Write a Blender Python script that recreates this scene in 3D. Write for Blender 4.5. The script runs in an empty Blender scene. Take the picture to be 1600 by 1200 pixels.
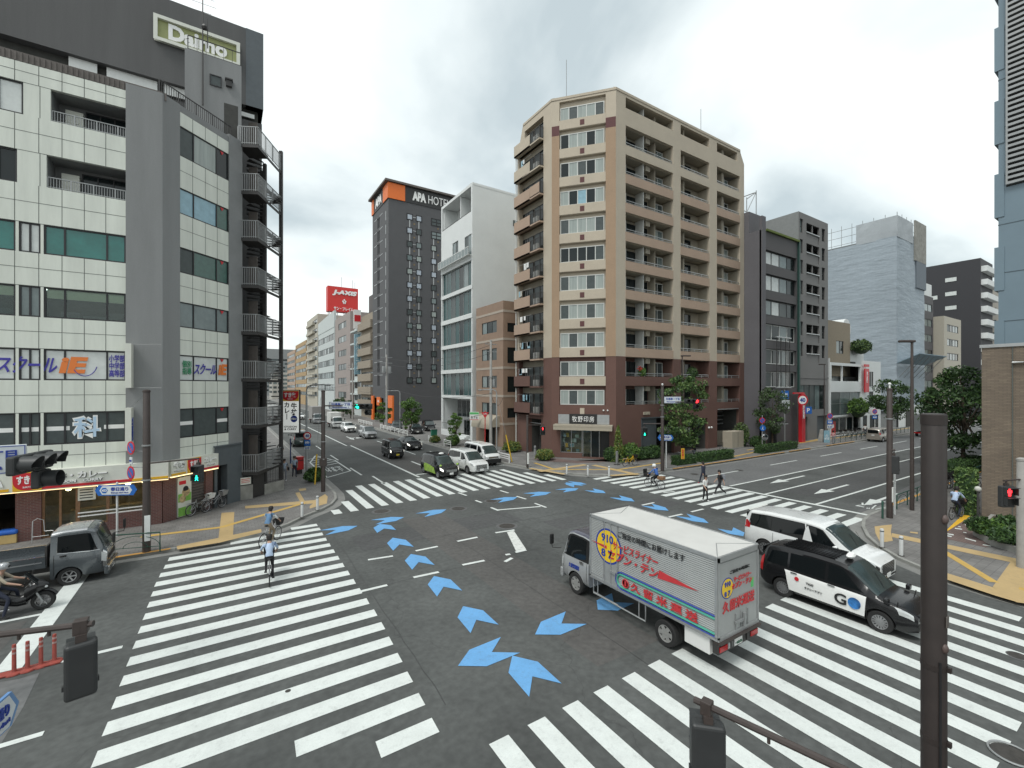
import bpy, bmesh, math, random
from mathutils import Vector, Matrix
random.seed(7)
SC = bpy.context.scene
COL = SC.collection
PI = math.pi
# survey of the junction: x runs along the wide avenue, y along the narrower one, z up, metres.
# The view point is a third floor window at (0, 0, 7.3).
F, H0, VH = 700.0, 7.3, 605.0
CA, SA = .8412, .5407
def G(u, v, z=0.0):
    d = (H0 - z) * F / (v - VH); X = (u - 800) * d / F
    return Vector((X*CA + d*SA, -X*SA + d*CA, z))
def D(u, v, d):
    X = (u - 800) * d / F
    return Vector((X*CA + d*SA, -X*SA + d*CA, H0 + (VH - v) * d / F))

MATS = {}
def mat(name, col, rough=.7, metal=0., var=.12, scale=3., bump=0., spec=.5, emit=None, estr=0., coat=0., streak=0., fine=0.):
    if name in MATS: return MATS[name]
    m = bpy.data.materials.new(name); m.use_nodes = True
    nt = m.node_tree; N = nt.nodes; L = nt.links
    b = N['Principled BSDF']
    b.inputs['Roughness'].default_value = rough; b.inputs['Metallic'].default_value = metal
    b.inputs['Specular IOR Level'].default_value = spec
    b.inputs['Coat Weight'].default_value = coat
    b.inputs['Coat Roughness'].default_value = .05
    c = (*col, 1)
    b.inputs['Base Color'].default_value = c
    if var > 0:
        tc = N.new('ShaderNodeTexCoord')
        no = N.new('ShaderNodeTexNoise'); no.inputs['Scale'].default_value = scale; no.inputs['Detail'].default_value = 6
        no.inputs['Roughness'].default_value = .65
        src = tc.outputs['Object']
        if streak:
            mp = N.new('ShaderNodeMapping'); mp.inputs['Scale'].default_value = (1, 1, streak) if streak > 0 else (1, -streak, 1); L.new(src, mp.inputs['Vector']); src = mp.outputs['Vector']
        L.new(src, no.inputs['Vector'])
        mr = N.new('ShaderNodeMapRange'); mr.inputs['From Min'].default_value = .3; mr.inputs['From Max'].default_value = .7
        mr.inputs['To Min'].default_value = 1 - var; mr.inputs['To Max'].default_value = 1 + var
        L.new(no.outputs['Fac'], mr.inputs['Value'])
        fac = mr.outputs['Result']
        if fine:
            n2 = N.new('ShaderNodeTexNoise'); n2.inputs['Scale'].default_value = scale * 25; n2.inputs['Detail'].default_value = 3
            L.new(tc.outputs['Object'], n2.inputs['Vector'])
            m2 = N.new('ShaderNodeMapRange'); m2.inputs['From Min'].default_value = .3; m2.inputs['From Max'].default_value = .7
            m2.inputs['To Min'].default_value = 1 - fine; m2.inputs['To Max'].default_value = 1 + fine
            L.new(n2.outputs['Fac'], m2.inputs['Value'])
            mm = N.new('ShaderNodeMath'); mm.operation = 'MULTIPLY'; L.new(fac, mm.inputs[0]); L.new(m2.outputs['Result'], mm.inputs[1]); fac = mm.outputs[0]
        mx = N.new('ShaderNodeVectorMath'); mx.operation = 'SCALE'; mx.inputs[0].default_value = col
        L.new(fac, mx.inputs['Scale'])
        L.new(mx.outputs['Vector'], b.inputs['Base Color'])
        r2 = N.new('ShaderNodeMapRange'); r2.inputs['To Min'].default_value = max(.02, rough - .08); r2.inputs['To Max'].default_value = min(1, rough + .08)
        L.new(no.outputs['Fac'], r2.inputs['Value']); L.new(r2.outputs['Result'], b.inputs['Roughness'])
        if bump:
            bp = N.new('ShaderNodeBump'); bp.inputs['Strength'].default_value = bump; bp.inputs['Distance'].default_value = .02
            n3 = N.new('ShaderNodeTexNoise'); n3.inputs['Scale'].default_value = scale * 20; n3.inputs['Detail'].default_value = 4
            L.new(tc.outputs['Object'], n3.inputs['Vector']); L.new(n3.outputs['Fac'], bp.inputs['Height']); L.new(bp.outputs['Normal'], b.inputs['Normal'])
    if emit:
        b.inputs['Emission Color'].default_value = (*emit, 1); b.inputs['Emission Strength'].default_value = estr
    MATS[name] = m
    return m
def brick_mat(name, c1, c2, cm, bw, bh, mortar=.01, rough=.8, offset=.5, var=.15, wall=False):
    m = bpy.data.materials.new(name); m.use_nodes = True
    nt = m.node_tree; N = nt.nodes; L = nt.links; b = N['Principled BSDF']; b.inputs['Roughness'].default_value = rough
    tc = N.new('ShaderNodeTexCoord'); sp = N.new('ShaderNodeSeparateXYZ'); L.new(tc.outputs['Object'], sp.inputs[0])
    ad = N.new('ShaderNodeMath'); ad.operation = 'ADD'; L.new(sp.outputs['X'], ad.inputs[0]); L.new(sp.outputs['Z' if wall else 'Y'], ad.inputs[1])
    cb = N.new('ShaderNodeCombineXYZ'); L.new(ad.outputs[0], cb.inputs['X']); L.new(sp.outputs['Y' if wall else 'Z'], cb.inputs['Y'])
    br = N.new('ShaderNodeTexBrick'); br.offset = offset
    br.inputs['Scale'].default_value = 1; br.inputs['Brick Width'].default_value = bw; br.inputs['Row Height'].default_value = bh
    br.inputs['Mortar Size'].default_value = mortar
    br.inputs['Color1'].default_value = (*c1, 1); br.inputs['Color2'].default_value = (*c2, 1); br.inputs['Mortar'].default_value = (*cm, 1)
    L.new(cb.outputs[0], br.inputs['Vector'])
    no = N.new('ShaderNodeTexNoise'); no.inputs['Scale'].default_value = .8; no.inputs['Detail'].default_value = 6; L.new(tc.outputs['Object'], no.inputs['Vector'])
    mr = N.new('ShaderNodeMapRange'); mr.inputs['From Min'].default_value = .3; mr.inputs['From Max'].default_value = .7
    mr.inputs['To Min'].default_value = 1 - var; mr.inputs['To Max'].default_value = 1 + var; L.new(no.outputs['Fac'], mr.inputs['Value'])
    mx = N.new('ShaderNodeVectorMath'); mx.operation = 'SCALE'; L.new(br.outputs['Color'], mx.inputs[0]); L.new(mr.outputs['Result'], mx.inputs['Scale'])
    L.new(mx.outputs['Vector'], b.inputs['Base Color'])
    MATS[name] = m
    return m
def clear_glass(name, tint=(.85, .92, .9), refl=.12):
    m = bpy.data.materials.new(name); m.use_nodes = True
    nt = m.node_tree; N = nt.nodes; L = nt.links
    for n in list(N):
        if n.type == 'BSDF_PRINCIPLED': N.remove(n)
    out = [n for n in N if n.type == 'OUTPUT_MATERIAL'][0]
    t = N.new('ShaderNodeBsdfTransparent'); t.inputs['Color'].default_value = (*tint, 1)
    g = N.new('ShaderNodeBsdfGlossy'); g.inputs['Roughness'].default_value = .02; g.inputs['Color'].default_value = (.9, .95, .95, 1)
    fr = N.new('ShaderNodeFresnel'); fr.inputs['IOR'].default_value = 1.5
    ad = N.new('ShaderNodeMath'); ad.operation = 'ADD'; ad.inputs[1].default_value = refl; L.new(fr.outputs[0], ad.inputs[0])
    mx = N.new('ShaderNodeMixShader'); L.new(ad.outputs[0], mx.inputs['Fac']); L.new(t.outputs[0], mx.inputs[1]); L.new(g.outputs[0], mx.inputs[2])
    L.new(mx.outputs[0], out.inputs['Surface'])
    MATS[name] = m
    return m

class MB:
    def __init__(s): s.v = []; s.f = []; s.m = []
    def add(s, vs, fs, mi=0):
        n = len(s.v); s.v += [tuple(v) for v in vs]; s.f += [[i + n for i in f] for f in fs]; s.m += [mi]*len(fs); return s
    def box(s, x0, x1, y0, y1, z0, z1, mi=0):
        return s.add([(x0,y0,z0),(x1,y0,z0),(x1,y1,z0),(x0,y1,z0),(x0,y0,z1),(x1,y0,z1),(x1,y1,z1),(x0,y1,z1)],
                     [(0,3,2,1),(4,5,6,7),(0,1,5,4),(1,2,6,5),(2,3,7,6),(3,0,4,7)], mi)
    def quad(s, a, b, c, d, mi=0): return s.add([a,b,c,d], [(0,1,2,3)], mi)
    def bar(s, p, q, w, h, mi=0, up=(0,0,1)):
        p = Vector(p); q = Vector(q); d = (q-p).normalized(); up = Vector(up)
        if abs(d.dot(up)) > .99: up = Vector((1,0,0))
        a = d.cross(up).normalized()*w/2; b = a.cross(d).normalized()*h/2
        vs = [p-a-b,p+a-b,p+a+b,p-a+b,q-a-b,q+a-b,q+a+b,q-a+b]
        return s.add(vs, [(0,1,2,3),(7,6,5,4),(0,4,5,1),(1,5,6,2),(2,6,7,3),(3,7,4,0)], mi)
    def tube(s, pts, r, n=8, mi=0, closed=False):
        pts = [Vector(p) for p in pts]; k = len(pts)
        rs = r if isinstance(r, (list, tuple)) else [r]*k
        rings = []; ref = None
        for i, p in enumerate(pts):
            if closed: d = pts[(i+1) % k] - pts[i-1]
            else: d = (pts[min(i+1,k-1)] - pts[max(i-1,0)])
            d.normalize()
            if ref is None: ref = Vector((0,0,1)) if abs(d.z) < .9 else Vector((1,0,0))
            a = d.cross(ref); 
            if a.length < 1e-4: a = d.orthogonal()
            a.normalize(); b = a.cross(d); ref = b if b.length > 0 else ref
            rings.append([p + (a*math.cos(2*PI*j/n) + b*math.sin(2*PI*j/n))*rs[i] for j in range(n)])
        vs = [v for rg in rings for v in rg]; fs = []
        for i in range(k if closed else k-1):
            i2 = (i+1) % k
            for j in range(n): fs.append((i*n+j, i2*n+j, i2*n+(j+1)%n, i*n+(j+1)%n))
        if not closed: fs += [tuple(range(n)), tuple(range((k-1)*n + n-1, (k-1)*n-1, -1))]
        return s.add(vs, fs, mi)
    def lathe(s, prof, n=16, M=None, mi=0, cap=True):           # prof of (r, z)
        M = M or Matrix(); vs = []; fs = []
        for r, z in prof:
            for j in range(n): vs.append(M @ Vector((r*math.cos(2*PI*j/n), r*math.sin(2*PI*j/n), z)))
        for i in range(len(prof)-1):
            for j in range(n): fs.append((i*n+j, i*n+(j+1)%n, (i+1)*n+(j+1)%n, (i+1)*n+j))
        if cap and prof[0][0] > 1e-5: fs.append(tuple(range(n-1,-1,-1)))
        if cap and prof[-1][0] > 1e-5: fs.append(tuple(range((len(prof)-1)*n, len(prof)*n)))
        return s.add(vs, fs, mi)
    def ball(s, c, r, n=10, mi=0, sc=(1,1,1)):
        k = n//2; pr = [(max(1e-6, math.sin(PI*i/k)), -math.cos(PI*i/k)) for i in range(k+1)]
        return s.lathe(pr, n, Matrix.Translation(c) @ Matrix.Diagonal((r*sc[0], r*sc[1], r*sc[2], 1)), mi)
    def prism(s, poly, z0, z1, mi=0, ms=None):
        n = len(poly); ms = mi if ms is None else ms
        ar = sum(poly[i][0]*poly[(i+1)%n][1] - poly[(i+1)%n][0]*poly[i][1] for i in range(n))
        if ar < 0: poly = poly[::-1]
        vs = [(p[0],p[1],z0) for p in poly] + [(p[0],p[1],z1) for p in poly]
        s.add(vs, [tuple(range(n-1,-1,-1)), tuple(range(n,2*n))], mi)
        k = len(s.v) - 2*n
        s.f += [[k+i, k+(i+1)%n, k+n+(i+1)%n, k+n+i] for i in range(n)]; s.m += [ms]*n
        return s
    def slab(s, poly, th, mi=0):                      # planar 3-D polygon extruded by vector th
        n = len(poly); poly = [Vector(p) for p in poly]; th = Vector(th)
        vs = poly + [p + th for p in poly]
        s.add(vs, [tuple(range(n-1,-1,-1)), tuple(range(n,2*n))] + [(i,(i+1)%n,n+(i+1)%n,n+i) for i in range(n)], mi); return s
    def sheet(s, poly, z, mi=0):
        ar = sum(poly[i][0]*poly[(i+1)%len(poly)][1] - poly[(i+1)%len(poly)][0]*poly[i][1] for i in range(len(poly)))
        if ar < 0: poly = poly[::-1]
        return s.add([(p[0],p[1],z) for p in poly], [tuple(range(len(poly)))], mi)
    def xf(s, M, start=0):
        s.v[start:] = [tuple(M @ Vector(v)) for v in s.v[start:]]; return s
    def mesh(s, name, mats, smooth=False, ang=40):
        me = bpy.data.meshes.new(name); me.from_pydata(s.v, [], s.f)
        for m in (mats if isinstance(mats, (list, tuple)) else [mats]): me.materials.append(m)
        me.polygons.foreach_set('material_index', s.m)
        if smooth:
            me.polygons.foreach_set('use_smooth', [True]*len(s.f)); me.set_sharp_from_angle(angle=math.radians(ang))
        me.update(); return me
    def ob(s, name, mats, parent=None, M=None, smooth=False, ang=40, bevel=0, seg=2):
        o = link(name, s.mesh(name, mats, smooth, ang), parent, M)
        if bevel:
            md = o.modifiers.new('bevel', 'BEVEL'); md.width = bevel; md.segments = seg; md.limit_method = 'ANGLE'; md.angle_limit = math.radians(40)
        return o
WM = {}
def link(name, data, parent=None, M=None):
    o = bpy.data.objects.new(name, data); COL.objects.link(o)
    M = M or (WM[parent] if parent else Matrix())
    if parent:
        o.parent = parent; o.matrix_basis = WM[parent].inverted() @ M
    else: o.matrix_basis = M
    WM[o] = M.copy()
    return o
def part(o, label): o['label'] = label; return o
def tag(o, label, cat, group=None):
    o['label'] = label; o['category'] = cat
    if group: o['group'] = group
    return o
def thing(name, label, cat, loc=(0,0,0), rz=0., group=None):
    o = link(name, None, None, Matrix.Translation(loc) @ Matrix.Rotation(rz, 4, 'Z'))
    o.empty_display_size = .3
    return tag(o, label, cat, group)
def structure(o, kind='structure'): o['kind'] = kind; return o
def frame(o, x, up=(0,0,1)):                          # local x along the wall, y up, z outwards
    x = Vector(x).normalized(); up = Vector(up).normalized(); z = x.cross(up).normalized(); y = z.cross(x)
    return Matrix(((x.x,y.x,z.x,o[0]),(x.y,y.y,z.y,o[1]),(x.z,y.z,z.z,o[2]),(0,0,0,1)))
I = Matrix()
def bxs(name, m, parent, M, boxes, **k):                # one part per box
    return [MB().box(*b).ob(name, m, parent, M, **k) for b in boxes]
def T(x, y, z=0): return Matrix.Translation((x, y, z))
def Rz(a): return Matrix.Rotation(a, 4, 'Z')
def clone(o, M):                                      # copy of a thing with its parts and sub-parts
    def cp(src, par):
        c = src.copy(); COL.objects.link(c)
        if par: c.parent = par
        for ch in src.children: cp(ch, c)
        return c
    c = cp(o, None); c.matrix_basis = M; WM[c] = M.copy()
    return c

TXT = {}
def text(body, size, m, parent, M, w=None, bold=0., ext=.006, align='CENTER', shear=0., name='lettering', spacing=1., line=1.):
    """flat letters, centred on M, x to the right and y up"""
    key = (body, bold, ext, shear, align, spacing, line)
    if key not in TXT:
        cu = bpy.data.curves.new('lettering', 'FONT'); cu.body = body; cu.size = 1; cu.extrude = ext; cu.offset = bold
        cu.align_x = align; cu.align_y = 'CENTER'; cu.shear = shear; cu.space_character = spacing; cu.space_line = line; cu.resolution_u = 3
        o = bpy.data.objects.new('lettering', cu); COL.objects.link(o)
        dg = bpy.context.evaluated_depsgraph_get(); dg.update()
        me = bpy.data.meshes.new_from_object(o.evaluated_get(dg))
        bpy.data.objects.remove(o); bpy.data.curves.remove(cu)
        xs = [v.co.x for v in me.vertices] or [0]; ys = [v.co.y for v in me.vertices] or [0]
        cx, cy = ((min(xs)+max(xs))/2 if align == 'CENTER' else 0), (min(ys)+max(ys))/2
        for v in me.vertices: v.co.x -= cx; v.co.y -= cy
        TXT[key] = (me, max(xs)-min(xs), max(ys)-min(ys))
    me, tw, th = TXT[key]
    me = me.copy(); me.materials.clear(); me.materials.append(m)
    sy = size / max(th, 1e-3); sx = (w / tw) if w else sy
    return link(name, me, parent, M @ Matrix.Diagonal((sx, sy, 1, 1)))

def wall(mb, L, h0, h1, holes, dep=.14, mi=0, mr=None, s0=0.):
    """front face in the x/y plane from s0 to L with rectangular holes and their reveals"""
    mr = mi if mr is None else mr
    xs = sorted({s0, L, *[h[0] for h in holes], *[h[1] for h in holes]}); ys = sorted({h0, h1, *[h[2] for h in holes], *[h[3] for h in holes]})
    xs = [x for x in xs if s0-1e-6 <= x <= L+1e-6]; ys = [y for y in ys if h0-1e-6 <= y <= h1+1e-6]
    for i in range(len(xs)-1):
        run = None
        for j in range(len(ys)-1):
            cx, cy = (xs[i]+xs[i+1])/2, (ys[j]+ys[j+1])/2
            solid = not any(h[0] < cx < h[1] and h[2] < cy < h[3] for h in holes)
            if solid: mb.quad((xs[i],ys[j],0),(xs[i+1],ys[j],0),(xs[i+1],ys[j+1],0),(xs[i],ys[j+1],0), mi)
    for a, b, c, d in [h[:4] for h in holes]:
        mb.quad((a,c,0),(a,d,0),(a,d,-dep),(a,c,-dep), mr); mb.quad((b,d,0),(b,c,0),(b,c,-dep),(b,d,-dep), mr)
        mb.quad((b,c,0),(a,c,0),(a,c,-dep),(b,c,-dep), mr); mb.quad((a,d,0),(b,d,0),(b,d,-dep),(a,d,-dep), mr)
    return mb
WIN = {}
def window(parent, Fm, s, h, w, ht, cols=2, rows=1, frame_m=None, panes=None, fw=.05, inset=.1, name='window', pane='pane', splits=None, label=None):
    """frame part with one glass sub-part; panes = list of materials, one per column (cycled)"""
    fm = frame_m or MATS['dark_frame']; panes = panes or [MATS['glass']]
    k = (round(w,3), round(ht,3), cols, rows, fm.name, fw, tuple(splits or ()))
    xs = [0] + (list(splits) if splits else [i*w/cols for i in range(1, cols)]) + [w]; cols = len(xs)-1
    if k not in WIN:
        mb = MB(); t = .04
        for x in xs: 
            c = min(max(x, fw/2), w-fw/2); mb.box(c-fw/2, c+fw/2, 0, ht, -t, t)
        for j in range(rows+1):
            c = min(max(j*ht/rows, fw/2), ht-fw/2)
            for i in range(cols): mb.box(xs[i]+(fw if i == 0 else fw/2), xs[i+1]-(fw if i == cols-1 else fw/2), c-fw/2, c+fw/2, -t*.9, t*.9)
        WIN[k] = mb.mesh(name, fm)
    kp = k[:2] + (tuple(xs), tuple(p.name for p in panes), 'p')
    if kp not in WIN:
        mb = MB(); mm = []
        for i in range(cols):
            p = panes[i % len(panes)]
            if p not in mm: mm.append(p)
            mb.box(xs[i]+.005, xs[i+1]-.005, .01, ht-.01, -.012 - .003*(i % 2), -.002 - .003*(i % 2), mm.index(p))
        WIN[kp] = mb.mesh(pane, mm)
    o = link(name, WIN[k], parent, Fm @ T(s, h, -inset))
    link(pane, WIN[kp], o, WM[o])
    if label: o['label'] = label
    return o
def railing(mb, L, ht, step=.12, r=.012, z=0., s0=0., mi=0, mid=False):
    """balusters and rails along x from s0 to L, height along y, at depth z"""
    mb.box(s0, L, ht-.04, ht, z-.025, z+.025, mi); mb.box(s0, L, .06, .09, z-.015, z+.015, mi)
    n = max(2, int((L-s0)/step))
    for i in range(n+1):
        x = s0 + (L-s0)*i/n; w = .025 if i % 8 == 0 or i == n else r
        mb.box(x-w, x+w, 0, ht-.04, z-w, z+w, mi)
    return mb
def shell(parent, poly, z0, z1, m, name='wall', skip=(), roof=None, par=.0):
    """plain side walls of a footprint (edges in skip are built elsewhere) and a roof slab"""
    mb = MB(); n = len(poly)
    for i in range(n):
        if i in skip: continue
        a, b = poly[i], poly[(i+1) % n]
        mb.quad((a[0],a[1],z0),(b[0],b[1],z0),(b[0],b[1],z1),(a[0],a[1],z1))
    o = mb.ob(name, m, parent, Matrix())
    rb = MB(); rb.sheet(poly, z1-par); rb.ob('roof', roof or MATS['roof_grey'], parent, Matrix())
    return o

def M_():
    mat('glass', (.014,.02,.021), .06, var=.1, scale=.8, spec=.38)
    mat('glass_tealgrey', (.03,.075,.075), .07, var=.25, scale=.7, spec=.35)
    mat('glass_pale', (.16,.2,.2), .1, var=.2, scale=1.2, spec=.6)
    mat('glass_curtain', (.33,.37,.35), .2, var=.2, scale=5, spec=.4, streak=-.04)
    mat('glass_white', (.62,.65,.63), .25, var=.1, scale=2, spec=.6)
    mat('glass_blue', (.25,.42,.5), .2, var=.15, scale=2, spec=.6)
    mat('glass_teal', (.02,.16,.14), .07, var=.25, scale=.9, spec=.7)
    mat('glass_screen', (.07,.085,.085), .35, var=.15, scale=3, spec=.35)
    mat('dark_frame', (.02,.02,.022), .45, var=.1)
    mat('white_frame', (.62,.63,.6), .45, var=.06)
    mat('alu', (.42,.43,.43), .4, .6, var=.08)
    mat('roof_grey', (.2,.2,.2), .9, var=.2, scale=.6)
    mat('concrete', (.3,.3,.28), .9, var=.2, scale=1.2, bump=.2)
    mat('steel_dark', (.035,.033,.032), .5, var=.2)
    mat('steel_brown', (.05,.038,.034), .5, var=.2, scale=4)
    mat('steel_grey', (.32,.33,.33), .5, .4, var=.12)
    mat('white_paint', (.74,.75,.73), .5, var=.06)
    mat('black', (.012,.012,.013), .5, var=.1)
    mat('rubber', (.018,.018,.018), .85, var=.15)
    mat('red_paint', (.5,.025,.025), .4, var=.08)
    mat('red_sign', (.55,.02,.03), .4, var=.04)
    mat('blue_sign', (.02,.13,.45), .4, var=.04)
    mat('yellow_paint', (.62,.4,.03), .5, var=.08)
    mat('orange', (.75,.16,.02), .5, var=.05)
    mat('letter_white', (.82,.82,.8), .5, var=0)
    mat('letter_black', (.02,.02,.02), .5, var=0)
    mat('letter_blue', (.02,.05,.3), .5, var=0)
    mat('letter_red', (.55,.02,.03), .5, var=0)
    mat('chrome', (.6,.6,.6), .15, 1., var=0)
    mat('wood', (.22,.12,.06), .6, var=.25, scale=6)
    clear_glass('clear_glass', refl=.0)
M_()
def asphalt(name, col, wear=.25):
    m = mat(name, col, .88, var=wear, scale=.22, fine=.16, bump=.35)
    nt = m.node_tree; N = nt.nodes; L = nt.links; b = N['Principled BSDF']
    src = b.inputs['Base Color'].links[0].from_socket
    tc = N.new('ShaderNodeTexCoord')
    # thin dark cracks and tar joints
    vo = N.new('ShaderNodeTexVoronoi'); vo.feature = 'DISTANCE_TO_EDGE'; vo.inputs['Scale'].default_value = .13
    wn = N.new('ShaderNodeTexNoise'); wn.inputs['Scale'].default_value = .7; wn.inputs['Detail'].default_value = 5
    L.new(tc.outputs['Object'], wn.inputs['Vector'])
    ml = N.new('ShaderNodeVectorMath'); ml.operation = 'SCALE'; ml.inputs['Scale'].default_value = 2.2; L.new(wn.outputs['Color'], ml.inputs[0])
    ad = N.new('ShaderNodeVectorMath'); L.new(tc.outputs['Object'], ad.inputs[0]); L.new(ml.outputs[0], ad.inputs[1]); L.new(ad.outputs[0], vo.inputs['Vector'])
    lt = N.new('ShaderNodeMapRange'); lt.inputs['From Min'].default_value = 0; lt.inputs['From Max'].default_value = .0035
    lt.inputs['To Min'].default_value = .78; lt.inputs['To Max'].default_value = 1
    L.new(vo.outputs['Distance'], lt.inputs['Value'])
    # small oil spots
    sn = N.new('ShaderNodeTexNoise'); sn.inputs['Scale'].default_value = 1.7; sn.inputs['Detail'].default_value = 2; L.new(tc.outputs['Object'], sn.inputs['Vector'])
    sp = N.new('ShaderNodeMapRange'); sp.inputs['From Min'].default_value = .7; sp.inputs['From Max'].default_value = .78; sp.inputs['To Min'].default_value = 1; sp.inputs['To Max'].default_value = .72
    L.new(sn.outputs['Fac'], sp.inputs['Value'])
    mm = N.new('ShaderNodeMath'); mm.operation = 'MULTIPLY'; L.new(lt.outputs['Result'], mm.inputs[0]); L.new(sp.outputs['Result'], mm.inputs[1])
    mx = N.new('ShaderNodeVectorMath'); mx.operation = 'SCALE'; L.new(src, mx.inputs[0]); L.new(mm.outputs[0], mx.inputs['Scale'])
    L.new(mx.outputs[0], b.inputs['Base Color'])
    return m
asphalt('asphalt', (.078,.082,.079), .36)
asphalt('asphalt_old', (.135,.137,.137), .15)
asphalt('asphalt_patch', (.105,.106,.106), .15); asphalt('asphalt_dark', (.07,.071,.071), .2); asphalt('asphalt_brown', (.088,.085,.081), .25); mat('tar', (.045,.045,.045), .6, var=.2)
def paint(name, col, rough=.7, wear=.5):
    m = mat(name, col, rough, var=.07, scale=1.5, fine=.05)
    nt = m.node_tree; N = nt.nodes; L = nt.links; b = N['Principled BSDF']
    src = b.inputs['Base Color'].links[0].from_socket
    tc = N.new('ShaderNodeTexCoord'); n = N.new('ShaderNodeTexNoise'); n.inputs['Scale'].default_value = 5; n.inputs['Detail'].default_value = 9; n.inputs['Roughness'].default_value = .75
    L.new(tc.outputs['Object'], n.inputs['Vector'])
    r = N.new('ShaderNodeMapRange'); r.inputs['From Min'].default_value = .52; r.inputs['From Max'].default_value = .77; r.inputs['To Max'].default_value = wear
    L.new(n.outputs['Fac'], r.inputs['Value'])
    mx = N.new('ShaderNodeMix'); mx.data_type = 'RGBA'; L.new(r.outputs['Result'], mx.inputs[0]); L.new(src, mx.inputs[6]); mx.inputs[7].default_value = (.1,.1,.1,1)
    L.new(mx.outputs[2], b.inputs['Base Color'])
    return m
paint('road_white', (.63,.66,.635), wear=.33); paint('road_blue', (.13,.34,.62), wear=.45); paint('road_worn', (.62,.63,.6), wear=.9)
paint('tactile_yellow', (.52,.34,.09), wear=.35); paint('tactile_tan', (.46,.33,.16), wear=.3); paint('tactile_bright', (.72,.42,.03), wear=.3)
brick_mat('paving', (.15,.145,.14), (.125,.122,.118), (.085,.083,.08), .2, .1, .006, .9)
def pave(name, c1, c2, cm, bw, bh):
    m = brick_mat(name, c1, c2, cm, bw, bh, .008, .9, var=.22); nt = m.node_tree
    tc = [n for n in nt.nodes if n.type == 'TEX_COORD'][0]; br = [n for n in nt.nodes if n.type == 'TEX_BRICK'][0]
    nt.links.new(tc.outputs['Object'], br.inputs['Vector']); return m
pave('paving_grey', (.19,.183,.175), (.16,.155,.148), (.1,.097,.093), .3, .3)
pave('paving_brown', (.17,.115,.10), (.14,.098,.09), (.09,.075,.07), .2, .1)
mat('kerb_stone', (.27,.27,.25), .9, var=.2, scale=1.5, bump=.2)
mat('gutter', (.2,.2,.19), .9, var=.2, scale=.8, fine=.1)
mat('iron', (.06,.055,.05), .6, .3, var=.3, scale=8)
mat('kerb_orange', (.5,.26,.06), .7, var=.2, scale=3)

def rect(a0, a1, b0, b1): return [(a0,b0),(a1,b0),(a1,b1),(a0,b1)]
def seg(p, q, w):
    p = Vector(p[:2]); q = Vector(q[:2]); t = (q-p).normalized(); n = Vector((-t.y, t.x))*w/2
    return [p-n, q-n, q+n, p+n]
g = MB(); g.sheet([(-900,-700),(1500,-700),(1500,1800),(-900,1800)], -.02)
structure(g.ob('ground', MATS['asphalt_old']))
g = MB(); g.sheet([(-300,-100),(700,-100),(700,60),(23,60),(23,700),(6,700),(6,60),(-300,60)], 0)
structure(g.ob('road', MATS['asphalt']))
g = MB(); g.sheet([(31.2,19.2),(500,19.2),(500,25.3),(31.2,25.3)], .0047)
structure(g.ob('road_resurfaced_strip', MATS['asphalt_old']))
rp = random.Random(11)
for i, q in enumerate([rect(5.2,13.8,20.4,22.6), rect(8.2,10.6,8.6,24), rect(14.5,24.2,17.8,19.6), rect(13.4,17.2,37,80), rect(33,75,13.5,16.2), rect(-60,-5.2,16.8,20), rect(-40,-5.2,20.5,24.2)]):
    structure(MB().sheet([(x+rp.uniform(-.05,.05), y+rp.uniform(-.05,.05)) for x, y in q], .0015+.0004*i).ob('road_patch', MATS[('asphalt_dark','asphalt_brown')[i % 2]]))
sm_ = MB()
for p, q in (((-2.2,16.5),(24,16.3)),((4.3,9.5),(4.6,27)),((13.4,8.2),(13.3,27)),((5,20.4),(24.5,20.2)),((9.4,8),(9.4,26)),((18.6,8),(18.7,27))):
    n = 24; pts = [Vector(p).lerp(Vector(q), i/n) + Vector((rp.uniform(-.03,.03), rp.uniform(-.03,.03))) for i in range(n+1)]
    for a, b in zip(pts, pts[1:]): sm_.sheet(seg(a, b, .02), .0055)
structure(sm_.ob('tar_seam', MATS['tar']))
g = MB(); g.sheet([(31.2,10.45),(500,10.45),(500,13.2),(60,13.2),(31.2,11.2)], .0051)
structure(g.ob('road_patch', MATS['asphalt_patch']))
structure(MB().sheet([tuple(G(*p)[:2]) for p in [(-300,1085),(0,1066),(30,1061),(62,1051),(37,1104),(0,1165),(-40,1230)]], .0052).ob('pale_road_patch', MATS['asphalt_old']))  # paler triangle of road surface at the left edge

def offset(pl, d):
    out = []
    for i, p in enumerate(pl):
        a = Vector(pl[max(i-1,0)]); b = Vector(pl[min(i+1,len(pl)-1)]); t = (b-a).normalized()
        out.append((p[0]-t.y*d, p[1]+t.x*d))
    return out
K_SW = [(-200,24.9),(-3,24.9),(.6,24.92),(1.9,25.35),(2.9,26.2),(3.8,27.3),(4.8,28.2),(5.6,29.2),(6.15,30.5),(6.4,32),(6.45,34),(6.45,700)]
K_NW = [(22.3,700),(22.3,37.5),(22.5,35.2),(22.9,33),(23.4,31),(24.1,29.2),(25.1,27.7),(26.4,26.7),(28,26.05),(30,25.75),(33,25.5),(38,25.35),(700,25.3)]
K_NE = [(700,10.45),(32.2,10.45),(30.6,10.42),(29.2,10.2),(27.8,9.75),(26.2,9.0),(24.9,8.1),(23.9,7.1),(23.2,5.9),(22.8,4.2),(22.6,1),(22.6,-100)]
K_SE = [(7.4,-100),(7.3,-5),(6.9,.2),(6.2,2.6),(4.9,4.9),(3.2,6.7),(1.2,8.2),(-1,9.0),(-4,9.3),(-200,9.3)]
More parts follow.
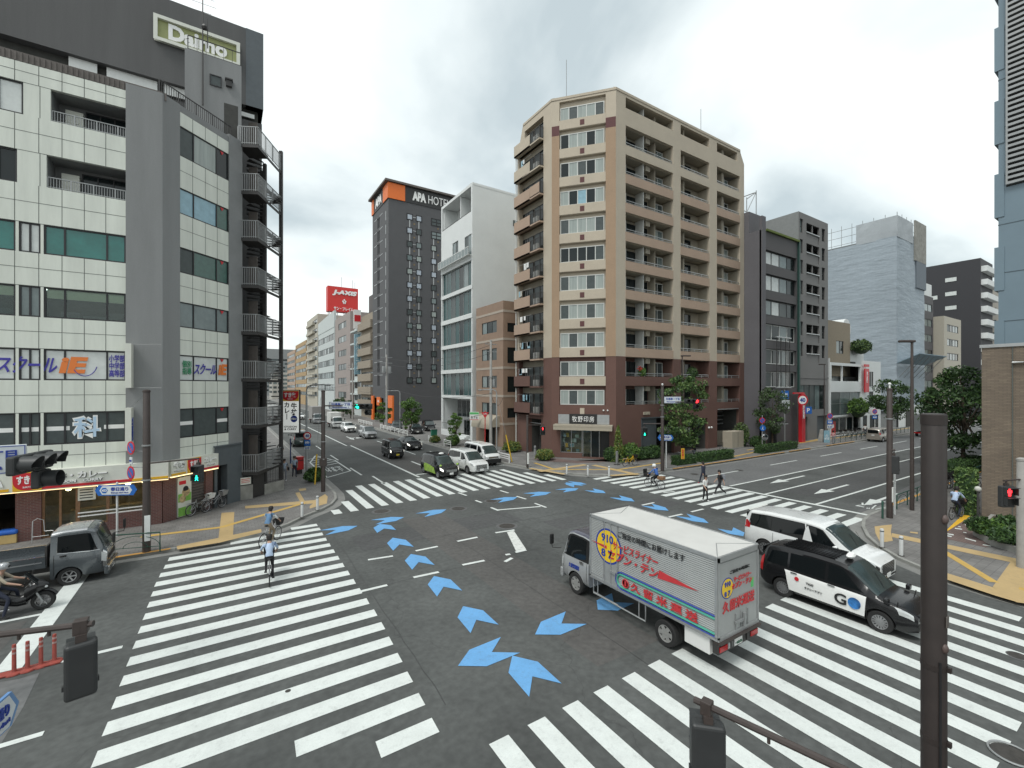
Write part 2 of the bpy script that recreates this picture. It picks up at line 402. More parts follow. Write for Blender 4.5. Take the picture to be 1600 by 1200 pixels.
def block(kerb, rest, name, m):
    pl = kerb
    inner = offset(pl, .16) if True else pl
    a = MB(); a.prism(inner + rest, -.05, .135)
    structure(a.ob(name, m))
    k = MB()
    for i in range(len(pl)-1):
        L_ = (Vector(pl[i+1])-Vector(pl[i])).length; n = max(1, min(400, int(L_/1.2)))
        if L_ > 150: n = 120
        for j in range(n):
            t0, t1 = j/n, (j+1)/n - (.012/L_)
            p = [Vector(pl[i]).lerp(Vector(pl[i+1]), t) for t in (t0, t1)]; q = [Vector(inner[i]).lerp(Vector(inner[i+1]), t) for t in (t0, t1)]
            k.prism([p[0], p[1], q[1], q[0]], -.03, .14)
    structure(k.ob('kerb', MATS['kerb_stone'], bevel=.012, seg=1))
    gt = MB(); out = offset(pl, -.5)
    for i in range(len(pl)-1): gt.sheet([pl[i], pl[i+1], out[i+1], out[i]], .006)
    structure(gt.ob('gutter', MATS['gutter']))
block(K_SW, [(-200,700)], 'pavement', MATS['paving_grey'])
block(K_NW, [(700,700)], 'pavement', MATS['paving_grey'])
block(K_NE, [(700,-100)], 'pavement', MATS['paving_grey'])
block(K_SE, [(-200,-100)], 'pavement', MATS['paving_grey'])

ZP = .009
def marks(name, m, polys, z=ZP):
    mb = MB()
    for i, p in enumerate(polys): mb.sheet(p, z + (i % 7)*.0003)
    return structure(mb.ob(name, m))
def pseg(u0, v0, u1, v1, w): return seg(G(u0,v0), G(u1,v1), w)
# zebra crossings
z1 = [rect(2.9, 4.15, 25.33, 25.78)]
for i in range(17):
    b = 23.6 - .925*i; lo = -2.15 + .16*max(0, (b-21)/2.6)
    hi = 4.14 - max(0, (14-b))*.055
    if b < 10.6: lo = 1.2 if b > 9.5 else 2.6
    if b > 8.7: z1.append([(lo, b), (hi-.02, b), (hi, b+.47), (lo+.02, b+.47)])
z1.insert(1, rect(.25, 4.16, 24.52, 24.98))
marks('zebra_crossing', MATS['road_white'], z1)
z2 = []
for i in range(19):
    a = 5.3 + .946*i; t = i/18
    lo = 27.1 + .9*math.sin(min(1, t*1.55)*PI/2) - .55*max(0, (t-.6)/.4); hi = 34.2 - .6*abs(t-.4)
    if i == 0: lo, hi = 27.1, 28.1
    if i == 1: lo, hi = 27.2, 29.85
    if i == 2: hi = 32.9
    if i == 17: hi = 31.6
    if i == 18: hi = 29.9
    z2.append(rect(a, a+.47, lo, hi))
marks('zebra_crossing', MATS['road_white'], z2)
z3 = []
for i in range(19):
    b = 26.1 - .932*i
    if b < 9.6: break
    lo = 24.8 - .1*abs(i-7)/7; hi = 30.7 if i < 9 else 30.7 - .11*(i-9)
    if i == 0: hi = 26.6
    if i == 1: hi = 28.8
    if i == 17: lo = 26.6
    z3.append(rect(lo, hi, b, b+.47))
marks('zebra_crossing', MATS['road_white'], z3)
z4 = []
for i in range(18):
    a = 4.55 + .957*i
    z4.append(rect(a, a+.47, 2.2 if i < 14 else 2.2 + .25*(i-13), 7.95))
marks('zebra_crossing', MATS['road_white'], z4)
# stop lines and lane lines
def dashes(axis, c, s0, s1, on, off, w=.15):
    r = []; s = s0
    while s < s1:
        e = min(s+on, s1); r.append(rect(s, e, c-w/2, c+w/2) if axis == 'x' else rect(c-w/2, c+w/2, s, e)); s += on+off
    return r
W = [rect(-4.95,-4.42,16.7,24.4), rect(30.75,31.05,10.5,20.1), rect(31.4,600,19.02,19.2), rect(31.05,600,16.28,16.44), rect(31.05,600,13.15,13.32),
     rect(-60,-2.4,16.42,16.58), rect(-60,-3.2,13.2,13.36), rect(-60,-4.95,20.2,20.36), rect(13.5,22.1,35.6,35.9),
     rect(13.2,13.42,34.6,58), rect(12.75,12.93,58,600)]
W += dashes('x', 22.2, 33, 500, 5, 5) + dashes('y', 17.45, 37, 500, 5, 4.5) + dashes('y', 9.6, 38, 500, 4, 5)
W += dashes('y', 19.7, 37, 60, 2.2, 2.2)
W += [pseg(581,712,582,713,.1)]
for s in [(575,875,614,869),(649.5,861,684,854),(714.5,846,746,839.5),(646,902.5,685.5,894),(722.5,883,757,876),(789,880-2,800,872),
          (559,925.5,605,914.5),(582,744,601,756),(716,770,729,774.5),(743,782,752.5,785.5),(781.5,766.5,794.5,770.5),(807,775.5,822,780),
          (1037,770,1054,768),(1003,789.5,1022,785.5),(1045,808,1066,803.5),(1080,800,1099,795.5)]:
    W.append(pseg(*s, .16))
Wz = lambda x, y: (480+x/3.333, 740+y/3.333)
for a in [((957,177),(997,193)),((990,190),(1215,172)),((1185,155),(1245,177)),((980,309),(1080,294)),((1085,411),(1140,398)),((1033,424),(1057,420))]:
    W.append(pseg(*Wz(*a[0]), *Wz(*a[1]), .16))
marks('lane_marking', MATS['road_white'], W)
marks('worn_marking', MATS['road_worn'], [[tuple(G(*Wz(*p))[:2]) for p in ((1040,306),(1075,297),(1140,395),(1090,410))],
      *[[tuple(G(*p)[:2]) for p in q] for q in ([(1165,792),(1195,785),(1200,789),(1172,797)],)]], ZP+.001)
# lane arrows
def lane_arrow(p, ang, s=1., turn=0, name='lane_arrow'):
    c, sn = math.cos(ang), math.sin(ang)
    def tr(q): return (p[0] + (q[0]*c - q[1]*sn)*s, p[1] + (q[0]*sn + q[1]*c)*s)
    ps = [[tr(q) for q in [(-2.6,-.08),(0,-.08),(0,.08),(-2.6,.08)]], [tr(q) for q in [(0,-.33),(1.7,0),(0,.33)]]]
    if turn: ps += [[tr(q) for q in [(-1.2,.08*turn),(-.9,.08*turn),(-.2,.75*turn),(-.5,.8*turn)]], [tr(q) for q in [(-.9,.9*turn),(.1,1.5*turn),(.3,.55*turn)]]]
    return marks(name, MATS['road_white'], ps, ZP+.001)
lane_arrow(G(1225,750.5), PI, 1.25); lane_arrow(G(1294,766), PI, 1.25); lane_arrow(G(1372,782), PI, 1.3); lane_arrow(G(1510,728), PI, 1.5, -1)
lane_arrow((15.5,39), -PI/2, 1.3, 1); lane_arrow((19.6,60), -PI/2, 1.1); lane_arrow((15.2,66), -PI/2, 1.1, 1); lane_arrow((15.2,112), -PI/2, 1.1, 1)
# hatched lay-by at the corner of the avenue
h = MB()
HB = [(7.0,38.5),(9.3,40.5),(9.3,47),(8.2,51.5),(7.0,47)]
for i in range(5): h.sheet(seg(HB[i], HB[(i+1)%5], .14), ZP)
for i in range(5): h.sheet(seg((7.1,44.0+1.3*i), (9.2-.25*max(0,i-2),45.3+1.2*i), .16), ZP)
structure(h.ob('hatched_marking', MATS['road_white']))
text('止まれ', 2.6, MATS['road_white'], None, T(8.2,42.0,ZP+.002) @ Rz(PI), w=1.5, ext=0, bold=.01, name='road_lettering')['kind'] = 'structure'
text('バス', 1.5, MATS['road_white'], None, T(33.2,11.2,ZP+.002) @ Rz(PI/2), w=1.3, ext=0, bold=.01, name='road_lettering')['kind'] = 'structure'
# zebra marks at the mouth of the car park
marks('lane_marking', MATS['road_white'], [rect(21.2+.0,24.6, 56.5+1.1*i, 57.1+1.1*i) for i in range(5)])
# blue cycle-route arrows
BA = []
def blue(t, n):
    t = G(*t); n = G(*n); d = (t-n).to_2d(); L_ = min(max(d.length*1.6, 1.3), 2.3); d.normalize(); q = Vector((-d.y, d.x)); t = t.to_2d(); w = .45
    if L_ > 1.9: w = .5
    BA.append([t, t - d*L_*.36 + q*w, t - d*L_ + q*w*1.05, t - d*L_*.63, t - d*L_ - q*w*1.05, t - d*L_*.36 - q*w])
for a, b in [((1068,950),(1172,1057)),((785,1003),(960,932)),((812,692),(880,763)),((660,535),(710,590)),((540,420),(580,462)),((446,335),(480,370)),((378,263),(400,287)),
             ((263,273),(150,295)),((505,228),(405,244)),((725,187),(640,206)),((1095,123),(1020,136)),((1270,98),(1190,107))]: blue(Wz(*a), Wz(*b))
blue((836,992), (877,975))
Tz = lambda x, y: (850+x/4.286, 760+y/4.286)
for a, b in [((232,14),(150,25)),((413,46),(340,30)),((607,102),(520,80)),((835,164),(740,138)),((1103,247),(985,212)),((1335,335),(1265,303)),((360,828),(420,800))]: blue(Tz(*a), Tz(*b))
blue((917,757),(896,755)); blue((884,754),(897,758))
marks('cycle_route_arrow', MATS['road_blue'], BA, ZP+.003)
# manhole covers
for i, (u, v, r) in enumerate([(792,822,.42),(716,795,.4),(768,783,.36),(596,799,.42),(1085,741,.3),(1590,1025,.2),(1155,735,.3),(450,1080,.06)]):
    p = G(u, v); mb = MB(); mb.lathe([(r,.0),(r,.008),(r*.93,.011),(1e-5,.011)], 24)
    mb.lathe([(r*1.35,.004),(r*1.02,.007)], 24, mi=1)
    structure(mb.ob('manhole_cover', [MATS['iron'], MATS['asphalt_patch']], None, Matrix.Translation((p.x,p.y,.003 if p.y < 25 or p.x < 22 else .14))))
# tactile paving
ZT = .141
def tact(name, m, polys): return marks(name, m, polys, ZT + {'tactile_strip':.004,'brown_paving':-.0}.get(name,.0021))
Y = lambda *s: seg(G(s[0],s[1],.14), G(s[2],s[3],.14), s[4])
q4 = lambda x, y: (220+x/3.75, 560+y/3.75)
tp = []
for a, b, w in [((0,1045),(470,990),.3),((470,990),(965,845),.3)]: tp.append(seg(G(*q4(*a),.14), G(*q4(*b),.14), w))
tact('tactile_strip', MATS['tactile_yellow'], tp)
tp = [[tuple(G(*q4(*p),.14)[:2]) for p in pl] for pl in ([(473,905),(548,900),(540,1040),(455,1055)], [(210,1100),(455,1052),(705,1000),(708,1020),(460,1080),(215,1120)],
      [(610,865),(1020,830),(1080,795),(1095,810),(1090,850),(990,880),(990,865),(1010,850),(612,880)], [(905,788),(930,784),(962,838),(935,842)], [(925,765),(965,760),(970,772),(930,778)])]
tact('tactile_paving', MATS['tactile_tan'], tp)
z2p = lambda x, y: (800+x/3.529, 420+y/3.529)
tp = [seg(G(*z2p(*a),.14), G(*z2p(*b),.14), w) for a, b, w in [((125,1070),(230,1105),.3),((230,1107),(590,1107),.3),((590,1107),(830,1070),.3)]]
tp.append(seg(G(1118,719,.14), G(1300,682,.14), .3)); tp.append(seg((50,28.4),(140,28.4),.3))
tact('tactile_strip', MATS['tactile_yellow'], tp)
tp = [seg(G(*z2p(*a),.14), G(*z2p(*b),.14), w) for a, b, w in [((150,1117),(405,1080),.6),((450,1082),(690,1135),.6),((100,1100),(290,1132),.45),((540,1140),(700,1130),.5)]]
tact('tactile_paving', MATS['tactile_tan'], tp)
z5 = lambda x, y: (1320+x/3.333, 500+y/3.333)
tp = [[tuple(G(*z5(*p),.14)[:2]) for p in pl] for pl in ([(155,1075),(245,1065),(240,1105),(250,1150),(185,1160),(160,1110)], [(245,1110),(930,1250),(930,1275),(245,1130)], [(340,1102),(380,1106),(380,1114),(340,1108)])]
tact('tactile_paving', MATS['tactile_tan'], tp)
e = lambda x, y: (1460+x/8.571, 730+y/8.571)
tp = [[tuple(G(*e(*p),.14)[:2]) for p in pl] for pl in ([(100,900),(430,590),(490,600),(490,655),(160,865),(110,1000)], [(100,1090),(160,1125),(290,1200),(220,1200)])]
tact('tactile_paving', MATS['tactile_bright'], tp)
gp_ = lambda L_: [tuple(G(*p,.14)[:2]) for p in L_]
tact('tactile_paving', MATS['tactile_tan'], [gp_([(1579,878),(1602,882),(1640,900),(1640,948),(1588,941),(1551,917)]), gp_([(1478,895),(1517,907),(1552,918),(1590,941),(1553,930),(1514,917),(1478,905)])])
tact('tactile_strip', MATS['tactile_yellow'], [seg(G(1470,859,.14), G(1554,910,.14), .3), seg(G(1592,919,.14), G(1660,935,.14), .3)])
tact('brown_paving', MATS['paving_brown'], [[tuple(G(*e(*p),.14)[:2]) for p in [(165,850),(420,690),(620,800),(560,890),(760,1050),(700,1075),(160,960)]]])
marks('tactile_paving', MATS['road_white'], [[tuple(G(*e(*p),.14)[:2]) for p in pl] for pl in ([(410,765),(500,783),(500,792),(410,775)],[(280,812),(370,826),(370,838),(270,824)],[(410,945),(560,985),(555,998),(410,957)],[(650,1033),(760,1052),(755,1064),(645,1043)],[(165,885),(260,900),(255,915),(165,898)],[(165,912),(235,925),(225,936),(165,926)],[(390,868),(432,876),(430,884),(385,876)],[(330,790),(358,797),(352,806),(310,796)])], ZT+.003)
tact('brown_paving', MATS['paving_brown'], [[(30.2,31.4),(36,31.4),(36,29.8),(33,29.8),(29,33.3),(27.6,36.6),(25.9,36.6),(25.9,35),(28,32.2)]])
# orange no-stopping kerb faces
ok = MB()
for p, q in [((-9,24.9),(-2.0,24.9)),((33.2,25.48),(38,25.34)),((38,25.34),(52,25.32)),((53,25.32),(58,25.32)),((62,25.32),(70,25.32))]: ok.sheet(seg(p, q, .2), .146)
ok.sheet(rect(34,60,10.35,10.55), .146)
structure(ok.ob('kerb_paint', MATS['kerb_orange']))
def OB(u, v, b):                                     # point on a wall facing -y at distance b -> (x, z)
    X = (u-800)/F; da, db = X*CA+SA, -X*SA+CA; t = b/db
    return da*t, H0 + (VH-v)/F*t
def OA(u, v, a):                                     # point on a wall facing -x -> (y, z)
    X = (u-800)/F; da, db = X*CA+SA, -X*SA+CA; t = a/da
    return db*t, H0 + (VH-v)/F*t
mat('tile_white', (.67,.695,.625), .35, var=.1, scale=1.6, streak=-.12)
mat('joint_and_letter_shade', (.10,.11,.10), .8, var=.1)
mat('render_grey', (.235,.24,.24), .8, var=.1, scale=.9, fine=.04, streak=.12)
mat('render_dark', (.095,.095,.095), .75, var=.18, scale=.6, fine=.05, streak=.1)
mat('rib_brown', (.12,.105,.095), .7, var=.15)
brick_mat('brick_shop', (.15,.06,.05), (.11,.045,.04), (.16,.13,.12), .21, .075, .008, wall=True)
mat('slate', (.09,.105,.115), .6, var=.1)
mat('cream_sign', (.66,.67,.6), .5, var=.05)
mat('interior', (.36,.28,.2), .9, var=.3)
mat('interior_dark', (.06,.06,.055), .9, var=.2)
mat('lamp_white', (.8,.8,.8), .5, var=0, emit=(.9,1,.95), estr=4)
mat('lamp_warm', (.8,.6,.3), .5, var=0, emit=(1,.72,.35), estr=1.6)
mat('blind_cream', (.55,.56,.4), .8, var=.08)
mat('sign_yellow', (.75,.42,.02), .45, var=.03)
P0 = Vector((-2.75, 29.8, 0)); LA = 13.0; dB = Vector((.725,.689,0)).normalized(); nB = Vector((dB.y,-dB.x,0))
FA = frame((P0.x-LA, P0.y, 0), (1,0,0)); FB = frame(P0, dB)
SAa = lambda a: a - (P0.x-LA)
b1 = thing('tiled_office_building', 'pale tiled office block with window bands, a beef bowl restaurant at its foot', 'building', (P0.x-5, P0.y+4, 0))
PB_ = P0 + dB*5.07
foot = [(P0.x-LA,P0.y),(P0.x,P0.y),(PB_.x,PB_.y),(PB_.x-7,PB_.y+7.4),(P0.x-LA,PB_.y+7.4)]
shell(b1, [(p[0],p[1]) for p in foot], 0, 22.6, MATS['render_grey'], skip=(0,1), par=.2)
# facade A
rows = [(19.98,21.48),(16.78,18.32),(13.6,15.0),(10.6,12.05),(7.63,9.12),(4.55,6.1)]
hA = []
wins = []                                            # (row, s0, s1, splits, panes)
gl, gw, gt, gs = MATS['glass'], MATS['glass_white'], MATS['glass_teal'], MATS['glass_screen']
mat('glass_green', (.05,.12,.1), .1, var=.2); gg = MATS['glass_green']
for r, (z0, z1) in enumerate(rows):
    if r < 2:
        e0 = -6.94 if r == 0 else -7.08
        hA.append((SAa(e0), SAa(-4.2), z0, z1))
        wins.append((r, SAa(-9.75), SAa(-7.85 if r == 0 else -8.05), [1.1], [gg, gl if r else gw])); wins.append((r, SAa(-12.6), SAa(-10.6), [1], [gg]))
    else:
        P = {2: ([gt,gt],[gw],[gt,gt,gt]), 3: ([MATS['clear_glass']],[MATS['glass_pale']],[MATS['clear_glass']]*3), 4: ([gw],[gw],[gw]*3), 5: ([gs],[gs],[gs]*3)}[r]
        wins.append((r, SAa(-12.4), SAa(-8.1), [1.4,2.9], P[0])); wins.append((r, SAa(-8.0), SAa(-7.28), None, P[1])); wins.append((r, SAa(-7.18), SAa(-4.2), [.72,2.25], P[2]))
for r, s0, s1, sp_, pn in wins: hA.append((s0, s1, *rows[r]))
mb = MB(); wall(mb, SAa(-4.2), 3.4, 22.4, hA, .16); mb.ob('wall', MATS['tile_white'], b1, FA)
rowB = [(20.0,21.65),(16.83,18.25),(13.6,15.0),(10.6,12.0),(7.65,9.08),(4.5,6.12)]
mb = MB(); wall(mb, 4.12, 3.4, 22.4, [(.95,4.12,*z) for z in rowB], .12, s0=.95); mb.ob('wall', MATS['tile_white'], b1, FB)
# grey corner pier and end pier
mb = MB(); mb.slab([(p.x,p.y,3.35) for p in (P0-Vector((1.45,0,0))+Vector((0,-.06,0)), P0+Vector((.03,-.06,0)), P0+dB*.95+nB*.06, P0+dB*.95-nB*.3, P0+Vector((-1.45,.3,0)))], (0,0,19.41)); mb.ob('corner_pier', MATS['render_grey'], b1, I)
mb = MB(); mb.box(4.12,5.1,0,22.9,-.3,.05); mb.ob('end_pier', MATS['render_grey'], b1, FB)
# tile joints
mb = MB(); xs = [SAa(-4.97-.79*i) for i in range(0,12)]
zc = [3.4] + sorted(z for p in rows for z in p) + [22.4]
for i in range(0, len(zc), 2):
    z0, z1 = zc[i], zc[i+1]; mb = MB()
    for x in xs: mb.box(x-.012, x+.012, z0, z1, -.01, .004)
    mb.box(0, SAa(-4.2), z0-.012, z0+.012, -.01, .0042); mb.box(0, SAa(-4.2), (z0*.46+z1*.54)-.012, (z0*.46+z1*.54)+.012, -.01, .0042); mb.ob('tile_joints', MATS['joint_and_letter_shade'], b1, FA)
for z0, z1 in rows[:2]: MB().box(SAa(-7.3)-.012, SAa(-7.3)+.012, z0, z1, -.01, .0041).ob('tile_joints', MATS['joint_and_letter_shade'], b1, FA)
mb = MB(); zc = [3.4] + sorted(z for p in rowB for z in p) + [22.4]
for i in range(0, len(zc), 2):
    z0, z1 = zc[i], zc[i+1]; mb = MB()
    for x in (1.74, 2.53, 3.32): mb.box(x-.012, x+.012, z0, z1, -.01, .004)
    if z1-z0 > .9: mb.box(.95, 4.12, (z0*.46+z1*.54)-.012, (z0*.46+z1*.54)+.012, -.01, .0042)
    mb.ob('tile_joints', MATS['joint_and_letter_shade'], b1, FB)
for r, s0, s1, sp_, pn in wins:
    z0, z1 = rows[r]; window(b1, FA, s0, z0, s1-s0, z1-z0, splits=sp_, panes=pn, fw=.07, inset=.09)
for r, (z0, z1) in enumerate(rowB):
    pn = [[gs,MATS['glass_curtain'],gl],[MATS['glass_blue'],MATS['glass_blue'],gg],[gs,gg,gg],[MATS['glass_pale']]*3,[gw]*3,[gs]*3][r]
    window(b1, FB, .95, z0, 3.17, z1-z0, splits=[.87,2.35], panes=pn, fw=.06, inset=.06)
# recessed balconies of the two top floors
for r in (0, 1):
    z0, z1 = rows[r]; s0 = SAa(-6.94 if r == 0 else -7.08); s1 = SAa(-4.2)
    mb = MB(); dpt = 1.3
    mb.quad((s0,z0,-dpt),(s1,z0,-dpt),(s1,z1,-dpt),(s0,z1,-dpt)); mb.quad((s0,z0,-.16),(s0,z0,-dpt),(s0,z1,-dpt),(s0,z1,-.16)); mb.quad((s1,z0,-dpt),(s1,z0,-.16),(s1,z1,-.16),(s1,z1,-dpt))
    mb.quad((s0,z0,-.16),(s1,z0,-.16),(s1,z0,-dpt),(s0,z0,-dpt)); mb.quad((s0,z1,-dpt),(s1,z1,-dpt),(s1,z1,-.16),(s0,z1,-.16))
    bal = mb.ob('balcony', MATS['render_grey'], b1, FA)
    mb = MB(); railing(mb, s1-.02, .55, .1, .01, z=-.1, s0=s0+.02); mb.ob('balcony_rail', MATS['steel_grey'], bal, FA @ T(0, z0))
    window(bal, FA, s0+1.0, z0+.02, s1-s0-1.05, 1.35, 3, panes=[gl], inset=dpt-.06)
    mb = MB(); mb.box(s0+.3, s0+.95, z0+.35, z0+1.15, -dpt+.03, -dpt+.33); mb.lathe([(.01,0),(.27,.0),(.27,.02)], 20, T(s0+.6,z0+.75,-dpt+.33)); mb.ob('air_conditioner', MATS['cream_sign'], bal, FA)
# lit office behind the clear band
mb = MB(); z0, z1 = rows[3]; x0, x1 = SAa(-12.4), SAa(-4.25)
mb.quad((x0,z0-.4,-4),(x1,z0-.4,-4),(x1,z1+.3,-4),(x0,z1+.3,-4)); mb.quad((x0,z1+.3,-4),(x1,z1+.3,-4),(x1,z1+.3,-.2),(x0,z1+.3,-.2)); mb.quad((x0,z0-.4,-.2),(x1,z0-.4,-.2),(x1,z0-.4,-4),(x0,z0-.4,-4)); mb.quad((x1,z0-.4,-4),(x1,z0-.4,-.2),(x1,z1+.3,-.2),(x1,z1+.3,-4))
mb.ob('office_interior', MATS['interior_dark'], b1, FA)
mb = MB()
bxs('ceiling_light', MATS['lamp_white'], b1, FA, [(SAa(x)-.65, SAa(x)+.65, z1+.2, z1+.26, -d-.08, -d+.08) for x, d in ((-5.3,1.6),(-7.0,2.2),(-8.9,1.5),(-10.4,2.2))])
mb = MB()
bxs('roller_blind', MATS['blind_cream'], b1, FA, [(s0, s1, z1-.5, z1-.05, -.18, -.165) for s0, s1 in ((SAa(-12.3), SAa(-8.2)),(SAa(-7.1), SAa(-4.3)))])
mb = MB()
bxs('office_cabinet', MATS['render_dark'], b1, FA, [(SAa(x), SAa(x)+w_, z0-.4, z0+h_*.9, -1.6, -1.0) for x, w_, h_ in ((-6.8,.7,.5),(-6,.9,.35),(-5,.6,.6),(-4.5,.28,.42),(-9,1,.5),(-10,.6,.7))])
# window lettering of the cram school
mat('letter_orange', (.75,.2,.04), .5, var=0); mat('letter_violet', (.05,.04,.33), .5, var=0); mat('letter_green', (.04,.25,.12), .5, var=0); mat('letter_pale', (.45,.6,.75), .5, var=0)
zz = .045
zc_ = (rows[4][0]+rows[4][1])/2
text('スクール', .78, MATS['letter_violet'], b1, FA @ T(SAa(-7.75), zc_-.02, -.1+zz), w=2.05, bold=.02, shear=.3, spacing=.85)
text('iE', .8, MATS['letter_orange'], b1, FA @ T(SAa(-6.15), zc_, -.1+zz), w=1.05, bold=.05, shear=.15)
mb = MB(); mb.tube([(SAa(-5.75)+.5*math.cos(t)*.9, zc_+.1+.62*math.sin(t), -.05) for t in [(-2.6+i*.13) for i in range(19)]], .018, 5); mb.ob('lettering', MATS['letter_violet'], b1, FA)
text('小学部\n中学部\n高等部', 1.12, MATS['letter_violet'], b1, FA @ T(SAa(-4.56), zc_, -.1+zz), w=.6, bold=.02)
zc_ = (rowB[4][0]+rowB[4][1])/2
text('個別\n指導', .78, MATS['letter_green'], b1, FB @ T(1.42, zc_+.03, -.06+zz), w=.55, bold=.015)
text('スクール', .62, MATS['letter_violet'], b1, FB @ T(2.55, zc_-.02, -.06+zz), w=1.45, bold=.02, shear=.3, spacing=.85)
text('iE', .66, MATS['letter_orange'], b1, FB @ T(3.72, zc_, -.06+zz), w=.62, bold=.05, shear=.15)
zc_ = (rows[5][0]+rows[5][1])/2
text('科', 1.15, MATS['letter_white'], b1, FA @ T(SAa(-5.68), zc_+.02, -.1+zz), w=1.08, bold=.05)
text('科', 1.0, MATS['letter_pale'], b1, FA @ T(SAa(-5.68), zc_+.02, -.1+zz+.01), w=.95, bold=.02)
mb = MB()
bxs('white_band', MATS['letter_white'], b1, FA, [(s0, s1, zc_-.11, zc_+.09, -.095, -.088) for s0, s1 in ((SAa(-12.3),SAa(-8.2)),(SAa(-7.93),SAa(-7.35)),(SAa(-7.1),SAa(-6.3)),(SAa(-5.05),SAa(-4.28)))])
mb = MB(); zc_ = (rowB[5][0]+rowB[5][1])/2
bxs('white_band', MATS['letter_white'], b1, FB, [(s0, s1, zc_-.11, zc_+.09, -.055, -.045) for s0, s1 in ((1.0,1.78),(3.35,4.06))])
# red triangles marking rescue windows
for r in range(6):
    z = rows[r][1]-.12; x = SAa(-9.2); MB().slab([(x-.12,z,-.06),(x+.12,z,-.06),(x,z-.2,-.06)], (0,0,.006)).ob('rescue_triangle', MATS['red_sign'], b1, FA)
    z = rowB[r][1]-.08; MB().slab([(3.55,z,-.03),(3.8,z,-.03),(3.675,z-.2,-.03)], (0,0,.006)).ob('rescue_triangle', MATS['red_sign'], b1, FB)
# ribbed parapet, roof rails, stair tower
mb = MB(); mb.box(0, LA+.02, 22.42, 22.86, -.25, -.02)
for i in range(70): mb.box(i*.19, i*.19+.08, 22.42, 22.82, -.02, .01)
mb.ob('ribbed_parapet', MATS['rib_brown'], b1, FA)
mb = MB(); mb.box(.02, 5.05, 22.42, 22.78, -.25, -.01); mb.ob('parapet', MATS['render_grey'], b1, FB)
mb = MB(); railing(mb, 4.6, .95, .13, .012, z=-.3, s0=.1); mb.ob('roof_rail', MATS['steel_dark'], b1, FB @ T(0,22.7))
tw = MB(); tw.box(-2.0, .94, 33.5, 37.5, 22.5, 27.85); tow = tw.ob('stair_tower', MATS['render_grey'], b1, I)
FT = frame((-2.0,33.5,0),(1,0,0))
mb = MB(); mb.box(2.0,2.75,23.0,25.2,-.2,.006); mb.ob('doorway', MATS['interior_dark'], tow, FT)
window(tow, FT, 1.25, 26.05, .62, .68, 1, panes=[gs], inset=-.02)
mb = MB(); mb.box(2.1,2.42,26.25,26.62,0,.2); mb.box(2.05,2.47,26.62,26.7,0,.26); mb.ob('vent_hood', MATS['steel_dark'], tow, FT)
mb = MB(); railing(mb, 2.9, .9, .45, .012, z=-.1, s0=.15); mb.ob('tower_rail', MATS['steel_dark'], tow, FT @ T(0,27.85))
mb = MB(); mb.tube([(.95,33.35,24),(.95,33.35,30.9)] if False else [(-1.1,33.38,24.6),(-1.1,33.38,31.8)], [.05,.03], 6)
for z, w_ in ((31.6,.5),(31.2,.6),(30.8,.7),(30.3,.45)): mb.tube([(-1.1-w_,33.38,z),(-1.1+w_,33.38,z+.05)], .012, 4)
mb.tube([(-.85,33.38,28.2),(-.85,33.38,30)], .03, 5); mb.ball((-1.0,33.35,29.4), .18, 8)
mb.ob('television_aerial', MATS['steel_dark'], tow, I)
# restaurant front
mb = MB(); mb.box(0, LA+.3, 2.5, 3.42, -.05, .42); mb.ob('fascia', MATS['cream_sign'], b1, FA)
mb = MB(); mb.box(.2, 3.05, 2.55, 3.4, -.05, .38); mb.ob('fascia', MATS['cream_sign'], b1, FB)
mb = MB(); mb.box(SAa(-7.2),SAa(-3.9),2.56,2.68,.42,.45); mb.ob('fascia_stripe', MATS['red_sign'], b1, FA)
mb = MB(); bxs('fascia_stripe', MATS['sign_yellow'], b1, FA, [(SAa(-3.9),LA+.3,2.56,2.68,.42,.45), (0,SAa(-8.2),2.56,2.68,.42,.45)])
mb = MB(); mb.box(.2,1.0,2.6,2.7,.38,.41); mb.ob('fascia_stripe', MATS['sign_yellow'], b1, FB)
mb = MB(); mb.box(1.85,3.05,2.6,2.7,.38,.41); mb.ob('fascia_stripe', MATS['red_sign'], b1, FB)
mb = MB(); mb.box(0, LA+.3, 2.475, 2.5, .33, .42); mb.ob('lamp_strip', MATS['lamp_warm'], b1, FA)
mb = MB(); mb.box(.2, 3.05, 2.5, 2.55, .28, .38); mb.ob('lamp_strip', MATS['lamp_warm'], b1, FB)
def sukiya(parent, M, w_, h_, z=.03):
    mb = MB(); mb.box(-w_/2,w_/2,-h_/2,h_/2,-.02,z); o = mb.ob('red_sign', MATS['sign_yellow'], parent, M)
    n = 24; mb = MB(); mb.slab([(-w_/2,h_/2*.9,z),(w_/2,h_/2*.9,z)][::-1] + [(w_/2*math.cos(PI+PI*i/n)*1., h_*.25 - h_*.72*math.sin(PI*i/n)**.6, z) for i in range(n+1)], (0,0,.008)); mb.ob('red_field', MATS['red_sign'], o, M)
    text('すき家', h_*.5, MATS['letter_white'], o, M @ T(0,h_*.1,z+.018), w=w_*.72, bold=.04)
    text('SUKIYA', h_*.09, MATS['letter_white'], o, M @ T(0,-h_*.3,z+.018), w=w_*.3, bold=.02)
    return o
sukiya(b1, FA @ T(SAa(-7.6), 2.97, .43), .95, .86)
def raised(body, size, M, w):
    text(body, size*1.06, MATS['joint_and_letter_shade'], b1, M @ T(.012,-.015,-.02), w=w*1.012, bold=.06, ext=.01)  # dark copy set low behind each letter paints its shadow edge
    text(body, size, MATS['letter_white'], b1, M, w=w, bold=.035, ext=.03)
text('SUKIYA', .42, MATS['letter_white'], b1, FA @ T(SAa(-9.1), 3.0, .46), w=1.5, bold=.05, ext=.03)
raised('牛丼・カレー', .34, FA @ T(SAa(-5.95), 3.1, .47), 2.2)
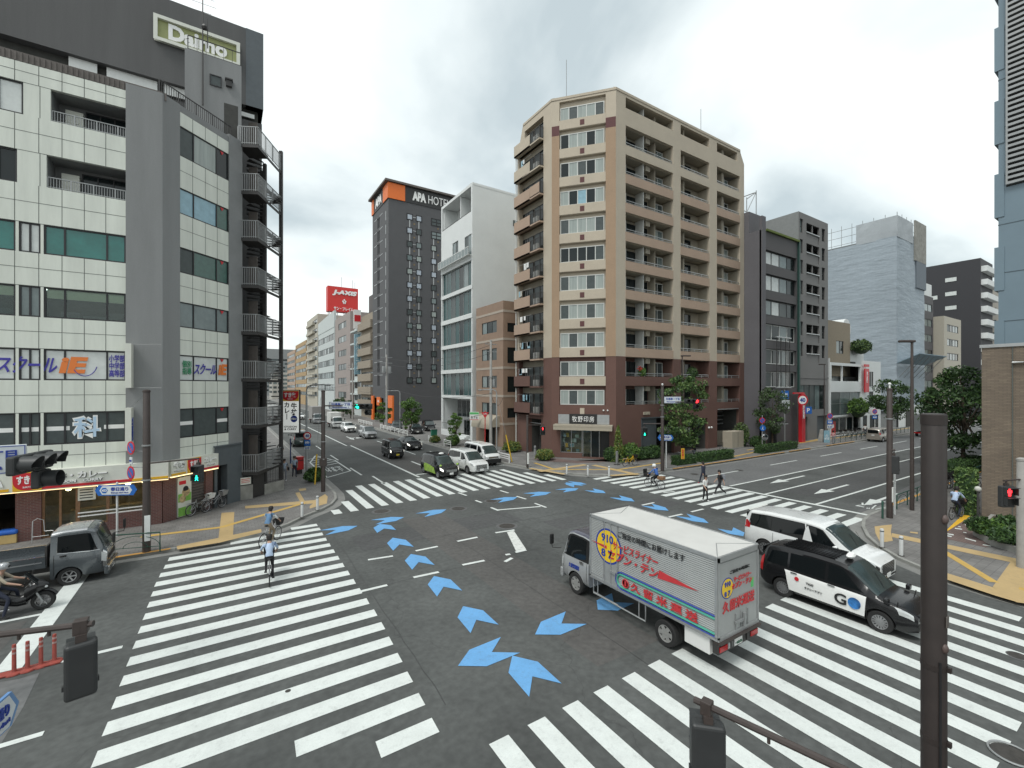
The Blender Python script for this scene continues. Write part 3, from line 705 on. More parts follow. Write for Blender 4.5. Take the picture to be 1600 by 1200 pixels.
raised('GYUDON    CURRY', .13, FA @ T(SAa(-5.95), 2.82, .47), 1.9)
raised('牛丼', .32, FB @ T(.62, 3.14, .41), .6); raised('GYUDON', .1, FB @ T(.62, 2.86, .41), .55)
sukiya(b1, FB @ T(1.5, 2.98, .39), .8, .8); raised('カレー', .3, FB @ T(2.5, 3.14, .41), .75); raised('CURRY', .1, FB @ T(2.55, 2.86, .41), .55)
for x0, x1 in ((-14,-8.8),(-8.1,-7.25),(-3.25,-2.75)):
    mb = MB(); mb.box(SAa(x0), SAa(x1), 0, 2.5, -.4, .04); mb.ob('brick_pier', MATS['brick_shop'], b1, FA)
mb = MB(); mb.box(SAa(-4.9),SAa(-3.25),0,.95,-.2,0); mb.box(SAa(-6.0),SAa(-4.9),0,.55,-.2,0); mb.ob('brick_dado', MATS['brick_shop'], b1, FA)
mb = MB(); mb.box(.03,.75,0,2.55,-.4,.04); mb.ob('brick_pier', MATS['brick_shop'], b1, FB)
mb = MB(); mb.box(2.55,3.0,0,2.55,-.3,.03); mb.ob('brick_pier', MATS['brick_shop'], b1, FB)
window(b1, FA, SAa(-7.25), .1, 1.25, 2.35, 2, panes=[MATS['clear_glass']], frame_m=MATS['wood'], fw=.09, inset=.12, name='shop_door')
window(b1, FA, SAa(-6.0), .55, 1.1, 1.9, 1, panes=[MATS['clear_glass']], frame_m=MATS['wood'], fw=.07, inset=.12, name='shop_window')
window(b1, FA, SAa(-4.9), .95, 1.65, 1.5, 1, panes=[MATS['clear_glass']], frame_m=MATS['wood'], fw=.06, inset=.12, name='shop_window')
mb = MB()
for z in (.95,1.12): mb.box(SAa(-6.0),SAa(-3.25),z,z+.06,-.05,-.02)
mb.ob('white_band', MATS['letter_white'], b1, FA)
mb = MB(); mb.quad((SAa(-8),0,-3.5),(SAa(-2.9),0,-3.5),(SAa(-2.9),2.6,-3.5),(SAa(-8),2.6,-3.5)); mb.quad((SAa(-8),.02,-.1),(SAa(-2.9),.02,-.1),(SAa(-2.9),.02,-3.5),(SAa(-8),.02,-3.5)); mb.quad((SAa(-8),2.58,-3.5),(SAa(-2.9),2.58,-3.5),(SAa(-2.9),2.58,-.1),(SAa(-8),2.58,-.1))
mb.box(SAa(-6.6),SAa(-3.3),0,1.0,-2.1,-1.6); mb.box(SAa(-6),SAa(-5.2),0,1.6,-3.4,-2.9)
mb.ob('shop_interior', MATS['interior'], b1, FA)
mat('shop_fill_glow', (.8,.6,.3), .5, var=0, emit=(1,.75,.4), estr=9)
for x in (-6.6,-5.4,-4.3,-3.6): MB().ball((SAa(x),2.2,-1.3),.13,8).ob('shop_fill_lamp', MATS['shop_fill_glow'], b1, FA)  # glowing balls added to brighten the shop interior
mb = MB(); mb.box(SAa(-6.0),SAa(-5.35),1.75,2.42,-.06,-.03); o = mb.ob('menu_board', MATS['cream_sign'], b1, FA)
mb = MB(); [mb.box(SAa(-5.93),SAa(-5.45),1.85+.13*i,1.9+.13*i,-.03,-.026) for i in range(4)]; mb.ob('menu_lines', MATS['letter_black'], o, FA)
# poster, shutter and side door
mb = MB(); mb.box(.83,1.62,.2,2.35,-.1,.05); po = mb.ob('poster', MATS['cream_sign'], b1, FB)
mat('poster_green', (.2,.45,.08), .5, var=.3, scale=3); mat('poster_food', (.4,.3,.16), .5, var=.8, scale=5)
mb = MB(); mb.box(.85,1.6,.22,.7,.05,.056); mb.box(.85,1.6,1.0,1.45,.05,.055); mb.ob('poster_field', MATS['poster_green'], po, FB)
mb = MB(); mb.lathe([(.01,.012),(.24,.0)],18,T(1.3,1.5,.056)); mb.lathe([(.01,.012),(.2,.0)],18,T(1.1,1.15,.058)); mb.ob('poster_dish', MATS['poster_food'], po, FB)
mb = MB(); mb.lathe([(.01,.016),(.16,.0)],18,T(1.28,1.68,.06)); mb.ob('poster_bowl', MATS['black'], po, FB)
mb = MB(); mb.box(.9,1.3,1.95,2.15,.05,.056); mb.ob('poster_title', MATS['red_sign'], po, FB)
mb = MB(); mb.box(1.7,2.55,0,2.5,-.3,-.15)
for i in range(14): mb.box(1.72,2.53,.2+i*.16,.28+i*.16,-.15,-.08)
mb.ob('louvre_shutter', MATS['rib_brown'], b1, FB)
mb = MB(); wall(mb, 5.0, 0, 3.75, [(3.25,3.95,.05,2.6)], .5, s0=3.05); mb.box(3.05,5.0,3.72,3.8,-.3,.08); en = mb.ob('entrance_surround', MATS['slate'], b1, FB @ T(0,0,.09))
mb = MB(); mb.box(3.25,3.95,.05,2.6,-.45,-.4); mb.ob('door', MATS['black'], en, FB)
mb = MB(); mb.box(3.33,3.36,1.0,1.5,-.4,-.34); mb.ob('door_handle', MATS['alu'], en, FB)
# vertical projecting signs
for u0, u1, v0, v1, lab in ((200,211,538,606,None),(200,211,637,702,None)):
    z1 = OB(200,v0,29.7)[1]; z0 = OB(200,v1,29.7)[1]; x = OB(204,600,29.7)[0]
    mb = MB(); mb.box(x-.12,x+.12,29.0,29.7,z0,z1); mb.ob('projecting_sign', MATS['cream_sign'], b1, I)
text('歯科', 1.2, MATS['letter_blue'], b1, frame((OB(204,600,29.7)[0]+.125,29.35,OB(200,670,29.7)[1]),(0,1,0)), w=.45)

st = thing('fire_escape', 'dark steel fire escape with pale landing rails climbing the end of the tiled office block', 'stairs', (1.0,33.35,0), 0)
r_ = Vector((.46,.888,0)); q_ = Vector((.888,-.46,0))
FS = Matrix(((q_.x,r_.x,0,.75),(q_.y,r_.y,0,33.3),(0,0,1,0),(0,0,0,1)))
lev = [1.9+2.98*i for i in range(8)]
for z in lev:
    mb = MB(); mb.box(0,1.2,0,1.45,z-.2,z); mb.box(1.14,1.2,1.45,3.6,z-.22,z-.06); ld = mb.ob('landing', MATS['steel_dark'], st, FS)
    mb = MB(); X = Matrix(((1,0,0,0),(0,0,-1,0),(0,1,0,z),(0,0,0,1)))
    t_ = MB(); railing(t_, 1.2, 1.12, .13, .012, z=0.); t_.xf(X); mb.add(t_.v, t_.f)
    t_ = MB(); railing(t_, 3.6, 1.12, .13, .012, z=0.); t_.xf(Matrix(((0,0,1,1.2),(1,0,0,0),(0,1,0,z),(0,0,0,1)))); mb.add(t_.v, t_.f)
    mb.ob('landing_rail', MATS['steel_grey'], ld, FS)
for z in [lev[0]-2.98] + lev[:-1]:
    mb = MB(); n = 14
    for i in range(n):
        zz_ = z + 2.98*(i+1)/n
        if zz_ < .2: continue
        a0 = -.5 + 5.0*i/n; a1 = a0 + 5.0/n*1.15
        mb.prism([(.55+.1*math.cos(a0), 2.45+.1*math.sin(a0)),(.55+1.1*math.cos(a0), 2.45+1.1*math.sin(a0)),(.55+1.1*math.cos(a1), 2.45+1.1*math.sin(a1)),(.55+.1*math.cos(a1), 2.45+.1*math.sin(a1))], zz_-.05, zz_)
    mb.ob('spiral_treads', MATS['steel_dark'], st, FS)
for x, y, r in ((.55,2.45,.1),(1.16,3.6,.105),(.05,.1,.07),(-.1,3.5,.1)):
    mb = MB(); mb.box(x-r,x+r,y-r,y+r,0,24.2 if r > .1 else 22.7); mb.ob('column', MATS['steel_dark'], st, FS)
mb = MB()
for z in lev: mb.box(-.05,.5,1.45,1.52,z,z+2.2)
mb.ob('landing_door', MATS['rib_brown'], st, FS)
mat('block_wall', (.27,.265,.24), .9, var=.25, scale=1.5, bump=.3)
gw_ = thing('low_wall', 'weathered concrete block wall with iron fence in front of the fire escape', 'wall', (2.2,33.2,.135))
p = [G(*q4(*a),.135) for a in ((578,832),(655,820),(722,800),(835,770))]
mb = MB(); mb.bar(p[0]+Vector((0,0,.45)), p[1]+Vector((0,0,.45)), .14, .9); mb.bar(p[2]+Vector((0,0,.35)), p[3]+Vector((0,0,.35)), .14, .7); mb.ob('wall', MATS['block_wall'], gw_, I)
mb = MB()
for i in range(13):
    c = p[2].lerp(p[3], i/12); mb.bar(c+Vector((0,0,.7)), c+Vector((0,0,1.7)), .03, .03)
mb.bar(p[2]+Vector((0,0,1.7)), p[3]+Vector((0,0,1.7)), .04, .04); mb.bar(p[2]+Vector((0,0,.8)), p[3]+Vector((0,0,.8)), .04, .04)
c0 = p[1]+Vector((0,0,.8)); c1 = p[2]+Vector((0,0,.8)); mb.bar(c0, c1, .05, 1.5)
mb.ob('iron_fence', MATS['steel_dark'], gw_, I)
mb = MB(); c0 = p[0]+Vector((.05,-.12,1.2)); c1 = p[1]+Vector((-.1,-.12,1.2)); mb.bar(c0, c1, .02, .45); o = mb.ob('notice_board', MATS['cream_sign'], gw_, I)
mb = MB(); [mb.bar(c0+Vector((.05,-.02,.12-.1*i)), c1+Vector((-.05,-.02,.12-.1*i)), .012, .03) for i in range(3)]; mb.ob('notice_lines', MATS['letter_red'], o, I)

db = thing('dark_grey_building', 'dark grey building with a framed white lettered sign, behind the tiled office', 'building', (-8,40,0))
E1 = OB(411,52,38)[0]; W0 = -20
mb = MB(); mb.box(W0,E1,38,52,27.9,33.5); mb.ob('upper_wall', MATS['render_dark'], db, I)
mb = MB(); mb.box(E1-1.1,E1+.02,37.97,52.02,27.9,33.51); mb.ob('end_strip', MATS['slate'], db, I)
mb = MB(); mb.box(W0,E1-.05,38.35,51.9,0,27.0); mb.ob('wall', MATS['render_dark'], db, I)
mb = MB(); mb.box(W0,E1-.3,38.6,51.5,27.0,27.9); mb.ob('clerestory', MATS['interior_dark'], db, I)
bxs('translucent_panel', MATS['white_paint'], db, I, [(OB(a,100,38)[0],OB(b,100,38)[0],38.3,38.36,27.2,27.88) for a, b in ((105,150),(165,245),(255,293))] + [(.9,1.9,38.3,38.38,27.2,27.5)])
x0, z1 = OB(240,22,37.9); x1, _ = OB(375,68,37.9); zA = OB(240,62,37.9)[1]; zc_ = (z1+zA)/2; FD = frame((x0,37.97,0),(1,0,0)); Wd = x1-x0; Hd = z1-zA
mb = MB(); wall(mb, Wd, zA, z1, [(.22,Wd-.22,zA+.22,z1-.22)], .2); mb.box(.02,Wd-.02,zA+.02,z1-.02,-.25,-.2); sg = mb.ob('sign_frame', MATS['cream_sign'], db, FD @ T(0,0,.25))
mat('sign_olive', (.3,.32,.14), .6, var=.1)
mb = MB(); mb.box(.2,Wd-.2,zA+.2,z1-.2,-.02,.06); mb.ob('sign_field', MATS['sign_olive'], sg, FD)
text('Daimo', Hd*.62, MATS['letter_white'], sg, FD @ T(Wd*.5, zc_, .1), w=Wd*.68, bold=.045, ext=.05)
mat('beige', (.49,.425,.335), .8, var=.06, scale=.5, fine=.05)
mat('tan_spandrel', (.41,.30,.225), .8, var=.06, scale=.5, fine=.05)
mat('tan_pier', (.36,.25,.165), .8, var=.06, scale=.5, fine=.05)
mat('maroon', (.14,.075,.06), .8, var=.1, scale=.5, fine=.08)
mat('maroon_block', (.12,.05,.05), .8, var=.1)
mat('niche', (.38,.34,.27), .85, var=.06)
mat('curtain', (.5,.5,.46), .9, var=.2, scale=4, streak=.1)
CR = Vector((32.5,31.6,0)); CL = Vector((28.3,36.5,0))
b2 = thing('apartment_block', 'beige and maroon apartment block with chamfered corner and a small seal shop below', 'building', (36,38,0))
FRt = frame((32.5,31.6,0),(1,0,0)); FCh = frame(CL, CR-CL); LCh = (CR-CL).length; FLf = frame((28.3,42.9,0),(0,-1,0))
WR = 55.0-32.5; TOP = 36.9
sills = [5.5+2.9*k for k in range(11)]
# right facade: open balconies behind flush spandrels
bays = [(33.85,41.2),(42.5,47.75),(49.25,54.05)]
mb = MB(); holes = []
for k, z in enumerate(sills):
    for i, (a0, a1) in enumerate(bays): holes.append((a0-32.5, a1-32.5, z, z+1.95 if k < 10 else z+1.85))
shop_holes = [(36.2-32.5, 41.3-32.5, .05, 4.05), (43.0-32.5,47.4-32.5,.05,3.7), (49.3-32.5,53.8-32.5,.05,4.6)]
lo = MB(); wall(lo, WR, 0, 10.38, [h for h in holes if h[2] < 10] + shop_holes, .3); lo.ob('wall', MATS['maroon'], b2, FRt)
hi = MB(); wall(hi, WR, 10.38, TOP-1.6, [h for h in holes if 10 < h[2] < 34], .3)
hi.f = [f for f in hi.f]; hi.ob('wall', MATS['beige'], b2, FRt)
tp = MB(); z0 = TOP-1.6
hs = [h for h in holes if h[2] > 34]
# top storey with the cut-off upper corner
xs = sorted({0.,*[h[0] for h in hs],*[h[1] for h in hs]})
xr = 54.0-32.5
wall(tp, 21.6, z0, TOP, [(h[0],min(h[1],21.0),z0,h[3]) for h in hs], .3)
tp.add([(21.6,z0,0),(22.5,z0,0),(21.6,TOP-.2,0)],[(0,1,2)]); tp.ob('wall', MATS['beige'], b2, FRt)
for k, z in enumerate(sills):
    for i, (a0, a1) in enumerate(bays):
        s0, s1 = a0-32.5, a1-32.5; h = 1.95 if k < 10 else 1.85
        if k == 10 and i == 2: s1 = 21.0
        if 1 < k < 9:
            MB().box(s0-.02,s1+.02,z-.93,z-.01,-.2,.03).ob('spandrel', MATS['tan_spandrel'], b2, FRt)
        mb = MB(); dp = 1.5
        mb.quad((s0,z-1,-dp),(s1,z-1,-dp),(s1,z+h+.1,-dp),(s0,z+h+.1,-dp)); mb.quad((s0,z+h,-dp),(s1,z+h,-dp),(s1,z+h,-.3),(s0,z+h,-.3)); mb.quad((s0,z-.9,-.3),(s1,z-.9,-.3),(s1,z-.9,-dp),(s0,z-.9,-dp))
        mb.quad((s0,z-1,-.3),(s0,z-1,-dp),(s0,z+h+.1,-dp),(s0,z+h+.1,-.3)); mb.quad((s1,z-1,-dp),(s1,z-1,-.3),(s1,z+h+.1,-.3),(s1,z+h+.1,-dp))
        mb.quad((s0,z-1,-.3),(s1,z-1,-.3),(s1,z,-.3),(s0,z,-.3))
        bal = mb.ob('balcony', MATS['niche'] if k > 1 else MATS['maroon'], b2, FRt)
        mb = MB(); mb.box(s0,s1,z+.3,z+.36,-.16,-.1); mb.box(s0,s1,z+.12,z+.15,-.15,-.11)
        n = int((s1-s0)/1.3)
        for q in range(n+1): x = s0+.03+(s1-s0-.06)*q/n; mb.box(x-.025,x+.025,z,z+.3,-.155,-.105)
        mb.ob('handrail', MATS['alu'], bal, FRt)
        gcur, gd = MATS['glass_curtain'], MATS['glass']
        rnd = random.Random(k*7+i)
        ch = lambda: rnd.choice([gcur, gd, MATS['glass_pale'], MATS['glass_screen']])
        wz, wh = z-.85, min(h+.75, 2.45)
        if i == 0:
            window(bal, FRt, s0+.15, wz, .95, wh, 1, frame_m=MATS['white_frame'], panes=[ch()], inset=dp-.5, fw=.07)
            window(bal, FRt, s0+1.25, wz, 1.7, wh, 2, frame_m=MATS['dark_frame'], panes=[gd], inset=dp-.06)
            window(bal, FRt, s0+5.3, wz, 1.75, wh, 2, frame_m=MATS['white_frame'], panes=[ch(), ch()], inset=dp-.3, fw=.07)
            MB().box(s0+2.98,s0+3.06,z-.9,z+h,-dp,-.35).ob('partition', MATS['white_frame'], bal, FRt)
            MB().box(s0+5.05,s0+5.18,z-.9,z+h,-dp,-.6).ob('partition', MATS['niche'], bal, FRt)
            if k < 10: MB().box(s0+3.5,s0+4.15,z+h-.55,z+h-.02,-1.0,-.45).ob('duct_box', MATS['niche'], bal, FRt)
            MB().box(s0+3.12,s0+4.9,z-.9,z+1.6,-dp-.02,-dp+.04).ob('glass_door', MATS['glass'], bal, FRt)
        elif i == 1:
            window(bal, FRt, s0+.1, wz, 1.0, wh, 1, frame_m=MATS['white_frame'], panes=[ch()], inset=dp-.4, fw=.07)
            MB().box(s0+1.15,s0+1.3,z-.9,z+h,-dp,-.5).ob('partition', MATS['niche'], bal, FRt)
            window(bal, FRt, s0+1.5, wz, 2.2, wh, 2, frame_m=MATS['dark_frame'], panes=[gd], inset=dp-.06)
        else:
            window(bal, FRt, s0+.1, wz, 1.6, wh, 2, frame_m=MATS['dark_frame'], panes=[gd], inset=dp-.06)
            MB().box(s0+1.9,s0+2.35,z-.9,z+h,-dp,-.6).ob('partition', MATS['niche'], bal, FRt)
            window(bal, FRt, s0+2.5, wz, 1.5, wh, 2, frame_m=MATS['white_frame'], panes=[ch(), ch()], inset=dp-.35, fw=.07)
# chamfer face
bw0, bw1 = LCh*.125, LCh*.845
mb = MB(); wall(mb, LCh, 0, 10.35, [(bw0,bw1,z,z+1.9) for z in sills if z < 10] + [(LCh*.14,LCh*.9,.3,3.05)], .3); mb.ob('wall', MATS['maroon'], b2, FCh)
mb = MB(); wall(mb, LCh, 10.35, TOP, [(bw0,bw1,z,z+1.9) for z in sills if z > 10], .3); mb.ob('wall', MATS['beige'], b2, FCh)
for s0, s1 in ((.0+.02, bw0), (bw1, LCh-.02)):
    MB().box(s0,s1-.004,10.36,33.0,-.2,.035).ob('pier_facing', MATS['tan_pier'], b2, FCh); MB().box(s0,s1-.004,33.0,34.0,-.2,.04).ob('pier_block', MATS['maroon_block'], b2, FCh)
for k, z in enumerate(sills):
    if k: MB().box(bw0+.005,bw1-.005,z-.95,z-.02,-.25,.02 if k < 2 else .0405).ob('spandrel', MATS['beige'], b2, FCh)
    MB().box((bw0+bw1)/2-.22,(bw0+bw1)/2+.22,z-.78 if k else z-.9,z-.25 if k else z-.3,0,.06).ob('vent_block', MATS['maroon_block'] if k else MATS['beige'], b2, FCh)
    rnd = random.Random(k+40); gsc = MATS['glass_screen']; gcu = MATS['glass_curtain']; gd = MATS['glass']
    pats = {10:[gcu,gsc,gcu,gcu,gsc],9:[gd,gcu,gcu,gd,gcu],8:[gd,gcu,gsc,gd,gcu],7:[gcu,gd,MATS['glass_blue'],gd,gcu],6:[gsc,gcu,gcu,gcu,gsc],5:[gd,gd,gd,gd,gsc],4:[gsc,gcu,gcu,gsc,gcu],3:[gsc,gcu,gcu,gsc,gcu],2:[gcu,gsc,gcu,gsc,gcu],1:[gsc,gcu,gcu,gsc,gcu],0:[gcu,gsc,gcu,gsc,gcu]}
    wd = (bw1-bw0)*.955; window(b2, FCh, bw0+.06, z+.02, wd, 1.5 if k < 10 else 1.35, 5, frame_m=MATS['white_frame'], panes=pats[k], inset=.22, fw=.08)
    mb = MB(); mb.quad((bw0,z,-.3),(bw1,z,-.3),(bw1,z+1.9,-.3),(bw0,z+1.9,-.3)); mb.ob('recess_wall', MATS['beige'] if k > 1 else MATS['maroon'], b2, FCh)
# left facade with projecting balconies
LLf = 6.4
mb = MB(); wall(mb, LLf, 0, 10.35, [(.4,5.0,z-.9,z+1.75) for z in sills if z < 10] + [(2.2,4.6,.05,3.9)], .5); mb.ob('wall', MATS['maroon'], b2, FLf)
mb = MB(); wall(mb, LLf, 10.35, 33.6, [(.4,5.0,z-.9,z+1.75) for z in sills if 10 < z < 33], .5); mb.ob('wall', MATS['beige'], b2, FLf)
mb = MB(); wall(mb, LLf, 33.6, TOP, [(1.5,5.0,33.6,sills[10]+1.4)], .5, s0=1.2); mb.add([(0,33.6,0),(1.2,33.6,0),(1.2,TOP,0)],[(0,1,2)]); mb.ob('wall', MATS['beige'], b2, FLf)
for k, z in enumerate(sills):
    mm = MATS['maroon'] if k < 2 else (MATS['beige'] if k > 8 else MATS['tan_spandrel'])
    mb = MB(); mb.box(.1,3.2,z-1.15,z+.12,.4,.52); mb.box(.1,5.0,z-1.15,z-1.0,-.3,.52); mb.box(.1,.25,z-1.0,z+.12,0,.4); bal = mb.ob('balcony', mm, b2, FLf)
    mb = MB(); t_ = MB(); railing(t_, 5.0, 1.2, .11, .012, z=.46, s0=3.22); t_.xf(T(0,z-1.0)); mb.add(t_.v, t_.f); t_ = MB(); railing(t_, .48, 1.2, .11, .012); t_.xf(Matrix(((0,0,1,4.98),(0,1,0,z-1.0),(1,0,0,0),(0,0,0,1)))); mb.add(t_.v, t_.f)
    mb.ob('balcony_rail', MATS['steel_dark'], bal, FLf)
    MB().box(3.6,4.4,z-1,z-.3,.05,.36).ob('air_conditioner', MATS['white_frame'], bal, FLf)
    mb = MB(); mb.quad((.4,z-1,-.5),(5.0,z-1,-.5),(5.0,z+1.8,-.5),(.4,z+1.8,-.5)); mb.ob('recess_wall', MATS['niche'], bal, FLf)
    window(bal, FLf, .6, z-.98, 2.0, 2.1, 2, frame_m=MATS['dark_frame'], panes=[MATS['glass'],MATS['glass_screen']], inset=.42)
    window(bal, FLf, 2.8, z-.98, 2.0, 2.1, 2, frame_m=MATS['dark_frame'], panes=[MATS['glass_screen'],MATS['glass']], inset=.42)
    if k < 6 or k == 9:
        rnd = random.Random(k); mb = MB(); mb.bar((.5,z+.95,.3),(3.2,z+.95,.3),.02,.02); mb.ob('drying_pole', MATS['alu'], bal, FLf)
        for q in range(4 if k < 3 else 2):
            x = .6+rnd.random()*1.9; ww = .3+rnd.random()*.25
            mb = MB(); mb.box(x,x+ww,z+.95-.45-rnd.random()*.3,z+.96,.285,.315); mb.ob('laundry', MATS[rnd.choice(['white_paint','curtain','glass_blue','letter_white'])], bal, FLf)
    if k in (8,): MB().box(3.25,4.95,z-.9,z+.15,.49,.53).ob('bamboo_screen', MATS['tan_spandrel'], bal, FLf)
mb = MB(); mb.tube([(.2,.2,.3),(.2,34,.3)], .06, 6); mb.ob('downpipe', MATS['white_frame'], b2, FLf)
# roof parapet and back walls
shell(b2, [(55.0,31.6),(55.0,42.9),(28.3,42.9),(28.31,42.89)], 0, 33.5, MATS['beige'], skip=(2,3), roof=MATS['roof_grey'])
mb = MB(); mb.sheet([(28.4,41.6),(28.4,36.6),(32.6,31.8),(54,31.8),(54,41.6)], TOP-.3); mb.ob('roof', MATS['roof_grey'], b2, I)
mb = MB()
for a_, b_ in (((28.3,41.7),(28.3,36.5)),((28.3,36.5),(32.5,31.6)),((32.5,31.6),(54.1,31.6))):
    a_ = Vector((*a_,0)); b_ = Vector((*b_,0)); n_ = (b_-a_).cross(Vector((0,0,1))).normalized()
    mb.slab([a_+n_*.05+Vector((0,0,TOP-.02)), b_+n_*.05+Vector((0,0,TOP-.02)), b_-n_*.35+Vector((0,0,TOP+.22)), a_-n_*.35+Vector((0,0,TOP+.22))], (0,0,-.25))
mb.ob('coping', MATS['beige'], b2, I)
mb = MB(); mb.slab([(54.1,31.59,TOP),(55.0,31.59,33.5),(55.0,42.9,33.5),(54.1,41.7,TOP)], (-.1,0,-.02)); mb.quad((28.32,41.7,TOP),(54.1,41.7,TOP),(55,42.9,33.5),(28.32,42.9,33.5)); mb.ob('sloped_roof_edge', MATS['beige'], b2, I)
for x, y, h in ((31.5,38,6.2),(47,32.2,3.0)):
    mb = MB(); mb.tube([(x,y,TOP-.3),(x,y,TOP+h)], .035, 5); mb.ob('lightning_rod', MATS['steel_grey'], b2, I)
# parking entrance, garage
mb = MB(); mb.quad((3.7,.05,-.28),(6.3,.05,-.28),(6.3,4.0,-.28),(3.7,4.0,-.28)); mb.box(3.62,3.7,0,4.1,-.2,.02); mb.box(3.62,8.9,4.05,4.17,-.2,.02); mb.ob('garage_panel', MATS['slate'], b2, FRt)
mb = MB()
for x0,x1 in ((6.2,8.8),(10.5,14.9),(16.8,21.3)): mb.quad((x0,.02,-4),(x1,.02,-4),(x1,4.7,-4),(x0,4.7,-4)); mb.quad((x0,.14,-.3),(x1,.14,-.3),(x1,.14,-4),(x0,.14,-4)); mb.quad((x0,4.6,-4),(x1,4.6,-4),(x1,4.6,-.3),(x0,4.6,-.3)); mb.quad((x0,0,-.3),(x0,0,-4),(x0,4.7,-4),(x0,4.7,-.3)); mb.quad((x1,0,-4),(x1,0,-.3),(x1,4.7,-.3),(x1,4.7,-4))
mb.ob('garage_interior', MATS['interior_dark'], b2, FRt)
MB().box(6.2,9.6,2.55,2.95,-.1,1.5).ob('entrance_canopy', MATS['alu'], b2, FRt)
mb = MB(); mb.box(16.85,17.0,0,1.9,-1.2,-.2); mb.box(16.85,21.3,0,1.9,-1.4,-1.2); mb.ob('refuse_wall', MATS['niche'], b2, FRt)
MB().box(16.9,21.2,4.6,4.72,-.3,.05).ob('lintel', MATS['alu'], b2, FRt)
mb = MB()
for i in range(4): mb.box(17.0,21.2,2.6+.5*i,2.75+.5*i,-2.2,-2.0)
mb.ob('parking_rack', MATS['steel_grey'], b2, FRt)
for x in (3.9,4.25,4.6): MB().box(x,x+.22,4.45,4.75,.0,.14).ob('wall_lamp', MATS['niche'], b2, FRt)
for x in (14.95,15.45): 
    mb = MB(); mb.ball((x,2.6,.16),.13,8); mb.ob('wall_lamp', MATS['white_paint'], b2, FRt)
for x in (4.35,4.75):
    mb = MB(); mb.ball((x+.9,5.0+.0,.1),.09,8); mb.ob('wall_lamp', MATS['white_paint'], b2, FCh)
# left-hand service door
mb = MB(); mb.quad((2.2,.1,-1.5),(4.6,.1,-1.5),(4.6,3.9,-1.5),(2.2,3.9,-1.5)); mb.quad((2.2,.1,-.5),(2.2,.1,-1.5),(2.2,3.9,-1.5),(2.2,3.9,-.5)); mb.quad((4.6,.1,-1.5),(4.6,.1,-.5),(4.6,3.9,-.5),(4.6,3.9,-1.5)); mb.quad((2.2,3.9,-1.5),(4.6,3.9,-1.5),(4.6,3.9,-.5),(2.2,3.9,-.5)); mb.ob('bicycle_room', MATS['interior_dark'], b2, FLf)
mb = MB(); mb.bar((2.2,3.4,-.3),(4.6,3.4,-.3),.06,.06); mb.ob('door_rail', MATS['alu'], b2, FLf)
# seal shop on the chamfer
s0, s1 = LCh*.14, LCh*.9
shp = MB(); shp.quad((s0,.15,-2.2),(s1,.15,-2.2),(s1,3.05,-2.2),(s0,3.05,-2.2)); shp.quad((s0,.3,-.3),(s1,.3,-.3),(s1,.3,-2.2),(s0,.3,-2.2)); shp.ob('shop_interior', MATS['interior'], b2, FCh)
w1 = s0+.45*(s1-s0)
window(b2, FCh, s0, .65, w1-s0, 2.3, 2, frame_m=MATS['alu'], panes=[MATS['clear_glass']], inset=.2, name='shop_window')
window(b2, FCh, w1+.05, .2, (s1-w1)*.62, 2.8, 2, frame_m=MATS['alu'], panes=[MATS['clear_glass'],MATS['glass']], inset=.2, name='shop_door')
MB().box(w1+.05+(s1-w1)*.64,s1,.2,3.0,-.35,-.25).ob('side_door', MATS['black'], b2, FCh)
MB().box(s0,w1,.1,.64,-.3,-.02).ob('brick_dado', MATS['maroon'], b2, FCh)
rnd = random.Random(3)
for i in range(14):
    x = s0+.1+rnd.random()*(w1-s0-.5); z = .68+.5*(i%4); hh = .2+rnd.random()*.22
    MB().box(x,x+.18+rnd.random()*.22,z,z+hh,-.75+.04*i,-.73+.04*i).ob('display_card', MATS[['letter_white','cream_sign','curtain','sign_yellow','glass_blue'][i%5]], b2, FCh)
mb = MB(); a0, a1 = LCh*.06, LCh*.955
aw = MB(); aw.box(a0,a1,3.38,3.58,0,1.15); aw.box(a0,a1,3.05,3.4,1.0,1.13); aw.ob('awning', MATS['niche'], b2, FCh)
MB().box(LCh*.11,LCh*.9,3.6,4.55,-.1,.08).ob('sign_backing', MATS['alu'], b2, FCh)
sb = MB().box(LCh*.285,LCh*.715,3.62,4.6,.0,.13).ob('shop_sign', MATS['letter_black'], b2, FCh)
text('牧野印房', .6, MATS['letter_white'], sb, FCh @ T(LCh*.5,4.1,.14), w=LCh*.34, bold=.004, spacing=1.25)

mat('brown_tile', (.29,.2,.145), .75, var=.1, scale=.8, fine=.08)
mat('band_pale', (.42,.36,.3), .8, var=.06)
b3 = thing('brown_tiled_building', 'low brown tiled building with pale bands between the white building and the beige block', 'building', (31,49,0))
FL3 = frame((28,52.3,0),(0,-1,0)); FR3 = frame((28,45.5,0),(1,0,0))
wL = [(52.3-50.75,52.3-47,z,z+1.45) for z in (14.05,10.65,7.25,3.9)]
mb = MB(); wall(mb, 6.8, 0, 17.65, wL + [(2.2,4.9,.1,2.6)], .15); mb.ob('wall', MATS['brown_tile'], b3, FL3)
wR = [(.6,3.4,13.95,15.05),(.6,3.4,10.2,12.1),(.6,3.4,6.7,8.6),(.6,3.4,3.6,4.8)]
mb = MB(); wall(mb, 6, 0, 17.65, wR, .15); mb.ob('wall', MATS['brown_tile'], b3, FR3)
shell(b3, [(28,45.5),(34,45.5),(34,52.3),(28,52.3)], 0, 17.65, MATS['brown_tile'], skip=(0,3), par=.3)
for z in (16.3,12.95,9.5,6.1,2.75):
    MB().box(-.02,6.82,z,z+.28,-.1,.03).ob('band', MATS['band_pale'], b3, FL3); MB().box(.03,6,z,z+.28,-.1,.03).ob('band', MATS['band_pale'], b3, FR3)
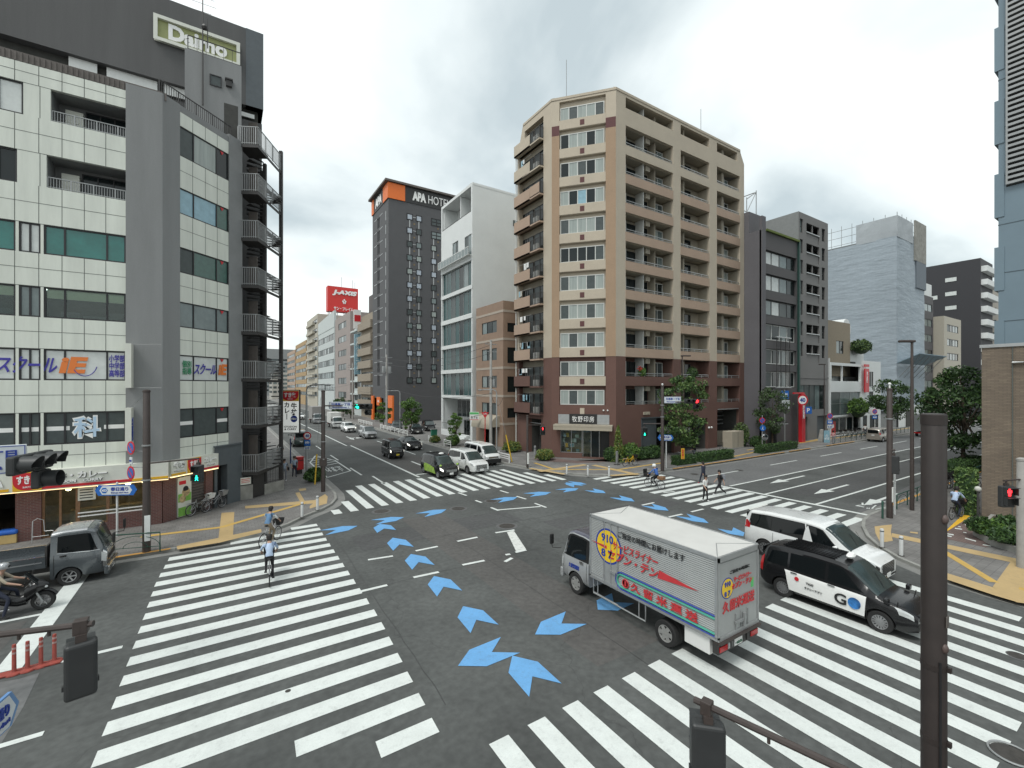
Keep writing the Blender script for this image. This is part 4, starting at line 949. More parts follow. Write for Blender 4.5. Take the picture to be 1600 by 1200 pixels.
for h in wL: window(b3, FL3, h[0], h[2], h[1]-h[0], 1.45, 3, panes=[MATS['glass_pale'],MATS['glass'],MATS['glass_screen']])
for h in wR: window(b3, FR3, h[0], h[2], h[1]-h[0], h[3]-h[2], 2, panes=[MATS['glass'],MATS['glass_pale']])
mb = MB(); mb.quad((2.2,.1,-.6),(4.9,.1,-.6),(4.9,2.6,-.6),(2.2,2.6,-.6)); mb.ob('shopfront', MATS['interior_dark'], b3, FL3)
mb = MB(); n = 8
prof = [(1.25*math.cos(i*PI/2/n), 2.5+1.35*math.sin(i*PI/2/n)) for i in range(n+1)]
for i in range(n): mb.quad((1.0,prof[i][1],prof[i][0]),(6.0,prof[i][1],prof[i][0]),(6.0,prof[i+1][1],prof[i+1][0]),(1.0,prof[i+1][1],prof[i+1][0]))
for x in (1.0,6.0): mb.add([(x,2.5,0)] + [(x,p[1],p[0]) for p in prof], [tuple(range(n+2))])
mb.box(1.0,6.0,2.25,2.5,1.2,1.25); mb.ob('dutch_awning', MATS['niche'], b3, FL3)

mat('white_wall', (.68,.7,.69), .7, var=.05, scale=.4, fine=.03)
b4 = thing('white_office_building', 'white slab building with a glazed front and open roof frame beside the dark hotel', 'building', (33,58,0))
FL4 = frame((28,63.6,0),(0,-1,0)); L4 = 10.2
flo = [(21.0,24.4),(17.3,20.55),(13.4,16.65),(9.7,12.95),(6.1,9.3)]
mb = MB(); wall(mb, L4, 0, 34.8, [(.3,L4-.3,z0,z1) for z0, z1 in flo] + [(.35,L4-.35,31.0,34.4),(4.0,5.9,25.1,28.2),(7.9,L4-.25,25.1,28.0),(.5,L4-.6,.2,5.7)], .35); mb.ob('wall', MATS['white_wall'], b4, FL4)
shell(b4, [(28,53.4),(37.5,53.4),(37.5,63.6),(28,63.6)], 0, 34.8, MATS['white_wall'], skip=(3,), par=3.7)
MB().box(.0,9.5,34.5,34.8,-.3,.03).ob('roof_beam', MATS['white_wall'], b4, frame((28,53.4,0),(1,0,0)))
mb = MB(); mb.box(5.75,5.95,31,34.4,-2.4,-.4); mb.box(.3,L4-.3,30.9,31,-2.4,-.3); mb.box(.03,L4-.03,30.9,34.78,-2.8,-2.4); mb.box(.3,.5,31,34.4,-2.4,-.36); mb.box(L4-.5,L4-.3,31,34.4,-2.4,-.36); mb.box(.06,L4-.06,34.45,34.76,-2.39,-.37); mb.ob('roof_terrace', MATS['white_wall'], b4, FL4)
for i, (z0, z1) in enumerate(flo):
    window(b4, FL4, .3, z0, L4-.6, z1-z0, 7, frame_m=MATS['steel_grey'], panes=[MATS['glass_tealgrey'],MATS['glass_tealgrey'],MATS['glass_screen'],MATS['glass_tealgrey'],MATS['glass'],MATS['glass_pale'] if i < 1 else MATS['glass_tealgrey']], inset=.28, fw=.06)
    MB().box(-.03,L4+.03,z1+.02,z1+.55,-.05,.04).ob('floor_slab', MATS['white_wall'], b4, FL4)
window(b4, FL4, 4.0, 25.1, 1.9, 3.1, 2, frame_m=MATS['alu'], panes=[MATS['glass_pale'],MATS['glass_screen']]); window(b4, FL4, 7.9, 25.1, L4-.25-7.9, 2.9, 2, frame_m=MATS['alu'], panes=[MATS['glass_screen'],MATS['glass_pale']])
mb = MB(); mb.box(.1,L4,25.05,25.1,.1,.6); mb.box(.1,L4,26.05,26.12,.55,.62); [mb.box(.1+i*1.0,.16+i*1.0,25.1,26.05,.56,.61) for i in range(11)]; mb.ob('balustrade', MATS['white_paint'], b4, FL4)
MB().box(.2,L4,25.12,26.0,.575,.585).ob('balustrade_glass', MATS['glass_pale'], b4, FL4)
window(b4, frame((28,53.4,0),(1,0,0)), 6.5, 30.2, .7, .8, 1, panes=[MATS['glass_pale']], inset=-.02)
mb = MB(); mb.quad((.5,.2,-3),(L4-.6,.2,-3),(L4-.6,5.7,-3),(.5,5.7,-3)); mb.quad((.5,5.7,-3),(L4-.6,5.7,-3),(L4-.6,5.7,-.3),(.5,5.7,-.3)); mb.quad((.5,.2,-.3),(.5,.2,-3),(.5,5.7,-3),(.5,5.7,-.3)); mb.quad((L4-.6,.2,-3),(L4-.6,.2,-.3),(L4-.6,5.7,-.3),(L4-.6,5.7,-3)); mb.box(5.5,8.4,.2,5.7,-3,-1.2); mb.ob('entrance_recess', MATS['white_wall'], b4, FL4)
window(b4, FL4, 3.4, 3.0, 4.6, 2.5, 3, frame_m=MATS['alu'], panes=[MATS['glass']], inset=1.1); window(b4, FL4, 5.6, .25, 2.6, 2.4, 3, frame_m=MATS['alu'], panes=[MATS['glass']], inset=1.1, name='entrance_door')
MB().box(3.2,8.3,2.75,2.95,-1.2,.3).ob('canopy', MATS['alu'], b4, FL4)
mb = MB(); railing(mb, 3.2, 1.0, 1.0, .02, z=.0, s0=.3); mb.ob('ramp_rail', MATS['steel_dark'], b4, FL4 @ T(0,1.0))
mb = MB(); mb.box(.2,3.4,0,1.0,-.5,.12); [mb.box(6.0,9.0,.13+.17*i,.3+.17*i,-.5,.9-.3*i) for i in range(3)]; mb.ob('ramp_wall', MATS['white_wall'], b4, FL4)

mat('hotel_grey', (.088,.088,.092), .7, var=.08, scale=.4, fine=.05)
mat('glass_hotel', (.42,.47,.53), .15, var=.2)
mat('bronze', (.2,.15,.09), .5, .3, var=.1)
b5 = thing('hotel_tower', 'tall dark grey hotel with an orange corner and white lettered band at roof level', 'building', (33,95,0))
FL5 = frame((28,101.3,0),(0,-1,0)); FR5 = frame((28,89.8,0),(1,0,0))
zr = [43.15-2.83*k for k in range(13)]
hR = []
for z in zr:
    hR += [(3.8,5.1,z-1.1,z+.2),(5.8,7.1,z-1.1,z+.2)]
    hR += [(9.15,10.45,z-1.1,z+.2)] if z < 40 else [(9.2,11.6,z-1.3,z+.3)]
mb = MB(); wall(mb, 16, 0, 45.6, hR, .12); mb.ob('wall', MATS['hotel_grey'], b5, FR5)
hL = []
for z in zr: hL += [(3.7,4.4,z-1.6,z+.6),(4.6,5.3,z-1.6,z+.6)]
mb = MB(); wall(mb, 11.5, 5.6, 45.6, hL, .3); wall(mb, 11.5, 0, 5.6, [(1.5,8.2,.1,5.0)], .5); mb.ob('wall', MATS['hotel_grey'], b5, FL5)
shell(b5, [(28,89.8),(44,89.8),(44,101.3),(28,101.3)], 0, 45.6, MATS['hotel_grey'], skip=(0,3), par=.1)
gp = MATS['glass_pale']
for i, h in enumerate(hR): window(b5, FR5, h[0], h[2], h[1]-h[0], h[3]-h[2], 1 if h[1]-h[0] < 2 else 2, rows=1 if h[1]-h[0] < 2 else 2, panes=[MATS[('glass_hotel','glass_pale','glass_hotel','glass_curtain','glass_screen')[(i*7+i//3) % 5]]], fw=.16, frame_m=MATS['black'], inset=-.04)
for h in hL: window(b5, FL5, h[0], h[2], .7, 2.2, 1, panes=[MATS['glass_white'] if h[0] < 4 else gp], fw=.07, inset=.2)
for x in (4.45,6.45,9.75):
    MB().box(x-.1,x+.1,9.0,39 if x > 9 else 42.2,-.05,-.0+.02).ob('pale_strip', MATS['alu'], b5, FR5)
for z in zr:
    MB().box(4.92,5.98,z-.45,z-.33,-.02,.02).ob('pale_strip', MATS['alu'], b5, FR5)
    MB().box(5.25,5.62,z-1.95,z-1.6,-.02,.03).ob('ornament', MATS['bronze'], b5, FR5); MB().box(10.6,10.95,z-1.95,z-1.6,-.02,.03).ob('ornament', MATS['bronze'], b5, FR5)
    MB().box(5.4,7.6,z+.62,z+.75,-.02,.03).ob('pale_strip', MATS['alu'], b5, FL5); MB().box(1.4,3.4,z+.62,z+.75,-.02,.03).ob('pale_strip', MATS['alu'], b5, FL5)
    MB().box(9.6,9.9,z-1.5,z+.4,-.02,.03).ob('pale_strip', MATS['alu'], b5, FL5)
MB().box(3.6,5.4,6.5,44.2,-.28,-.22).ob('recess', MATS['black'], b5, FL5)
mb = MB(); mb.box(27.9,44.1,89.7,101.4,45.6,48.9); hb = mb.ob('sign_band', MATS['letter_black'], b5, I)
mb = MB(); mb.box(27.8,31.4,89.6,93.0,45.62,48.8); mb.ob('orange_corner', MATS['orange'], hb, I)
mb = MB(); mb.box(27.8,29.0,99.8,101.5,45.62,48.8); mb.ob('orange_corner', MATS['orange'], hb, I)
mb = MB(); mb.box(27.2,44.5,89.2,102,48.9,49.3); mb.ob('roof_slab', MATS['rib_brown'], hb, I)
text('APA', 1.9, MATS['letter_white'], hb, FR5 @ T(6.5,47.2,.14), w=3.0, bold=.06, ext=.05); text('HOTEL', 1.75, MATS['letter_white'], hb, FR5 @ T(11.0,47.2,.14), w=5.0, bold=.0, ext=.05)
text('APA', 2.0, MATS['letter_white'], hb, FL5 @ T(5.0,47.2,.14), w=4.6, bold=.06, ext=.05)
mb = MB(); mb.quad((1.5,.1,-3),(8.2,.1,-3),(8.2,5,-3),(1.5,5,-3)); mb.quad((1.5,5,-3),(8.2,5,-3),(8.2,5,-.4),(1.5,5,-.4)); mb.quad((8.2,.1,-3),(8.2,.1,-.4),(8.2,5,-.4),(8.2,5,-3)); mb.quad((1.5,.1,-.4),(1.5,.1,-3),(1.5,5,-3),(1.5,5,-.4)); mb.ob('entrance_recess', MATS['rib_brown'], b5, FL5)
MB().box(-.2,1.5,0,5.4,-.4,.3).ob('orange_panel', MATS['orange'], b5, FL5); MB().box(3.4,6.0,3.4,5.2,-.3,.1).ob('orange_panel', MATS['orange'], b5, FL5); MB().box(5.6,8.0,.1,3.0,-2.9,-2.7).ob('orange_panel', MATS['orange'], b5, FL5)
text('APA', .5, MATS['letter_white'], b5, FL5 @ T(4.7,4.3,.11), w=1.2, bold=.04)
op = thing('orange_pylon_sign', 'tall orange sign panel standing on the hotel forecourt', 'sign', (26.8,84.5,.1))
MB().box(-.15,.15,-1.4,1.4,.3,5.6).ob('panel', MATS['orange'], op); MB().box(-.2,.2,-1.3,1.3,0,.32).ob('base', MATS['hotel_grey'], op)

def strip_block(name, label, x0, x1, y0, y1, top, m, floors, base=3.5, cols=4, side='L', wh=.5, gm='glass', m2=None, marg=.6, end=True):
    """row-house block: left face (facing -x) and front face (facing -y) with window bands"""
    t = thing(name, label, 'building', ((x0+x1)/2,(y0+y1)/2,0))
    FLx = frame((x0,y1,0),(0,-1,0)); FRx = frame((x0,y0,0),(1,0,0)); ph = (top-base-1)/floors
    hl = [(marg,(y1-y0)-marg,base+ph*i+ph*(1-wh)*.6,base+ph*i+ph*(1-wh)*.6+ph*wh) for i in range(floors)]
    hr = [(marg,(x1-x0)-marg,a[2],a[3]) for a in hl]
    mb = MB(); wall(mb, y1-y0, 0, top, hl if 'L' in side else [], .15); mb.ob('wall', m, t, FLx)
    mb = MB(); wall(mb, x1-x0, 0, top, hr if 'R' in side else [], .15); mb.ob('wall', m, t, FRx)
    shell(t, [(x0,y0),(x1,y0),(x1,y1),(x0,y1)], 0, top, m, skip=(0,3), par=.3)
    G_ = [MATS[gm], MATS['glass_pale'], MATS['glass_screen']]
    for i, a in enumerate(hl):
        r = random.Random(i)
        if 'L' in side: window(t, FLx, a[0], a[2], a[1]-a[0], a[3]-a[2], cols, panes=[r.choice(G_) for _ in range(cols)], fw=.12)
    for i, a in enumerate(hr):
        r = random.Random(i+5); c = max(1, int((x1-x0)/2.5))
        if 'R' in side: window(t, FRx, a[0], a[2], a[1]-a[0], a[3]-a[2], c, panes=[r.choice(G_) for _ in range(c)], fw=.12)
    return t, FLx, FRx
mat('taupe', (.30,.255,.2), .8, var=.08); mat('pink_grey', (.33,.285,.265), .8, var=.06, scale=.5); mat('pale_green_white', (.52,.56,.55), .7, var=.05)
mat('cream_wall', (.45,.42,.35), .8, var=.06); mat('ochre_wall', (.4,.28,.15), .8, var=.08); mat('far_grey', (.24,.25,.25), .8, var=.08); mat('far_pale', (.42,.40,.36), .8, var=.08)
# balcony block
t, fl, fr = strip_block('balcony_block', 'taupe block with stacked corner balconies next to the hotel', 28.6,38,102,113.5,24.6, MATS['taupe'], 7, 2.6, 4, 'L', .42)
for i in range(7):
    z = 3.6+3.05*i; MB().box(-.1,11.5,z-1.0,z+.75,.0,.9).ob('balcony', MATS['taupe'], t, fl)
mb = MB(); mb.box(29.5,36,104,110,24.3,29.2); mb.ob('roof_screen', MATS['steel_brown'], t, I)
# narrow white building with vertical sign
t, fl, fr = strip_block('narrow_white_building', 'narrow pale building with a long blue vertical sign, beyond the taupe balconies', 28.8,38,114,121.5,22.5, MATS['pale_green_white'], 6, 3, 3, 'L', .5)
for i in range(6): MB().box(-.05,7.5,5.4+3.2*i,5.8+3.2*i,-.1,1.0).ob('balcony', MATS['pale_green_white'], t, fl)
sgn = MB().box(27.2,28.6,114.6,115.0,10.5,20.5).ob('vertical_sign', MATS['glass_blue'], t, I)
text('歯\n科\nク\nリ\nニ\nッ\nク', 8.4, MATS['letter_white'], sgn, frame((27.9,114.58,15.5),(1,0,0)), w=.9)
MB().box(27.0,28.7,114.2,114.6,21.8,26.5).ob('projecting_sign', MATS['letter_white'], t, I); MB().box(27.1,28.6,114.15,114.19,23.6,25.2).ob('sign_mark', MATS['letter_red'], t, I)
# pink grey block
t, fl, fr = strip_block('pinkish_office_block', 'pinkish grey office block with a rounded corner and wide windows under the red roof sign', 28,42,122.5,141.5,27.4, MATS['pink_grey'], 6, 3, 3, 'L', .45, marg=4.5)
# banded block
t, fl, fr = strip_block('banded_office_block', 'pale office block with alternating white and window bands beyond the pinkish block', 28,44,142.5,170,25.5, MATS['pale_green_white'], 5, 5, 10, 'L', .5, marg=.4)
mb = MB(); mb.slab([(27.9,170,25.5),(27.9,142.5,25.5),(27.9,142.5,30.5),(27.9,170,29.5)],(.6,0,0)); mb.ob('roof_screen', MATS['pale_green_white'], t, I)
# red roof sign
rs = thing('red_roof_sign', 'big red billboard with white lettering on the roof of the banded office block', 'sign', (33,155,25.5))
FS_ = frame((28.4,154.9,0),(1,0,0))
mb = MB(); mb.box(28.4,38.0,155,158,32.2,40.4); bd = mb.ob('board', MATS['red_paint'] if False else mat('billboard_red', (.62,.035,.03), .5, var=.04), rs, I)
mb = MB()
for x in (29,31.5,34,37): 
    for y in (155.3,157.7): mb.tube([(x,y,25.2),(x,y,32.2)], .12, 5)
for y in (155.3,157.7): mb.bar((29,y,28.5),(37,y,28.5),.1,.1)
mb.bar((29,155.3,28.5),(29,157.7,28.5),.1,.1); mb.bar((37,155.3,28.5),(37,157.7,28.5),.1,.1)
mb.ob('steel_legs', MATS['steel_grey'], rs, I)
text('J-AXIS', 1.9, MATS['letter_white'], rs, FS_ @ T(5.3,6.55+31.8,.08), w=7.8, bold=.07, shear=.2, ext=.03)
text('サン・フレイム', 1.1, MATS['letter_white'], rs, FS_ @ T(4.9,33.2,.08), w=6.2, bold=.03, ext=.03)
mb = MB(); c = (5.1,35.6,.06)
for dx, dy in ((0,.55),(-.42,.1),(.42,.1),(-.2,-.4),(.25,-.4)): mb.slab([(c[0]+dx,c[1]+dy+.38,c[2]),(c[0]+dx-.3,c[1]+dy,c[2]),(c[0]+dx,c[1]+dy-.38,c[2]),(c[0]+dx+.3,c[1]+dy,c[2])][::-1], (0,0,.03))
mb.ob('emblem', MATS['letter_white'], rs, FS_)
for k, x in enumerate((33,36.5,37.3)):
    mb = MB(); mb.tube([(x,156.5,40.4),(x,156.5,44-.6*k)], .06, 4); mb.ob('mast', MATS['steel_grey'], rs, I)
t, fl, fr = strip_block('cream_balcony_block', 'cream block with dark balcony recesses far along the avenue on its right side', 28,46,171.5,196,33.5, MATS['cream_wall'], 9, 3, 5, 'L', .5)
for i in range(9): MB().box(4,19,4.6+3.2*i,5.5+3.2*i,0,.9).ob('balcony', MATS['cream_wall'], t, fl)
t, fl, fr = strip_block('ochre_block', 'ochre plastered block standing beyond the cream balcony block', 28,46,198,230,26.5, MATS['ochre_wall'], 7, 3, 8, 'L', .45)
t, fl, fr = strip_block('brown_far_block', 'narrow brown and white block beyond the ochre block', 28,50,232,262,25, MATS['tan_spandrel'], 7, 3, 8, 'L', .45)
t, fl, fr = strip_block('distant_grey_block', 'broad grey block closing the far end of the narrower avenue', 8,60,430,450,33, MATS['far_grey'], 9, 3, 10, 'R', .5)
mb = MB(); mb.box(30,52,432,446,33,40); mb.ob('roof_plant', MATS['far_grey'], t, I)
t, fl, fr = strip_block('distant_pale_block', 'low cream block in front of the distant grey one', 27,44,330,348,17, MATS['far_pale'], 5, 3, 8, 'LR', .5)
t, fl, fr = strip_block('distant_pale_block', 'far off white block low on the horizon behind the bowl restaurant sign', 24,27,300,320,12, MATS['far_pale'], 3, 3, 8, 'LR', .5)

mat('charcoal', (.085,.08,.082), .7, var=.1, scale=.4, fine=.05); mat('charcoal_side', (.13,.125,.135), .75, var=.08, scale=.3, fine=.04); mat('mid_grey', (.185,.18,.175), .75, var=.08, scale=.4, fine=.05)
b6 = thing('charcoal_office_building', 'charcoal office block with ribbon windows directly right of the beige apartments', 'building', (60,36,0))
F6 = frame((55.05,29.5,0),(1,0,0)); L6 = 9.15
zs = [(24.3,26.0,0),(21.45,23.6,1),(18.5,20.6,1),(15.4,17.5,1),(12.4,14.5,1),(9.5,11.6,1),(7.55-1.6,7.55-.1,0)]
zz6 = [(22.6,24.3),(19.2,21.4),(16.0,18.3),(12.9,15.2),(10.0,12.0),(7.0,9.1)]
zz6 = [(22.5,24.3),(19.25,21.35),(16.2,18.2),(13.1,15.2),(10.1,12.1),(7.2,9.3)]
mb = MB(); wall(mb, L6, 0, 26.5, [(.9,L6-.5,a,b) for a, b in zz6] + [(1.2,3.6,.1,2.6)], .35); mb.ob('wall', MATS['charcoal'], b6, F6)
shell(b6, [(55.05,29.5),(64.2,29.5),(64.2,42),(55.05,42)], 0, 26.5, MATS['charcoal_side'], skip=(0,), par=.3)
MB().box(0,.85,0,28.2,-.2,.12).ob('pier', MATS['charcoal_side'], b6, F6)
mb = MB(); mb.box(55.05,57.8,31,36,26.5,29.2); mb.ob('lift_tower', MATS['charcoal_side'], b6, I)
mb = MB()
for p, q in (((55.4,31.5,29.2),(55.4,31.5,31.2)),((57.6,31.5,29.2),(57.6,31.5,32.6)),((57.6,35.5,29.2),(57.6,35.5,32.6)),((55.4,31.5,31),(57.6,31.5,32.4)),((55.4,31.5,29.3),(57.6,31.5,32.4)),((57.6,31.5,32.4),(57.6,35.5,32.4)),((57.6,31.5,29.3),(57.6,35.5,32.4))): mb.tube([p,q],.06,4)
mb.ob('roof_frame', MATS['steel_grey'], b6, I)
for i, (a, b) in enumerate(zz6):
    pn = [MATS['glass_white'],MATS['glass_white'],MATS['glass_pale'],MATS['glass']] if i < 2 else [MATS['glass_pale'],MATS['glass_white'],MATS['glass_screen'],MATS['glass']] if i < 3 else [MATS['glass_screen'],MATS['glass'],MATS['glass_pale'],MATS['glass']]
    window(b6, F6, .95, a+.1, L6-1.5, b-a-.15, 4, panes=pn, frame_m=MATS['white_frame'] if i > 2 else MATS['dark_frame'], inset=.3, fw=.1)
mb = MB(); mb.box(.9,L6-.1,26.5,26.75,-.6,.25); mb.ob('roof_planting', mat('moss_green', (.13,.17,.04), .9, var=.4, scale=6), b6, F6)
MB().box(L6-.25,L6,0,26.5,-.2,.25).ob('green_fin', mat('deep_green', (.02,.06,.05), .5, var=.1), b6, F6)
for x in (3.2,4.2,5.4,6.4): 
    mb = MB(); mb.box(x-.04,x+.04,7.2,13.6,.2,.28); mb.ob('sign_bracket', MATS['steel_dark'], b6, F6)
for z in (13.55,7.2): MB().box(3.0,6.6,z,z+.12,.15,.35).ob('sign_bracket', MATS['alu'], b6, F6)
MB().box(1.2,3.6,.1,2.6,-.6,-.5).ob('door', MATS['black'], b6, F6); MB().box(.9,4.0,2.7,2.82,0,1.2).ob('canopy', MATS['alu'], b6, F6); MB().box(.9,1.15,.1,2.7,0,.1).ob('brick_pier', MATS['brick_shop'], b6, F6)
b7 = thing('grey_apartment_building', 'mid grey apartment block with paired balcony openings, right of the charcoal block', 'building', (69,36,0))
F7 = frame((64.25,29.5,0),(1,0,0)); L7 = 8.5
z7 = [27.1-2.75*k for k in range(7)]; h7 = []
for z in z7: h7 += [(1.15-.9,1.2,z+.7,z+2.75-.1) if False else (.35,1.2,z+.9,z+2.75), (2.15,5.85,z+.1,z+2.5), (6.6,7.6,z+.8,z+2.6)]
mb = MB(); wall(mb, L7, 8.6, 30.7, [(h[0],h[1],h[2],h[3]-.0) for h in h7], .25); wall(mb, L7, 0, 8.6, [(.4,7.8,4.2,7.6),(.5,2.4,.1,3.3),(5.2,8.2,.1,3.3)], .3); mb.ob('wall', MATS['mid_grey'], b7, F7)
shell(b7, [(64.25,29.5),(72.75,29.5),(72.75,40),(64.25,40)], 0, 30.7, MATS['far_grey'], skip=(0,), par=.3)
for h in h7:
    if h[0] == 2.15:
        z = h[2]; mb = MB(); mb.box(2.15,5.85,z,z+1.15,-.2,-.1); bl = mb.ob('balcony_panel', MATS['mid_grey'], b7, F7)
        MB().box(3.92,4.08,z+1.15,z+2.4,-.2,-.05).ob('post', MATS['mid_grey'], bl, F7); MB().box(2.1,5.9,z+1.1,z+1.22,-.1,.05).ob('handrail', MATS['alu'], bl, F7)
        mb = MB(); mb.quad((2.15,z,-1.4),(5.85,z,-1.4),(5.85,z+2.4,-1.4),(2.15,z+2.4,-1.4)); mb.quad((2.15,z+2.4,-1.4),(5.85,z+2.4,-1.4),(5.85,z+2.4,-.2),(2.15,z+2.4,-.2)); mb.ob('recess_wall', MATS['interior_dark'], bl, F7)
    else: window(b7, F7, h[0], h[2], h[1]-h[0], h[3]-h[2], 1, rows=2, panes=[MATS['glass_pale'] if h[0] < 1 else MATS['glass']], inset=.2)
window(b7, F7, .4, 4.2, 7.4, 3.4, 5, panes=[MATS['glass_pale'],MATS['glass_screen'],MATS['glass_screen'],MATS['glass_pale'],MATS['glass']], inset=.2)
MB().box(.5,2.4,.1,3.3,-.5,-.4).ob('door', MATS['slate'], b7, F7); MB().box(5.2,8.2,.1,3.3,-.5,-.4).ob('shutter', MATS['slate'], b7, F7)
MB().box(-.05,8.55,8.5,8.75,-.1,.06).ob('string_course', MATS['mid_grey'], b7, F7)
# red sign totem
rt = thing('red_sign_column', 'tall narrow red sign column with white characters in front of the charcoal block', 'sign', (63.4,28.7,.135))
rc = MB().box(-.46,.46,-.2,.2,0,6.3).ob('column', MATS['red_sign'], rt); MB().box(-2.2,.46,-.1,.1,6.3,6.5).ob('arm', MATS['red_sign'], rt)
text('東\n京\n信\n用', 2.4, MATS['letter_white'], rc, Matrix.Translation(Vector((63.4,28.48,4.4))) @ Matrix.Rotation(PI/2,4,'X'), w=.55, bold=.04)
# white shop with glass front and tan house behind it
b8 = thing('white_shop_house', 'low white shop with a tall glazed front and a projecting red banner', 'building', (82,33,0))
F8 = frame((73.4,29.5,0),(1,0,0)); L8 = 18.4
mb = MB(); wall(mb, 10.8, 0, 10.9, [(.3,10.5,3.1,6.6),(.5,10.5,8.2,10.5),(.4,10.4,.2,2.9)], .3); wall(mb, L8, 0, 11.5, [(13.6,15.4,7.4,9.8),(13.6,15.4,4.2,6.6),(11.3,13,.1,2.8),(14,17.5,.1,2.8)], .3, s0=10.8); mb.ob('wall', MATS['white_wall'], b8, F8)
shell(b8, [(73.4,29.5),(91.8,29.5),(91.8,40),(73.4,40)], 0, 11.5, MATS['white_wall'], skip=(0,), par=.8)
mb = MB(); mb.quad((.5,8.2,-3),(10.5,8.2,-3),(10.5,10.6,-3),(.5,10.6,-3)); mb.quad((.5,8.2,-.3),(10.5,8.2,-.3),(10.5,8.2,-3),(.5,8.2,-3)); mb.box(4.2,4.4,8.2,10.5,-.3,-.1); mb.ob('terrace', MATS['white_wall'], b8, F8)
window(b8, F8, .3, 3.1, 10.2, 3.5, 3, rows=2, panes=[MATS['glass_screen'],MATS['glass_pale'],MATS['glass_pale']], inset=.2, frame_m=MATS['alu'])
window(b8, F8, .4, .2, 10, 2.7, 4, panes=[MATS['glass']], inset=1.0, frame_m=MATS['white_frame'], fw=.3)
for z in (7.4,4.2): window(b8, F8, 13.6, z, 1.8, 2.4, 2, panes=[MATS['glass_screen'],MATS['glass']])
window(b8, F8, 11.3, .1, 1.7, 2.7, 1, panes=[MATS['glass']]); window(b8, F8, 14, .1, 3.5, 2.7, 2, panes=[MATS['glass']])
bn = MB().box(10.9,12.4,6.5,10.2,.3,.45).ob('red_banner', MATS['red_sign'], b8, F8); text('本\n店\n舗', 1.8, MATS['letter_white'], bn, F8 @ T(11.65,8.9,.46), w=.55, bold=.05); MB().box(10.9,12.6,10.5,10.9,.3,.4).ob('banner_arm', MATS['red_sign'], b8, F8)
b9 = thing('tan_house', 'tan walled house with a barrel gable and roof planting rising behind the white shop', 'building', (80,36,0))
F9 = frame((73.5,31.5,0),(1,0,0))
mb = MB(); wall(mb, 12.0, 9, 17.6, [(7.0,9.6,12.6,14.6)], .2); mb.ob('wall', mat('house_tan', (.27,.225,.165), .85, var=.08), b9, F9)
shell(b9, [(73.5,31.5),(85.5,31.5),(85.5,42),(73.5,42)], 9, 17.6, MATS['house_tan'], skip=(0,)); window(b9, F9, 7.0, 12.6, 2.6, 2.0, 2, panes=[MATS['glass_pale'],MATS['glass']])
mb = MB(); mb.box(12.0,18.4,8,12.7,-6,-.4); mb.box(12.0,18.4,12.7,15.0,-.9,-.4); mb.ob('annex', MATS['white_wall'], b9, F9); MB().box(13,15,9,11.5,-.5,-.35).ob('recess', MATS['interior_dark'], b9, F9)
mb = MB(); mb.lathe([(1.5,0),(1.5,5)],20,Matrix.Translation((13.4,16.9,-6)) @ Matrix.Diagonal((1,1.15,1,1))); mb.ob('barrel_gable', MATS['white_wall'], b9, F9)
# scaffolded building
def net_mat():
    m = mat('scaffold_net', (.34,.39,.43), .85, var=.09, scale=.12, fine=.05, streak=.3)
    nt = m.node_tree; N = nt.nodes; L = nt.links; b = N['Principled BSDF']; tc = N.new('ShaderNodeTexCoord')
    w1 = N.new('ShaderNodeTexNoise'); w1.inputs['Scale'].default_value = .35; mp = N.new('ShaderNodeMapping'); mp.inputs['Scale'].default_value = (1,1,3.5); L.new(tc.outputs['Object'], mp.inputs['Vector']); L.new(mp.outputs[0], w1.inputs['Vector'])
    bp = N.new('ShaderNodeBump'); bp.inputs['Strength'].default_value = .35; bp.inputs['Distance'].default_value = .4; L.new(w1.outputs['Fac'], bp.inputs['Height']); L.new(bp.outputs[0], b.inputs['Normal'])
    return m
net_mat(); mat('tower_net', (.16,.185,.21), .85, var=.1); mat('net_pale', (.40,.43,.45), .85, var=.1, scale=.3, fine=.05)
b10 = thing('scaffolded_building', 'tall building wrapped in pale grey scaffold netting', 'building', (95,33,0))
FA10 = (73.5, 100.3); mb = MB()
def netwall(mb, p, q, z0, z1, nx, nz, amp, seed):
    r = random.Random(seed); p = Vector(p); q = Vector(q); n_ = (q-p).cross(Vector((0,0,1))).normalized(); k = len(mb.v); vs = []
    for j in range(nz+1):
        for i in range(nx+1):
            bulge = amp*(.5+.5*math.sin(i*2.1+seed))*(1 if 0 < i < nx else 0) * (.3 if j % 3 == 0 else 1) + r.uniform(-.04,.04)
            vs.append(p.lerp(q,i/nx) + n_*bulge + Vector((0,0,z0+(z1-z0)*j/nz)))
    fs = [(j*(nx+1)+i, j*(nx+1)+i+1, (j+1)*(nx+1)+i+1, (j+1)*(nx+1)+i) for j in range(nz) for i in range(nx)]
    mb.add(vs, fs)
netwall(mb, (100.3,29.9,0), (114.5,29.9,0), 4, 35.5, 8, 18, .1, 3); netwall(mb, (100.3,46,0), (100.3,29.9,0), 3, 34.2, 9, 18, .1, 4)
mb.ob('netting', MATS['scaffold_net'], b10, I, smooth=True, ang=60)
MB().box(100.6,114.2,30.2,46,0,34.5).ob('wall', MATS['far_grey'], b10, I)
mb = MB()
for i in range(10): mb.tube([(100.4,29.9+1.7*i,34),(100.4,29.9+1.7*i,38.4)], .045, 4)
for i in range(7): mb.tube([(100.4+2.3*i,29.9,34),(100.4+2.3*i,29.9,38.4)], .045, 4)
for z in (34.8,36.2,37.6): mb.tube([(100.4,46,z),(100.4,29.9,z),(114.4,29.9,z)], .04, 4)
mb.ob('scaffold_tubes', MATS['steel_grey'], b10, I)
